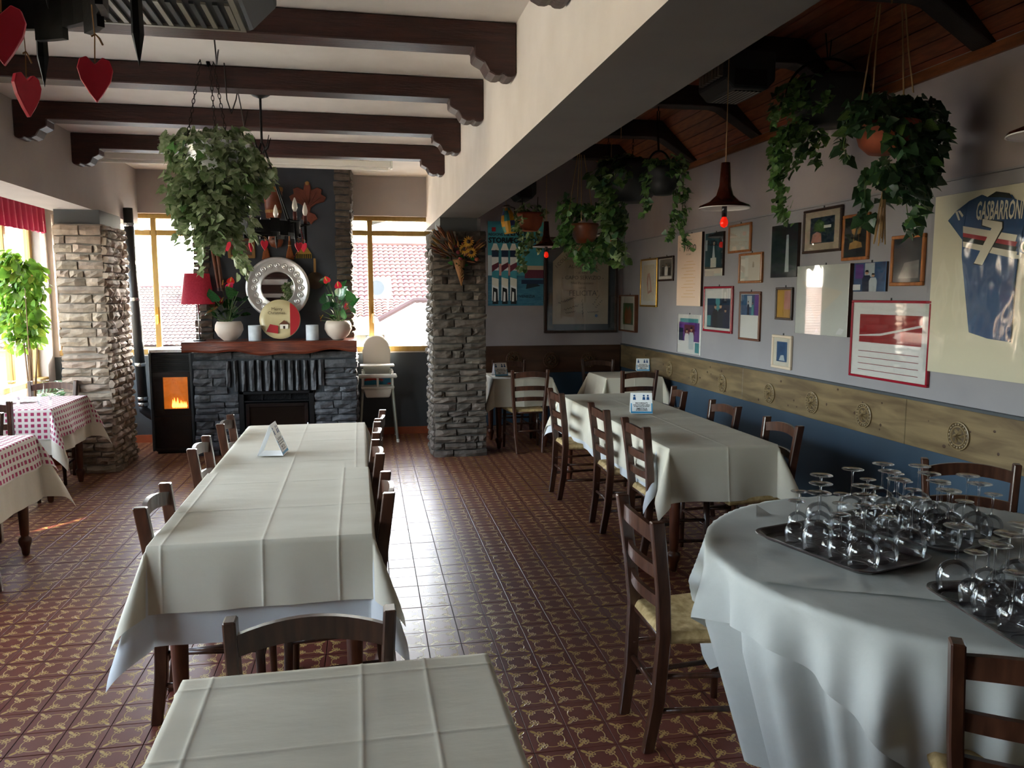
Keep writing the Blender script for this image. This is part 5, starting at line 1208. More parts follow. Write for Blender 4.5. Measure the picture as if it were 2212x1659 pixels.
for a, b in (((-0.34, -0.28), (0.34, -0.26)), ((-0.34, 0.29), (0.34, 0.31)), ((-0.34, -0.26), (-0.32, 0.29)), ((0.32, -0.26), (0.34, 0.29))): fr_.box((*a, -0.012), (*b, -0.0005))
fr_.build('grille_frame', 'unit_light', u1)
for k in range(16):
    x_ = -0.31 + 0.62 * k / 15; MB().hexa([(x_ - 0.012, 0.02, -0.011), (x_ + 0.006, 0.02, -0.011), (x_ + 0.006 - .0, 0.285, -0.011), (x_ - 0.012, 0.285, -0.011), (x_ - 0.012, 0.02, -0.001), (x_ + 0.006, 0.02, -0.001), (x_ + 0.006, 0.285, -0.001), (x_ - 0.012, 0.285, -0.001)]).build('louvre', 'unit_light' if k % 2 else 'unit_grey', u1)
for k in range(9):
    y_ = -0.25 + 0.027 * k; MB().box((-0.31, y_, -0.010), (0.31, y_ + 0.014, -0.001)).build('louvre', 'unit_dark', u1)
MB().box((-0.33, -0.27, -0.001), (0.33, 0.30, -0.0004)).build('filter', 'unit_dark', u1)
p = onY(1590, 165, 4.9); ceiling_unit('dark louvred air cleaner under the wooden ceiling near the hooped basket', (p.x, 4.9, 2.93), 0.34, 0.40, 0.24, 0.405, 0.0, True)
p = onY(1146, 405, 8.6); ceiling_unit('dark louvred air cleaner under the wooden ceiling beside the painted gourd', (p.x + 0.06, 9.3, 2.76), 0.26, 0.34, 0.24, 0.655, 0.0)

# roller screen case under the ceiling in front of the chimney
scr = thing('screen_case', 'long white roller screen case under the ceiling before the chimney', 'screen', (0, 0, 0))
a_, b_ = onY(185, 349, 8.05), onY(843, 350, 8.05)
MB().box((a_.x, 7.99, 2.895), (b_.x, 8.09, 2.955)).build('case', 'screen_white', scr, bev=0.008)
MB().box((b_.x, 7.985, 2.885), (b_.x + 0.02, 8.095, 2.965)).build('end_cap', 'plastic_white', scr); MB().box((a_.x - 0.02, 7.985, 2.885), (a_.x, 8.095, 2.965)).build('end_cap', 'plastic_white', scr)
MB().box((a_.x + 0.02, 8.03, 2.87), (b_.x - 0.02, 8.05, 2.894)).build('bottom_bar', 'screen_white', scr)
for f_ in (0.1, 0.5, 0.9): MB().box((a_.x + (b_.x - a_.x) * f_ - 0.02, 8.02, 2.956), (a_.x + (b_.x - a_.x) * f_ + 0.02, 8.06, CZ - 0.001)).build('bracket', 'steel', scr)

# red valance over the left windows
vl = MB(); nv_ = 160
vl.grid(nv_, 6, lambda i, j: (LW + 0.06 + 0.03 * math.sin(i * 0.95) * (0.4 + 0.12 * j), 5.9 + 3.2 * i / (nv_ - 1), 2.60 - 0.062 * j - (0.012 if j == 5 and i % 7 < 3 else 0)))
va = thing('window_valance', 'gathered dark red fabric valance above the left windows', 'curtain', (0, 0, 0)); vl.build('valance_cloth', 'red_cloth', va, True, fix=False)
MB().tube([(LW + 0.05, 5.85, 2.60), (LW + 0.05, 9.2, 2.60)], 0.012, 8).build('curtain_rod', 'black_iron', va)

# ------------------------------------------------------------------ pellet stove, flue, log
sv = thing('pellet_stove', 'black pellet stove with burning window beside the fireplace', 'stove', (-1.905, 8.58, 0))
MB().box((-0.195, 0.005, 0.02), (0.185, 0.50, 1.05)).build('body', 'stove_grey', sv, bev=0.01)
MB().box((-0.215, 0.0, 1.05), (0.205, 0.52, 1.085)).build('top_plate', 'steel', sv, bev=0.006)
MB().box((-0.215, -0.02, 0.03), (-0.19, 0.5, 1.05)).build('side_panel', 'unit_grey', sv, bev=0.004); MB().box((0.18, -0.02, 0.03), (0.205, 0.5, 1.05)).build('side_panel', 'unit_grey', sv, bev=0.004)
MB().box((-0.17, 0.0, 0.0), (0.16, 0.45, 0.02)).build('plinth', 'black_iron', sv)
for k in range(9): MB().box((-0.185, -0.012, 0.87 + k * 0.019), (0.175, 0.004, 0.879 + k * 0.019)).build('louvre', 'black_iron', sv)
dmb = MB(); dmb.box((-0.185, -0.018, 0.40), (-0.085, 0.004, 0.855)); dmb.box((0.155, -0.018, 0.40), (0.175, 0.004, 0.855)); dmb.box((-0.085, -0.018, 0.40), (0.155, 0.004, 0.47)); dmb.box((-0.085, -0.018, 0.80), (0.155, 0.004, 0.855))
sd_ = dmb.build('stove_door', 'black_gloss', sv)
MB().box((-0.185, -0.014, 0.06), (0.175, 0.004, 0.39)).build('lower_panel', 'black_gloss', sv)
MB().box((-0.085, 0.002, 0.47), (0.155, 0.0045, 0.80)).build('firebox_back', 'ember', sv)
fl = MB()
for k in range(9):
    x_ = 0.0 + k * 0.016; h_ = random.uniform(0.05, 0.12); fl.lathe([(0.001, 0), (0.011, 0.02), (0.008, h_ * 0.5), (0, h_)], 6, Matrix.Translation((x_, -0.005, 0.475)) @ Matrix.Diagonal((1, 0.35, 1, 1)))
fl.build('flame', 'flame', sv, True)
MB().box((-0.085, -0.014, 0.47), (0.155, -0.011, 0.80)).build('stove_glass', 'picture_glass', sd_)
cp_ = thing('remote_control', 'small black remote lying on top of the pellet stove', 'remote', (-1.78, 8.68, 1.0855)); MB().box((-0.05, -0.02, 0), (0.05, 0.02, 0.015)).build('case', 'black_gloss', cp_, bev=0.004)
for k in range(4): MB().box((-0.035 + k * 0.02, -0.008, 0.015), (-0.023 + k * 0.02, 0.008, 0.018)).build('button', 'unit_light', cp_)
fl_ = thing('flue_pipe', 'black stove flue pipe with silver clamps rising beside the pale pillar', 'flue pipe', (-2.245, 8.78, 0))
MB().tube([(0, 0, 0.50), (-0.05, 0, 2.53)], 0.048, 20).build('pipe', 'pipe_black', fl_, True)
MB().tube([(0, 0, 0.50), (0.0, 0, 0.44), (0.06, 0, 0.39), (0.09, 0, 0.37), (0.115, 0, 0.365)], 0.046, 20).build('elbow', 'pipe_black', fl_, True)
for z_, m_ in ((0.56, 'steel'), (0.50, 'steel'), (0.92, 'steel'), (1.60, 'steel'), (2.36, 'steel')): MB().lathe([(0.051, -0.018), (0.055, -0.012), (0.055, 0.012), (0.051, 0.018)], 20, Matrix.Translation((-0.0245 * (z_ - 0.5), 0, z_)), caps=False).build('clamp', m_, fl_, True)
MB().tube([(0.09, 0, 0.368), (0.118, 0, 0.366)], 0.052, 20).build('clamp', 'steel', fl_, True)
MB().box((-0.06, 0.045, 2.34), (-0.03, 0.51, 2.38)).build('wall_bracket', 'steel', fl_)
lg = thing('split_log', 'split orange firewood slab leaning by the flue pipe', 'firewood', (-2.40, 8.72, 0)); mb = MB()
mb.grid(7, 9, lambda i, j: [((-0.05 + 0.006 * math.sin(j * 1.3)), 0.02, j * 0.058), (-0.05, -0.03, j * 0.058), (0.0 + 0.008 * math.sin(j * 2), -0.045, j * 0.058), (0.055 + 0.008 * math.sin(j * 1.7), -0.03, j * 0.058), (0.05, 0.02, j * 0.058), (0, 0.035, j * 0.058), (-0.05 + 0.006 * math.sin(j * 1.3), 0.02, j * 0.058)][i])
mb.quad(*[(x_, y_, 8 * 0.058) for x_, y_ in ((-0.05, 0.02), (-0.05, -0.03), (0, -0.045), (0.055, -0.03), (0.05, 0.02), (0, 0.035))]); mb.build('wood', 'log_wood', lg)
MB().box((0.055, -0.03, 0.0), (0.075, 0.0, 0.44)).build('bark', 'wood_mid', lg)
# ------------------------------------------------------------------ mantel and chimney things
MZ = 1.1805; CY = 8.738
lp = thing('table_lamp', 'table lamp with crimson fabric shade at the end of the mantel', 'lamp', (onY(430, 700, 8.40).x, 8.40, MZ))
MB().box((-0.055, -0.05, 0), (0.055, 0.05, 0.012)).build('base', 'chrome_dark', lp, bev=0.003)
MB().tube([(0, 0, 0.012), (0, 0, 0.40)], 0.007, 10).build('stem', 'steel', lp, True)
zs0, zs1 = onY(427, 657, 8.40).z - MZ, onY(427, 591, 8.40).z - MZ
MB().lathe([(0.160, zs0), (0.118, zs1), (0.116, zs1), (0.158, zs0)], 32, caps=False).build('lamp_shade', 'red_shade', lp, True)
MB().tube([(-0.13, 0, zs1 - 0.06), (0.13, 0, zs1 - 0.06)], 0.003, 6).build('shade_spider', 'steel', lp)
MB().lathe([(0.012, 0.38), (0.028, 0.42), (0.028, 0.45), (0, 0.475)], 14).build('bulb', 'bulb_white', lp, True)
for px, w_ in ((551, 'left'), (675, 'right')):
    c = onY(px, 732, 8.36); o = thing('candle_jar', 'white cylindrical candle jar beside the %s' % ('left anthurium pot' if px < 600 else 'anthurium at the window end'), 'candle jar', (c.x, 8.36, MZ))
    MB().lathe([(0, 0), (0.062, 0), (0.064, 0.004), (0.064, 0.155), (0.060, 0.157), (0.058, 0.15), (0.056, 0.02), (0, 0.02)], 28).build('jar', 'candle_jar', o, True); MB().lathe([(0, 0.021), (0.055, 0.021), (0.055, 0.11), (0, 0.11)], 20).build('wax', 'paper_white', o, True)
# embossed silver mirror leaning on the chimney
mc = onY(601, 622, 8.62); mi = thing('round_mirror', 'round mirror in an embossed silver frame above the mantel', 'mirror', (mc.x, 8.60, mc.z)); mi.rotation_euler = (R(-6), 0, 0)
M90 = Matrix.Rotation(R(90), 4, 'X'); ro = 0.325
MB().lathe([(0.165, 0.0), (0.168, 0.022), (0.175, 0.024), (0.19, 0.014), (0.285, 0.012), (0.295, 0.022), (0.31, 0.022), (ro, 0.012), (ro, 0.0)], 64, M90, caps=False).build('silver_frame', 'silver', mi, True)
MB().lathe([(0, 0.004), (0.168, 0.004)], 48, M90, caps=False).build('mirror_glass', 'mirror', mi, True)
MB().lathe([(0, 0.0), (ro - 0.01, 0.0), (ro - 0.01, -0.006), (0, -0.006)], 48, M90).build('back_board', 'wood_dark', mi)
em = MB().lathe([(0.031, 0.0), (0.029, 0.009), (0.021, 0.011), (0.017, 0.005), (0.012, 0.010), (0, 0.014)], 12, M90, caps=False).mesh('emboss', 'silver', True)
for k in range(20):
    a = 2 * math.pi * k / 20; link('emboss', em, mi, (0.238 * math.cos(a), -0.012, 0.238 * math.sin(a)), None, 1.0)
# decorated round plate
pcx = onY(605, 697, 8.40); pt = thing('decorative_plate', 'cream round plate with red edge and small snowy house, leaning on the mirror', 'plate', (pcx.x, 8.43, MZ + 0.212)); pt.rotation_euler = (R(-11), 0, 0)
rp = 0.205
MB().lathe([(0, 0.0), (0.14, 0.0), (rp, 0.014), (rp, 0.018), (0.14, 0.005), (0, 0.005)], 48, M90).build('plate_body', 'plaque_cream', pt, True)
def disc_seg(x0, x1, r_, y_): 
    n = 16; A = [(x_, y_, -math.sqrt(max(0, r_ * r_ - x_ * x_))) for x_ in [x0 + (x1 - x0) * k / n for k in range(n + 1)]]; return A + [(x_, y_, -z_) for x_, _, z_ in reversed(A)]
mb = MB(); mb.quad(*disc_seg(0.10, 0.198, 0.199, -0.0195)); mb.build('red_band', 'photo_red', pt, fix=False)
mb = MB(); mb.cur = 0; mb.quad((0.0, -0.0195, -0.10), (0.08, -0.0195, -0.10), (0.08, -0.0195, -0.055), (0.0, -0.0195, -0.055)); mb.cur = 1; mb.quad((-0.015, -0.0196, -0.055), (0.095, -0.0196, -0.055), (0.04, -0.0196, -0.01)); mb.cur = 2; mb.quad((-0.14, -0.0195, -0.13), (-0.02, -0.0195, -0.15), (-0.02, -0.0195, -0.07), (-0.10, -0.0195, -0.05)); mb.cur = 3; mb.quad((0.03, -0.0197, -0.10), (0.05, -0.0197, -0.10), (0.05, -0.0197, -0.07), (0.03, -0.0197, -0.07))
mb.build('house_print', ['paper_cream', 'wood_mid', 'photo_red', 'wood_dark'], pt, fix=False)
lettering('lettering', 'Merry', 0.045, 'wood_dark', pt, -0.03, 0.105, -0.02); lettering('lettering', 'Christmas', 0.042, 'wood_dark', pt, -0.035, 0.065, -0.02)
# things hung on the chimney
def hung(name, label, cat, px, py, y=CY): p = onY(px, py, y); return thing(name, label, cat, (p.x, y, p.z))
o = hung('wooden_bucket', 'small dark wooden bucket with pale rim hung on the chimney', 'bucket', 592, 442); o.location.y = CY - 0.10
MB().lathe([(0, -0.15), (0.075, -0.15), (0.098, 0.14), (0.10, 0.16), (0.09, 0.16), (0.07, -0.13), (0, -0.13)], 20).build('staves', 'copper', o, True); MB().lathe([(0.101, 0.125), (0.104, 0.13), (0.105, 0.16), (0.101, 0.165)], 20, caps=False).build('rim', 'bucket_rim', o, True); MB().lathe([(0.080, -0.10), (0.083, -0.09), (0.085, -0.07)], 20, caps=False).build('hoop', 'bucket_rim', o)
o = hung('carved_ornament', 'carved brown wooden leaf-fan ornament hung on the chimney', 'ornament', 665, 436)
fan = [(0.0, 0.20), (0.03, 0.19), (0.04, 0.12), (0.10, 0.15), (0.15, 0.13), (0.14, 0.08), (0.19, 0.05), (0.17, 0.0), (0.09, -0.02), (0.03, -0.06), (0.02, -0.11), (0.07, -0.13), (0.10, -0.18), (0.06, -0.20), (0.03, -0.24), (0.0, -0.20)]
MB().prism(fan + [(-x_ * (0.75 if z_ < -0.1 else 1.0), z_) for x_, z_ in reversed(fan[1:-1])], -0.03, 0.0).build('carving', 'carved_leaf', o, bev=0.006)
for a in (-60, -35, -12, 12, 35, 60):
    t = R(a); MB().tube([(0.02 * math.sin(t), -0.034, -0.04), (0.15 * math.sin(t), -0.036, -0.03 + 0.15 * math.cos(t))], [0.010, 0.004], 6).build('vein', 'carved_leaf', o)
MB().lathe([(0.02, 0.17), (0.024, 0.20), (0.0, 0.215)], 10, Matrix.Translation((0, -0.02, 0))).build('knob', 'bucket_rim', o)
o = hung('frying_pan', 'small dark frying pan hung by its handle beside the mirror', 'pan', 681, 606)
MB().lathe([(0, -0.0), (0.075, 0.0), (0.09, 0.035), (0.093, 0.035), (0.08, -0.003), (0, -0.003)], 28, Matrix.Rotation(R(90), 4, 'X')).build('pan_body', 'pan_metal', o, True); MB().box((-0.011, -0.038, 0.085), (0.013, -0.030, 0.235)).build('handle', 'bucket_rim', o, bev=0.003)
for px, py, nm in ((575, 532, 'beside the round gourd mask'), (626, 532, 'beside the brass rake')):
    o = hung('hand_broom', 'small straw hand broom on the chimney %s' % nm, 'broom', px, py)
    MB().lathe([(0.045, -0.14), (0.035, -0.08), (0.016, -0.01), (0.014, 0.05), (0.006, 0.06)], 12, Matrix.Translation((0, -0.03, 0)) @ Matrix.Diagonal((1, 0.5, 1, 1))).build('bristles', 'broom', o, True); MB().tube([(0, -0.03, 0.05), (0, -0.03, 0.11)], 0.009, 8).build('handle', 'wood_orange', o); MB().lathe([(0.0175, 0), (0.0175, 0.012)], 12, Matrix.Translation((0, -0.03, 0.0)) @ Matrix.Diagonal((1, .55, 1, 1)), caps=False).build('binding', 'rope', o)
o = hung('gourd_mask', 'round brown gourd hung between two straw brooms', 'gourd', 597, 519); MB().lathe([(0, -0.085), (0.05, -0.07), (0.075, -0.02), (0.07, 0.03), (0.04, 0.065), (0.015, 0.085), (0, 0.10)], 20, Matrix.Translation((0, -0.05, 0)) @ Matrix.Diagonal((1, 0.6, 1, 1))).build('shell', 'copper', o, True); MB().tube([(0, -0.05, 0.095), (0, -0.02, 0.13)], 0.004, 5).build('loop', 'rope', o)
for s_ in (-1, 1): MB().lathe([(0.012, 0), (0, 0.004)], 10, Matrix.Translation((s_ * 0.026, -0.094, 0.01)) @ Matrix.Rotation(R(90), 4, 'X')).build('eye_hole', 'wood_dark', o)
o = hung('brass_rake_head', 'toothed brass olive rake head hung on the chimney', 'rake', 656, 545)
MB().prism([(-0.085, -0.02), (-0.04, 0.05), (-0.03, 0.085), (-0.015, 0.085), (-0.01, 0.06), (0.01, 0.06), (0.015, 0.085), (0.03, 0.085), (0.04, 0.05), (0.085, -0.02)], -0.018, 0.0).build('plate', 'brass', o, bev=0.003)
for k in range(9): MB().box((-0.082 + k * 0.0195, -0.016, -0.065), (-0.073 + k * 0.0195, -0.006, -0.021)).build('tooth', 'brass', o)
o = hung('wicker_letter_rack', 'pale framed letter rack half covered by trailing ivy', 'rack', 522, 531)
fm = MB(); w_, h_ = 0.135, 0.13
for a, b in (((-w_, -h_), (w_, -h_ + 0.03)), ((-w_, h_ - 0.03), (w_, h_)), ((-w_, -h_ + 0.03), (-w_ + 0.03, h_ - 0.03)), ((w_ - 0.03, -h_ + 0.03), (w_, h_ - 0.03))): fm.box((a[0], -0.03, a[1]), (b[0], 0, b[1]))
fm.build('frame', 'bucket_rim', o, bev=0.003); MB().box((-w_ + 0.03, -0.012, -h_ + 0.03), (w_ - 0.03, -0.008, h_ - 0.03)).build('panel', 'copper', o); MB().box((-w_ + 0.03, -0.026, 0.01), (w_ - 0.03, -0.016, 0.05)).build('slat', 'stone_dark', o); MB().box((-w_ + 0.03, -0.026, -0.09), (w_ - 0.03, -0.016, -0.05)).build('slat', 'stone_dark', o)
for k, (x0_, x1_) in enumerate(((452, 474), (463, 481))):
    A, B = onY(x0_, 500, CY - 0.03), onY(x1_, 628, CY - 0.06 - 0.03 * k); o = thing('wooden_pole', ('slim' if k else 'broader') + ' brown wooden pole leaning on the chimney behind the ivy', 'pole', (B.x, B.y, B.z))
    sh_ = A - B; MB().tube([(0, 0, 0), sh_ * 0.5, sh_], [0.018, 0.019, 0.014], 8).build('shaft', 'wood_mid', o); MB().lathe([(0.021, 0.0), (0.022, 0.02), (0.02, 0.03)], 8, caps=False).build('ferrule', 'wood_dark', o)
# bead garland hanging on the chandelier side of the chimney
o = hung('bead_garland', 'red bead garland hung on the chimney above the brass rake', 'garland', 650, 500)
bm_ = MB().lathe([(0, -0.008), (0.008, -0.003), (0.008, 0.003), (0, 0.008)], 8).mesh('bead', 'dried_red', True)
for k in range(18):
    t = k / 17; link('bead', bm_, o, (0.03 * math.sin(t * 3.1) + 0.0 - 0.09 * t * t, -0.03, 0.02 - 0.30 * t))

# ------------------------------------------------------------------ dried bouquet on the dark pillar
pb = onY(995, 545, 7.80); bq = thing('dried_bouquet', 'dried flower bouquet in a wicker cone on the dark stone pillar', 'bouquet', (pb.x, 7.80, pb.z))
tip = onY(997, 617, 7.80) - bq.location; topc = onY(992, 560, 7.76) - bq.location
MB().tube([tip, tip.lerp(topc, 0.5), topc], [0.006, 0.035, 0.065], 14).build('wicker_cone', 'wicker', bq, True)
for k in range(10):
    a = k * 0.63; MB().tube([tip.lerp(topc, k / 10) + Vector((0, -(0.008 + 0.058 * k / 10) - 0.002, 0)), tip.lerp(topc, min(1, k / 10 + 0.12)) + Vector((0.03 * math.sin(a), -(0.008 + 0.055 * k / 10) - 0.004, 0))], 0.004, 5).build('wicker_strand', 'dried_tan', bq)
sp_ = MB().lathe([(0, 0), (0.10, 0.25), (0.08, 0.6), (0, 1.0)], 6).mesh('dried_spike', 'dried_brown', True); sp2 = MB().lathe([(0, 0), (0.14, 0.3), (0.10, 0.7), (0, 1.0)], 6).mesh('dried_spike', 'dried_tan', True)
for k in range(72):
    if k < 46: p = onY(random.gauss(968, 13), random.gauss(528, 18), 7.78 - random.uniform(0, 0.10)) - bq.location
    else: p = onY(random.gauss(1010, 16), random.gauss(540, 12), 7.78 - random.uniform(0, 0.08)) - bq.location
    d = (p - topc); d.y -= 0.05; link('dried_spike', random.choice((sp_, sp_, sp2)), bq, p - d.normalized() * 0.03, d.to_track_quat('Z', 'Y').to_euler(), random.uniform(0.07, 0.13))
for px, py in ((1012, 522), (1018, 545), (1003, 538)):
    c = onY(px, py, 7.70) - bq.location
    f = link('sunflower', MB().lathe([(0, -0.004), (0.02, -0.002), (0.018, 0.008), (0, 0.011)], 12, Matrix.Rotation(R(90), 4, 'X')).mesh('sunflower', 'wood_dark', True), bq, c)
    pe = MB().add([(0, 0, 0), (0.010, -0.004, 0.02), (0, -0.002, 0.045), (-0.010, -0.004, 0.02)], [(0, 1, 2, 3)]).mesh('petal', 'sunflower')
    for q in range(14): link('petal', pe, f, (0.014 * math.sin(q * 0.449), -0.001, 0.014 * math.cos(q * 0.449)), (0, q * 0.449, 0))
rb_ = MB().lathe([(0, -0.02), (0.02, -0.01), (0.022, 0.006), (0.01, 0.018), (0, 0.014)], 10).mesh('dried_rose', 'dried_red', True)
for px, py in ((990, 545), (995, 560), (985, 532), (1030, 560), (1025, 535), (1000, 525)): link('dried_rose', rb_, bq, onY(px, py, 7.72) - bq.location, None, random.uniform(0.8, 1.2))
for k in range(14):
    p = onY(random.gauss(1005, 25), random.gauss(560, 9), 7.74) - bq.location; link('leaf', random.choice(LEAF['glossy']), bq, p, leaf_rot(p + bq.location, bq.location, 0.5), 0.05)

# ------------------------------------------------------------------ pictures
def person(q, x, z0, h, body, head=1):
    """simple standing silhouette in picture units; returns list of (material, polygon)"""
    w = h * 0.17
    return [(body, [(x - w, z0), (x + w, z0), (x + w * 1.1, z0 + h * 0.55), (x + w * 0.7, z0 + h * 0.72), (x - w * 0.7, z0 + h * 0.72), (x - w * 1.1, z0 + h * 0.55)]),
            ('photo_skin', [(x + 0.075 * h * math.cos(k * R(45)), z0 + h * 0.84 + 0.095 * h * math.sin(k * R(45))) for k in range(8)]),
            ('ink', [(x - 0.075 * h, z0 + h * 0.86), (x + 0.075 * h, z0 + h * 0.86), (x + 0.05 * h, z0 + h * 0.95), (x - 0.05 * h, z0 + h * 0.95)])]
def picture(label, plane, at, w, h, border, fm_, art, depth=0.022, glass='picture_glass', name='picture_frame', cat='picture', nail=True, texts=()):
    """framed picture; plane 'R' = right wall, 'B' = back wall; at = (along, z of bottom); art = list of (mat, polygon in 0..1 of the sheet)"""
    if plane == 'R': t = thing(name, label, cat, (RW - 0.0005, at[0], at[1]), R(-90))
    else: t = thing(name, label, cat, (at[0], RB - 0.0005, at[1]), 0)
    b = border; x0, x1 = -w / 2, w / 2
    if b:
        for nm, P, Q in (('bottom', (x0, 0), (x1, b)), ('top', (x0, h - b), (x1, h)), ('left', (x0, b), (x0 + b, h - b)), ('right', (x1 - b, b), (x1, h - b))):
            MB().box((P[0], -depth, P[1]), (Q[0], 0, Q[1])).build('frame_bar', fm_, t, bev=min(0.004, b * 0.2))
    else: MB().box((x0, -depth + 0.004, 0), (x1, 0, h)).build('backing', fm_, t)
    bb_ = b * 0.9; iw, ih = w - 2 * bb_, h - 2 * bb_; yy = -depth * 0.55 if b else -depth + 0.0035
    mats, mb = [], MB()
    for k, (m_, poly) in enumerate(art):
        if m_ not in mats: mats.append(m_)
        mb.cur = mats.index(m_); e_ = 0.00035 * k
        mb.quad(*[(x0 + bb_ + u_ * iw, yy - e_, bb_ + v_ * ih) for u_, v_ in poly])
    mb.build('print', mats, t, fix=False)
    e_ = 0.00035 * len(art) + 0.0004
    for txt, sz, u_, v_, m_, rot_, kw in texts:
        link('lettering', text_mesh(txt, sz * ih, m_, **kw), t, (x0 + bb_ + u_ * iw, yy - e_, bb_ + v_ * ih), Euler((R(90), -R(rot_), 0)))
    if glass: MB().box((x0 + bb_, yy - e_ - 0.0025, bb_), (x1 - bb_, yy - e_ - 0.0012, h - bb_)).build('glass', glass, t)
    if nail: MB().box((-0.006, -0.004, h), (0.006, 0, h + 0.016)).build('hook', 'ink', t)
    return t
def rect(a, b, c, d): return [(a, b), (c, b), (c, d), (a, d)]
def rw(xl, xr, yt, yb):
    a, b_, c_ = onX(xl, yt, RW), onX(xl, yb, RW), onX(xr, (yt + yb) / 2, RW)
    y1_, y2_ = (a.y + b_.y) / 2, c_.y
    return ((y1_ + y2_) / 2, b_.z), y1_ - y2_, a.z - b_.z
def wallpic(label, xl, xr, yt, yb, border, fm_, art, **kw):
    at, w_, h_ = rw(xl, xr, yt, yb); return picture(label, 'R', at, w_, h_, border, fm_, art, **kw)
FULL = rect(0, 0, 1, 1)
wallpic('small painting of orange flowers on green in a deep wooden frame', 1344, 1379, 637, 714, 0.018, 'wood_mid', [('paper_cream', FULL), ('photo_green', rect(.17, .17, .83, .8)), ('photo_orange', [(.3, .2), (.7, .2), (.75, .5), (.62, .72), (.5, .6), (.38, .7), (.27, .48)])], depth=0.05)
wallpic('tall narrow pencil sketch in a gold frame', 1386, 1422, 561, 662, 0.02, 'gold', [('paper_white', FULL), ('paper_cream', rect(.15, .1, .85, .9)), ('photo_pinkish', [(.45, .25), (.7, .3), (.65, .5), (.55, .72), (.42, .7), (.38, .5)]), ('paper_cream', [(.48, .3), (.62, .34), (.58, .5), (.5, .66), (.46, .5)])])
wallpic('small black and white photo of people in a dark frame', 1424, 1457, 556, 608, 0.022, 'wood_dark', [('photo_white', FULL), ('photo_grey', rect(.08, .15, .92, .95))] + person(0, .3, .18, .55, 'ink') + person(0, .55, .18, .6, 'photo_white') + person(0, .78, .18, .5, 'ink'))
wallpic('tall sepia handbill poster headed PALIO', 1468, 1520, 510, 660, 0.0, 'wood_dark', [('paper_pink', FULL)] + [('photo_gold', rect(.2 + .1 * (k % 3), .12 + k * .045, .78 - .08 * (k % 2), .126 + k * .045)) for k in range(12)], depth=0.03, glass=None,
        texts=[('PALIO', .115, .60, .80, 'ink_grey', 0, dict(bold=0.002)), ('Il Monferrino', .035, .5, .92, 'ink_grey', 0, {}), ('dal 13 giugno', .03, .5, .72, 'ink_grey', 0, {}), ('L', .07, .12, .80, 'ink_grey', 0, {})])
wallpic('dark photo of a person in evening dress above a pale caption strip', 1528, 1566, 506, 597, 0.0, 'wood_dark', [('photo_dark', FULL), ('paper_cream', rect(0, 0, 1, .17)), ('photo_pale', rect(.0, .6, .12, .85))] + person(0, .5, .2, .68, 'ink') + [('paper_cream', rect(.33, .2, .65, .42)), ('photo_pale', [(.42, .42), (.58, .42), (.52, .7), (.47, .7)])], depth=0.025)
wallpic('faint drawing in a twisted orange wooden frame, upper of the overlapping pair', 1577, 1625, 488, 548, 0.02, 'wood_orange', [('paper_cream', FULL), ('paper_tan', rect(.28, .45, .29, .75)), ('paper_tan', rect(.55, .5, .56, .7))])
wallpic('faint pencil drawing in a twisted orange wooden frame, lower of the overlapping pair', 1600, 1650, 549, 612, 0.02, 'wood_orange', [('paper_cream', FULL), ('paper_tan', [(.58, .52), (.68, .52), (.66, .72), (.61, .74)])], depth=0.026)
wallpic('colour photo of two people in a dark red frame', 1523, 1585, 619, 715, 0.022, 'frame_red', [('photo_white', FULL), ('photo_navy', rect(.1, .06, .95, .76)), ('photo_teal', rect(.42, .45, .58, .76)), ('photo_teal', rect(.1, .1, .25, .35))] + person(0, .42, .06, .6, 'ink') + person(0, .62, .06, .62, 'photo_dark') + person(0, .8, .06, .5, 'photo_navy'))
wallpic('photo of two people over a blank sheet in a brown frame', 1600, 1645, 630, 733, 0.02, 'wood_mid', [('photo_white', FULL), ('photo_blue', rect(.02, .52, .98, .98)), ('photo_purple', rect(.75, .52, .98, .98)), ('photo_pale', rect(.35, .7, .6, .95))] + person(0, .42, .52, .34, 'photo_navy') + person(0, .66, .52, .32, 'photo_teal'))
wallpic('unframed colour flyer with two people in white on purple', 1466, 1515, 678, 760, 0.0, 'paper_white', [('photo_white', FULL), ('photo_purple', rect(.05, .32, .95, .8)), ('photo_teal', rect(.1, .8, .9, .9)), ('photo_navy', rect(.05, .32, .25, .65)), ('photo_teal', rect(.78, .05, .95, .3)), ('photo_maroon', rect(.3, .5, .75, .74))] + person(0, .42, .12, .55, 'photo_white') + person(0, .62, .12, .6, 'photo_pale'), depth=0.012, glass='picture_glass')
wallpic('small gilt-edged dark frame with yellow and pink reflections painted into its print', 1679, 1715, 621, 690, 0.018, 'wood_dark', [('photo_gold', FULL), ('photo_yellow', rect(.05, .05, .5, .95)), ('photo_pinkish', rect(.5, .3, .95, .95))])  # reflection in the glass is painted as colour on the print
wallpic('small blue print in a pale cream frame, hung lowest', 1671, 1713, 722, 793, 0.022, 'frame_pale', [('paper_cream', FULL), ('photo_blue', rect(.2, .16, .82, .86)), ('photo_pale', [(.35, .2), (.7, .2), (.62, .4), (.45, .38)])])
wallpic('dark frameless picture with strongly mirroring glass', 1673, 1729, 490, 600, 0.0, 'wood_dark', [('photo_dark', FULL), ('photo_pale', [(.55, .1), (.7, .1), (.66, .8), (.58, .8)])], depth=0.03, glass='plastic_wrap')
wallpic('photo with flowers on a cream mat in a brown frame', 1739, 1822, 457, 549, 0.02, 'wood_dark', [('frame_pale', FULL), ('photo_navy', rect(.16, .18, .84, .84)), ('photo_green', [(.25, .5), (.6, .45), (.55, .7), (.4, .8), (.28, .7)]), ('photo_pinkish', [(.2, .2), (.5, .2), (.48, .42), (.36, .48), (.24, .42)]), ('photo_white', rect(.55, .55, .75, .62))])
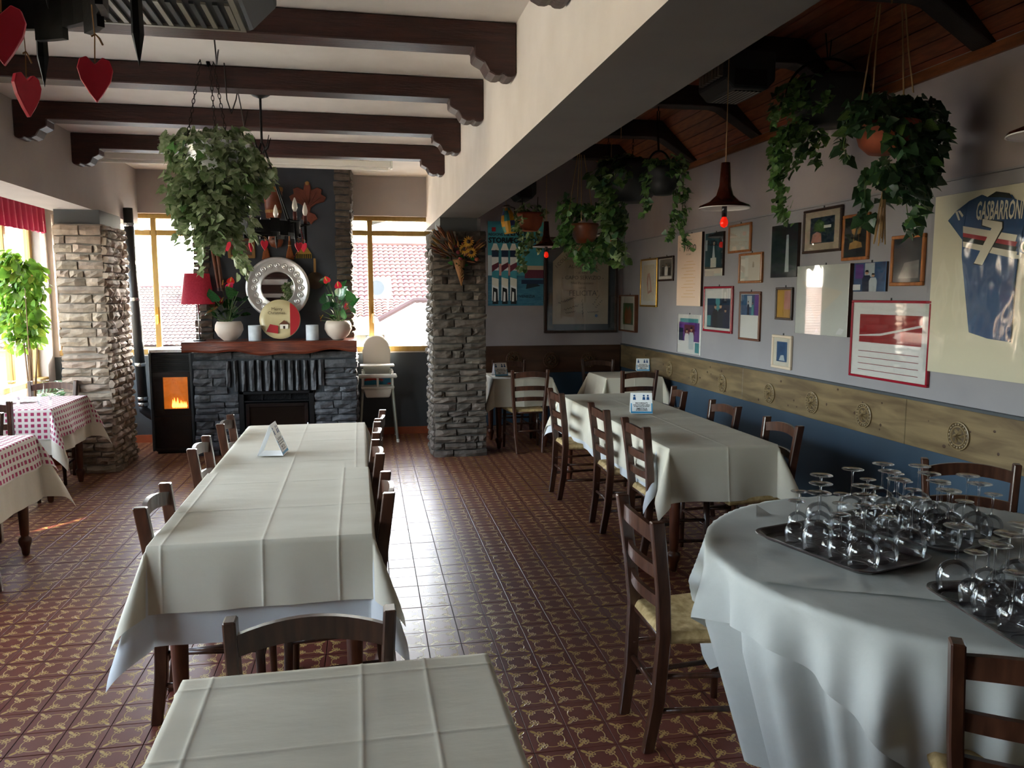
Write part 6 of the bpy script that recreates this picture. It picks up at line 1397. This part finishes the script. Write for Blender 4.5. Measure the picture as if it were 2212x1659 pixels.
wallpic('golden flower relief on grey in a twisted orange frame', 1824, 1881, 467, 564, 0.022, 'wood_orange', [('unit_grey', FULL), ('photo_gold', [(.2, .2), (.8, .24), (.75, .36), (.5, .42), (.25, .36)]), ('photo_gold', [(.33, .6), (.45, .55), (.5, .7), (.42, .8), (.3, .72)]), ('photo_gold', [(.58, .56), (.7, .58), (.74, .7), (.64, .76), (.55, .68)]), ('photo_gold', rect(.41, .4, .43, .58)), ('photo_gold', rect(.63, .4, .65, .58))])
wallpic('large blank whitish panel with a paler triangle', 1728, 1842, 576, 719, 0.0, 'wood_dark', [('board_white', FULL), ('paper_cream', [(.12, .78), (.4, .22), (.9, .62)]), ('paper_white', [(.4, .03), (.44, .1), (.48, .03)]), ('paper_white', [(.8, .03), (.86, .12), (.95, .1), (.9, .03)])], depth=0.035)
wallpic('unframed blue photo of two people', 1849, 1919, 569, 630, 0.0, 'wood_dark', [('photo_blue', FULL), ('photo_purple', rect(.05, .45, .3, .95)), ('photo_pale', rect(.35, .5, .65, .98))] + person(0, .42, 0, .78, 'photo_navy') + person(0, .62, 0, .66, 'photo_pale') + [('paper_white', rect(0, .05, .24, .25))], depth=0.02)
wallpic('dark picture in an orange wooden frame next to the shirt', 1929, 2001, 511, 618, 0.022, 'wood_orange', [('photo_dark', FULL), ('photo_grey', [(.2, .1), (.9, .1), (.9, .5), (.4, .45)])], glass='plastic_wrap')
wallpic('wide red and white printed sheet with ruled lines in a red frame', 1842, 2014, 648, 811, 0.016, 'frame_red', [('photo_white', FULL), ('photo_red', rect(.1, .46, .92, .84)), ('photo_white', [(.1, .54), (.4, .56), (.92, .70), (.92, .73), (.4, .59), (.1, .555)])] + [('frame_red', rect(.1, .08 + k * .085, .9, .088 + k * .085)) for k in range(4)])
# framed football shirt
at, w_, h_ = rw(2025, 2212, 427, 803); w_ = 1.02; y1_ = onX(2017, 615, RW).y
t = thing('framed_shirt', 'blue football shirt numbered 7 flattened in a cream plastic-wrapped panel', 'framed shirt', (RW - 0.0005, y1_ - w_ / 2, at[1]), R(-90))
MB().box((-w_ / 2, -0.02, 0), (w_ / 2, 0, h_)).build('backing', 'jersey_paper', t)
def SP(px, py): 
    q = onX(px, py, RW - 0.03); return (t.location.y - q.y, q.z - t.location.z)
def sk(x, y): return SP(1640 + x * 0.2893, 380 + y * 0.2893)
def shirt(nm, pts, m_, d0, d1, bev=0.0): MB().prism([sk(*p_) for p_ in pts], -d1, -d0).build(nm, m_, t, bev=bev)
shirt('shirt_body', [(1562, 1168), (1700, 1215), (1872, 1242), (1905, 800), (1935, 560), (1985, 330), (2040, 215), (1900, 170), (1882, 140), (1770, 140), (1700, 158), (1660, 140), (1560, 190), (1535, 350), (1515, 470), (1510, 600)], 'jersey_blue', 0.0205, 0.031, 0.003)
shirt('sleeve', [(1558, 192), (1470, 260), (1405, 335), (1425, 360), (1512, 478), (1534, 350)], 'jersey_blue', 0.0205, 0.029, 0.003)
shirt('sleeve', [(2042, 217), (2110, 330), (2140, 520), (2050, 600), (1940, 570), (1987, 330)], 'jersey_blue', 0.0205, 0.029, 0.003)
shirt('collar', [(1705, 160), (1775, 116), (1872, 130), (1892, 168), (1800, 158)], 'jersey_black', 0.0312, 0.034)
for m_, l0, l1, r0_, r1_ in (('jersey_white', 375, 425, 440, 492), ('jersey_red', 425, 455, 492, 528), ('jersey_black', 455, 490, 528, 565), ('jersey_white', 490, 530, 565, 618)):
    shirt('stripe', [(1525, l0), (1525, l1), (1915, r1_), (1930, r0_)], m_, 0.0312, 0.0325)
shirt('stripe', [(1885, 590), (1960, 590), (1945, 620), (1885, 618)], 'jersey_white', 0.0312, 0.0324)
a7, b7 = sk(1630, 235), sk(1975, 290)
nm_ = text_mesh('GASBARRONI', 0.135, 'jersey_white', bold=0.0028); xs_ = [v.co.x for v in nm_.vertices]; k_ = (b7[0] - a7[0]) / (max(xs_) - min(xs_))
for v in nm_.vertices: v.co.x *= k_
link('lettering', nm_, t, ((a7[0] + b7[0]) / 2, -0.0345, (a7[1] + b7[1]) / 2), Euler((R(90), R(4), 0)))
seven = [(1675, 322), (1820, 346), (1820, 388), (1670, 665), (1610, 652), (1742, 390), (1672, 368)]
shirt('number_outline', [(x_ + (8 if x_ > 1700 else -8), y_ + (6 if y_ > 500 else -6 if y_ < 360 else 8)) for x_, y_ in seven], 'jersey_black', 0.0326, 0.0336); shirt('number', seven, 'jersey_white', 0.0337, 0.0352)
for q_ in ([(1465, 270), (1480, 262), (1500, 330), (1488, 332)], [(1485, 262), (1500, 258), (1525, 295), (1515, 310)]): shirt('sleeve_emblem', q_, 'jersey_white', 0.0292, 0.0300)
for rr_, m_, dd in ((52, 'jersey_white', 0.0302), (38, 'photo_green', 0.0308)): shirt('sleeve_badge', [(2005 + rr_ * math.cos(k * R(24)), 530 - rr_ * math.sin(k * R(24))) for k in range(15)], m_, dd - 0.001, dd)
wr_ = MB(); wr_.grid(60, 60, lambda i, j: (-w_ / 2 + w_ * i / 59, -0.042 - 0.005 * noise.noise(Vector((i * 0.09, j * 0.06, 2))) - 0.0012 * noise.noise(Vector((i * 0.3, j * 0.2, 7))), h_ * j / 59)); wr_.build('plastic_film', 'plastic_wrap', t, True, fix=False)

# poster and certificate on the back wall
a, b = onY(1053, 478, RB), onY(1173, 660, RB); pw_, ph_ = b.x - a.x, a.z - b.z
stripe = []
for k, cx in enumerate((.13, .30, .455)):
    stripe += [('paper_cream', [(cx - .075, .66), (cx + .075, .66), (cx + .05, .70), (cx + .03, .74), (cx - .03, .74), (cx - .05, .70)]), ('photo_white', rect(cx - .06, .06, cx + .06, .66)), ('photo_navy', rect(cx - .06, .58, cx + .06, .66)), ('photo_sky', rect(cx - .06, .30, cx + .06, .42)),
               ('photo_maroon', [(cx - .06, .40), (cx + .06, .46), (cx + .06, .52), (cx - .06, .48)]), ('paper_cream', [(cx - .06, .25), (cx + .06, .22), (cx + .06, .32), (cx - .06, .34)]), ('ink', [(cx - .05, .02), (cx + .05, .02), (cx + .04, .20), (cx - .04, .22)]), ('photo_white', [(cx - .03, .05), (cx + .01, .05), (cx + .01, .16), (cx - .02, .17)])]
picture('turquoise seaside poster with striped mooring poles', 'B', ((a.x + b.x) / 2, b.z), pw_, ph_, 0.0, 'bucket_rim',
        [('photo_sky', FULL), ('photo_sea', rect(0, 0, 1, .36)), ('photo_pale', rect(.0, .36, .12, .60)), ('photo_pinkish', rect(.2, .36, .44, .50)), ('paper_tan', rect(.52, .40, 1, .48)), ('photo_maroon', rect(.66, .33, 1, .43)), ('photo_dark', [(.68, .20), (.95, .24), (.8, .29), (.70, .27)]), ('photo_navy', rect(.60, .26, 1, .31)), ('photo_red', rect(.07, .88, .14, .93))] + stripe, depth=0.02, glass=None, nail=False,
        texts=[('REGIONE DEL', .042, .20, .845, 'ink', 0, dict(bold=0.001)), ('VENETO', .085, .56, .86, 'ink', 0, dict(bold=0.003)), ('STORIA', .085, .22, .775, 'ink', 0, dict(bold=0.003)), ('E', .05, .42, .77, 'ink', 0, dict(bold=0.002)), ('FOLCLORE', .085, .70, .775, 'ink', 0, dict(bold=0.003)), ('VENEZIA', .05, .70, .11, 'photo_dark', 0, {})])
a, b = onY(1175, 512, RB), onY(1331, 718, RB); pw_, ph_ = b.x - a.x, a.z - b.z
tx = [('AUGURANO', .058, .51, .705, 'ink_grey', 0, {}), ('- al loro -', .042, .51, .642, 'ink_grey', 0, {}), ('- CAPO SERVIZIO -', .058, .51, .583, 'ink_grey', 0, {}), ('Neo Pensionato', .040, .50, .525, 'ink_grey', 0, {}), ('tanta', .040, .50, .475, 'ink_grey', 0, {}), ("FELICITA'", .082, .52, .412, 'ink_grey', 0, {}), ('I COLLEGHI', .055, .25, .80, 'ink_grey', 45, {}),
      ('Domenico Rossi', .034, .27, .34, 'ink', 22, dict(sx=0.8)), ('Pietro Neri', .034, .30, .24, 'ink', 15, dict(sx=0.8)), ('M. Bruni', .034, .31, .20, 'ink', 5, dict(sx=0.8)), ('Giovanni Costa', .040, .50, .245, 'ink', -88, dict(sx=0.9)), ('A. Sala', .034, .72, .33, 'ink', 50, {}), ('Luisa', .030, .70, .30, 'ink_grey', 45, {}), ('M. Villa', .028, .64, .20, 'ink_grey', 0, {})]
tx = [q for q in tx if q[0] not in ('Domenico Rossi', 'Pietro Neri', 'M. Bruni', 'Giovanni Costa', 'A. Sala', 'Luisa', 'M. Villa')]
def scrawl(x0_, z0_, ln, ang, amp=.012, n=16):
    P = []; ca_, sa_ = math.cos(R(ang)), math.sin(R(ang)); random.seed(int(x0_ * 1000) + int(z0_ * 777))
    for k in range(n + 1): u_ = ln * k / n; v_ = amp * math.sin(k * 2.1) * random.uniform(.3, 1.2); P.append((x0_ + u_ * ca_ - v_ * sa_, z0_ + u_ * sa_ + v_ * ca_))
    return [('ink', [P[k], P[k + 1], (P[k + 1][0], P[k + 1][1] + .006), (P[k][0], P[k][1] + .006)]) for k in range(n)]
sc_ = scrawl(.17, .30, .22, 16) + scrawl(.24, .31, .20, 18) + scrawl(.25, .225, .22, 14) + scrawl(.27, .19, .15, 8) + scrawl(.51, .35, .20, -86) + scrawl(.52, .30, .17, -90) + scrawl(.66, .28, .16, 48) + scrawl(.70, .25, .14, 40) + scrawl(.58, .20, .16, 2)
random.seed(11)
picture('large dark-framed certificate on a clipped tan sheet under hanging ivy', 'B', ((a.x + b.x) / 2, b.z), pw_, ph_, 0.035, 'wood_dark',
        [('photo_dark', FULL), ('paper_tan', [(.09, .07), (.90, .07), (.90, .76), (.66, .95), (.34, .95), (.09, .76)])] + sc_ + [('photo_blue', [(.71 + .022 * math.cos(k * R(45)), .165 + .018 * math.sin(k * R(45))) for k in range(8)])], depth=0.035, texts=tx)
# painted gourd hanging by the poster
p = onY(1098, 474, 9.15); gd = thing('painted_gourd', 'hanging jug painted with yellow, blue and teal diamonds beside the small ivy', 'ornament', (p.x, 9.15, p.z))
pf = [(0.0, -0.165), (0.065, -0.165), (0.075, -0.15), (0.088, -0.08), (0.09, -0.02), (0.075, 0.05), (0.05, 0.10), (0.04, 0.13), (0.05, 0.15), (0.03, 0.165), (0, 0.165)]
mb = MB(); n = 16
for i in range(len(pf) - 1):
    (r0_, z0_), (r1_, z1_) = pf[i], pf[i + 1]
    for j in range(n):
        mb.cur = 3 if i > 6 else (4 if i < 1 else (0, 1, 2, 0)[(i + (j // 2) * (1 if i % 2 else 2)) % 4]) if i > 1 else 0
        q = [(r_ * math.cos(2 * math.pi * jj / n), r_ * math.sin(2 * math.pi * jj / n), z_) for r_, z_, jj in ((r0_, z0_, j), (r0_, z0_, j + 1), (r1_, z1_, j + 1), (r1_, z1_, j))]; mb.quad(*q)
mb.build('jug_body', ['vase_yellow', 'vase_blue', 'vase_teal', 'vase_dark', 'bucket_rim'], gd); gd.rotation_euler = (0, R(-8), 0)
MB().tube([(0, 0, 0.165), (0, 0, 3.335 - p.z)], 0.003, 5).build('string', 'rope', gd)
MB().tube([(0.045, 0, 0.14), (0.09, 0, 0.12), (0.085, 0, 0.05)], 0.008, 6).build('jug_handle', 'vase_dark', gd, True)

# ------------------------------------------------------------------ high chair
hcx = onZ(848, 955, 0.0); hc = thing('high_chair', 'white plastic high chair with pale tube legs by the bright window', 'high chair', (0.20, 8.98, 0))
def tub(z0_, z1_, w0, w1, y0_, y1_): return [(-w0, y0_, z0_), (w0, y0_, z0_), (w0 * .9, y1_, z0_), (-w0 * .9, y1_, z0_), (-w1, y0_ - .02, z1_), (w1, y0_ - .02, z1_), (w1, y1_ + .02, z1_), (-w1, y1_ + .02, z1_)]
bk_ = [(-0.15, 0.74), (0.15, 0.74), (0.16, 1.02)] + [(0.15 * math.cos(t) , 1.04 + 0.15 * math.sin(t)) for t in [math.pi * k / 10 for k in range(11)]] + [(-0.16, 1.02)]
MB().prism(bk_, 0.10, 0.13, Matrix.Rotation(R(-4), 4, 'X')).build('backrest', 'plastic_white', hc, bev=0.008)
MB().hexa(tub(0.50, 0.60, 0.13, 0.16, -0.16, 0.10)).build('seat_tub', 'plastic_white', hc, bev=0.012)
MB().hexa(tub(0.60, 0.63, 0.18, 0.185, -0.20, 0.12)).build('seat_rim', 'plastic_white', hc, bev=0.008)
for sx in (-1, 1): MB().box((sx * 0.165 - 0.012, -0.16, 0.63), (sx * 0.165 + 0.012, 0.12, 0.80)).build('side_panel', 'plastic_white', hc, bev=0.006)
MB().hexa(tub(0.73, 0.755, 0.21, 0.215, -0.26, -0.02)).build('tray', 'plastic_white', hc, bev=0.008)
MB().box((-0.205, -0.285, 0.755), (0.205, -0.268, 0.775)).build('tray_lip', 'plastic_white', hc)
MB().hexa(tub(0.84, 0.86, 0.19, 0.195, -0.10, 0.10)).build('arm_rim', 'plastic_white', hc, bev=0.006)
MB().box((-0.15, -0.10, 0.64), (0.15, -0.085, 0.725)).build('cushion', 'stripe_fabric', hc, bev=0.01)
MB().box((-0.012, -0.19, 0.63), (0.012, -0.17, 0.73)).build('crotch_post', 'plastic_white', hc)
for sx in (-1, 1):
    for sy in (-1, 1):
        MB().tube([(sx * 0.15, sy * 0.10, 0.80), (sx * 0.21, sy * 0.22, 0.02)], 0.014, 10).build('leg', 'tube_grey', hc, True)
        MB().lathe([(0.017, 0), (0.018, 0.03), (0.015, 0.035)], 10, Matrix.Translation((sx * 0.212, sy * 0.223, 0))).build('foot_cap', 'plastic_white', hc)

# ------------------------------------------------------------------ outside
GZ = -4.0
bx('ground_outside', (-90, -60, GZ - 0.3), (90, 140, GZ), 'ground_out')
def house(label, x0, x1, y0, y1, z_e, z_r, wall, roofm, tw=0.22, tl=0.38, parts=300, eave=0.35):
    """gabled house, ridge along x; the slope towards the viewer has single tiles"""
    t = thing('house', label, 'house', (0, 0, 0)); MB().box((x0, y0, GZ), (x1, y1, z_e)).build('walls', wall, t)
    ym = (y0 + y1) / 2; sl = (z_r - z_e) / (ym - y0); ye = y0 - eave; ze = z_e - sl * eave
    MB().add([(x0 - .3, ye, ze - 0.05), (x1 + .3, ye, ze - 0.05), (x1 + .3, ym, z_r - 0.05), (x0 - .3, ym, z_r - 0.05), (x1 + .3, y1, z_e - .05), (x0 - .3, y1, z_e - .05)], [(0, 1, 2, 3), (3, 2, 4, 5)]).build('roof_deck', roofm, t)
    L_ = math.hypot(ym - ye, z_r - ze); ang_ = math.atan2(z_r - ze, ym - ye); mt = MB(); n = 6
    mt.grid(n + 1, 2, lambda i, j: ((i / n - .5) * tw * 1.05, (j - .08) * tl * 1.08, 0.055 * math.sin(math.pi * i / n) + (0.035 if j == 0 else 0.0)))
    mt.quad(*[((i / n - .5) * tw * 1.05, -0.08 * tl * 1.08, 0.055 * math.sin(math.pi * i / n) + 0.035) for i in range(n + 1)])
    tme_ = mt.mesh('roof_tile', roofm, True, fix=False); cell = []
    for r_ in range(int(L_ / tl)):
        for c_ in range(int((x1 - x0 + .6) / tw)):
            p = Vector((x0 - .3 + (c_ + .5) * tw, ye + math.cos(ang_) * r_ * tl, ze + math.sin(ang_) * r_ * tl)); X_, Y_, w_2 = proj(p)
            vis = (230 < X_ < 425 or 757 < X_ < 925) and 440 < Y_ < 760
            cell.append((0 if vis else 1, w_2, p))
    cell.sort(key=lambda q: q[:2]); ex = MB()
    for k, (v_, w_2, p) in enumerate(cell):
        if k < parts: link('roof_tile', tme_, t, p, (ang_, 0, 0))
        else:
            M = Matrix.Translation(p) @ Matrix.Rotation(ang_, 4, 'X'); ex.add([M @ v.co for v in tme_.vertices], [tuple(q.vertices) for q in tme_.polygons])
    if ex.v: ex.build('roof_tile_field', roofm, t, True, fix=False)['kind'] = 'stuff'
    MB().tube([(x0 - .3, ym, z_r), (x1 + .3, ym, z_r)], 0.12, 8).build('ridge', roofm, t)
    return t
# house seen through the window beside the chimney (right)
pr_ = onY(840, 530, 35.0); yr = 35.0; pe_ = onY(840, 640, 29.6)
h2 = house('house with orange-pink tiled roof, white balcony and outdoor cooling unit', -1.6, 8.0, 29.6, 40.4, pe_.z - 0.1, pr_.z, 'house_grey', 'roof_tile', 0.215, 0.40, 300, 0.5)
lo_ = 28.6; a = onY(757, 655, 29.0); b = onY(930, 690, 26.6)
lr = thing('porch_roof', 'lower tiled porch roof in front of the house with balcony', 'roof', (0, 0, 0)); tme2 = bpy.data.meshes.get('roof_tile'); mt = MB(); n = 6; tw, tl = 0.215, 0.40; ang_ = math.atan2(a.z - b.z, 2.4)
MB().box((-2, 26.8, GZ), (8, 29.0, b.z - 0.3)).build('porch_wall', 'house_white', lr)
MB().add([(-2, 26.6, b.z - .06), (8, 26.6, b.z - .06), (8, 29.0, a.z - .06), (-2, 29.0, a.z - .06)], [(0, 1, 2, 3)]).build('roof_deck', 'roof_tile', lr)
for r_ in range(7):
    for c_ in range(30): link('roof_tile', tme2, lr, (-1.2 + c_ * tw, 26.6 + r_ * tl * math.cos(ang_), b.z + r_ * tl * math.sin(ang_)), (ang_, 0, 0))
p = onY(822, 627, 27.2); ac = thing('outdoor_cooling_unit', 'white outdoor cooling unit with round fan on the house roof', 'air conditioner', (p.x, 27.2, p.z - 0.35))
MB().box((-0.42, 0, 0.08), (0.36, 0.35, 0.78)).build('casing', 'ac_white', ac, bev=0.02); MB().lathe([(0.24, 0), (0.25, 0.02), (0.26, 0.0)], 24, Matrix.Translation((-0.12, -0.002, 0.43)) @ Matrix.Rotation(R(90), 4, 'X'), caps=False).build('fan_ring', 'house_grey', ac); MB().lathe([(0, 0.004), (0.24, 0.004)], 24, Matrix.Translation((-0.12, -0.002, 0.43)) @ Matrix.Rotation(R(90), 4, 'X'), caps=False).build('fan_grille', 'unit_grey', ac)
for x_ in (-0.3, 0.22): MB().box((x_, 0.0, -0.30), (x_ + 0.05, 0.3, 0.08)).build('stand_leg', 'ac_white', ac)
p0, p1 = onY(780, 686, 25.6), onY(930, 722, 25.6); bal = thing('balcony', 'white balcony with brown shuttered windows below', 'balcony', (0, 0, 0))
MB().box((p0.x - 1.0, 25.6, p1.z), (p1.x + 4, 26.4, p0.z)).build('parapet', 'house_white', bal); MB().box((-2, 26.42, GZ), (9, 26.7, p1.z)).build('wall', 'house_cream', bal)
for px in (800, 838, 870, 905):
    q = onY(px, 735, 26.38)
    MB().box((q.x - 0.14, 26.36, p1.z - 1.3), (q.x + 0.14, 26.415, p1.z - 0.08)).build('shutter' if px in (838, 870) else 'window', 'shutter_brown' if px in (838, 870) else 'house_grey', bal)
ga, gb, gc = onY(830, 690, 25.5), onY(905, 690, 25.5), onY(893, 655, 25.5)
gbl = thing('gable_end', 'small pale gable with sloping edge in front of the balcony house', 'gable', (0, 0, 0)); MB().prism([(ga.x, GZ), (gb.x + .6, GZ), (gb.x + .6, gc.z), (gc.x, gc.z), (ga.x, ga.z)], 25.1, 25.5).build('gable_wall', 'house_white', gbl); MB().tube([(ga.x - .2, 25.05, ga.z), (gc.x, 25.05, gc.z + .1), (gb.x + .8, 25.05, gc.z + .1)], 0.09, 6).build('verge', 'roof_tile_pale', gbl)
# house seen through the left window: long roof with chimney
pr_ = onY(350, 621, 46.0); pe_ = onY(350, 737, 38.5)
h1 = house('long low house with pale reddish tiled roof and chimney stack', -26.0, -4.0, 38.5, 53.5, pe_.z, pr_.z, 'house_cream', 'roof_tile_pale', 0.215, 0.42, 300, 0.5)
c = onY(411, 610, 44.5); MB().box((c.x - 0.42, 44.3, c.z - 1.5), (c.x + 0.42, 45.0, c.z + 0.1)).build('chimney', 'house_pink', h1)
for k in range(5): MB().box((c.x - 0.40 + k * 0.17, 44.35, c.z + 0.1), (c.x - 0.30 + k * 0.17, 44.95, c.z + 0.32)).build('chimney_pot', 'house_pink', h1)
# houses past the left windows
house('pink-roofed house beyond the left bay windows', -34, -24, 10.5, 22, 1.2, 3.6, 'house_grey', 'roof_tile', 0.3, 0.5, 0)
house('pale house beyond the left windows, near the checked tables', -32, -22, -8, 6, 0.8, 3.2, 'house_cream', 'roof_tile', 0.3, 0.5, 0)
# folded grey awning outside the right-hand window
aw = thing('awning_arm', 'grey folded awning arm outside the top of the window', 'awning', (0, 0, 0)); a, b, c = onY(785, 470, 9.85), onY(800, 486, 9.85), onY(872, 468, 9.85)
MB().prism([(a.x, a.z + 0.06), (b.x - .03, b.z), (b.x + .03, b.z), (c.x, c.z + 0.0), (c.x, c.z + 0.06)], 9.80, 9.86).build('fabric', 'house_grey', aw); MB().tube([(a.x, 9.78, a.z), (b.x, 9.78, b.z)], 0.012, 6).build('arm', 'steel', aw)
MB().box((a.x - 0.2, 9.60, a.z + 0.05), (c.x + 0.2, 9.79, a.z + 0.10)).build('bracket', 'steel', aw)

# ------------------------------------------------------------------ put every group origin at the base of its thing
for o in list(COL.objects):
    if o.type == 'EMPTY' and o.parent is None and o.location.length < 1e-6 and o.children:
        pts = [c.matrix_basis @ Vector(b) for c in o.children if c.type == 'MESH' for b in c.bound_box]
        if not pts: continue
        lo = Vector([min(p[i] for p in pts) for i in range(3)]); hi = Vector([max(p[i] for p in pts) for i in range(3)])
        base = Vector(((lo.x + hi.x) / 2, (lo.y + hi.y) / 2, lo.z)); o.location = base
        for c in o.children: c.location = c.location - base
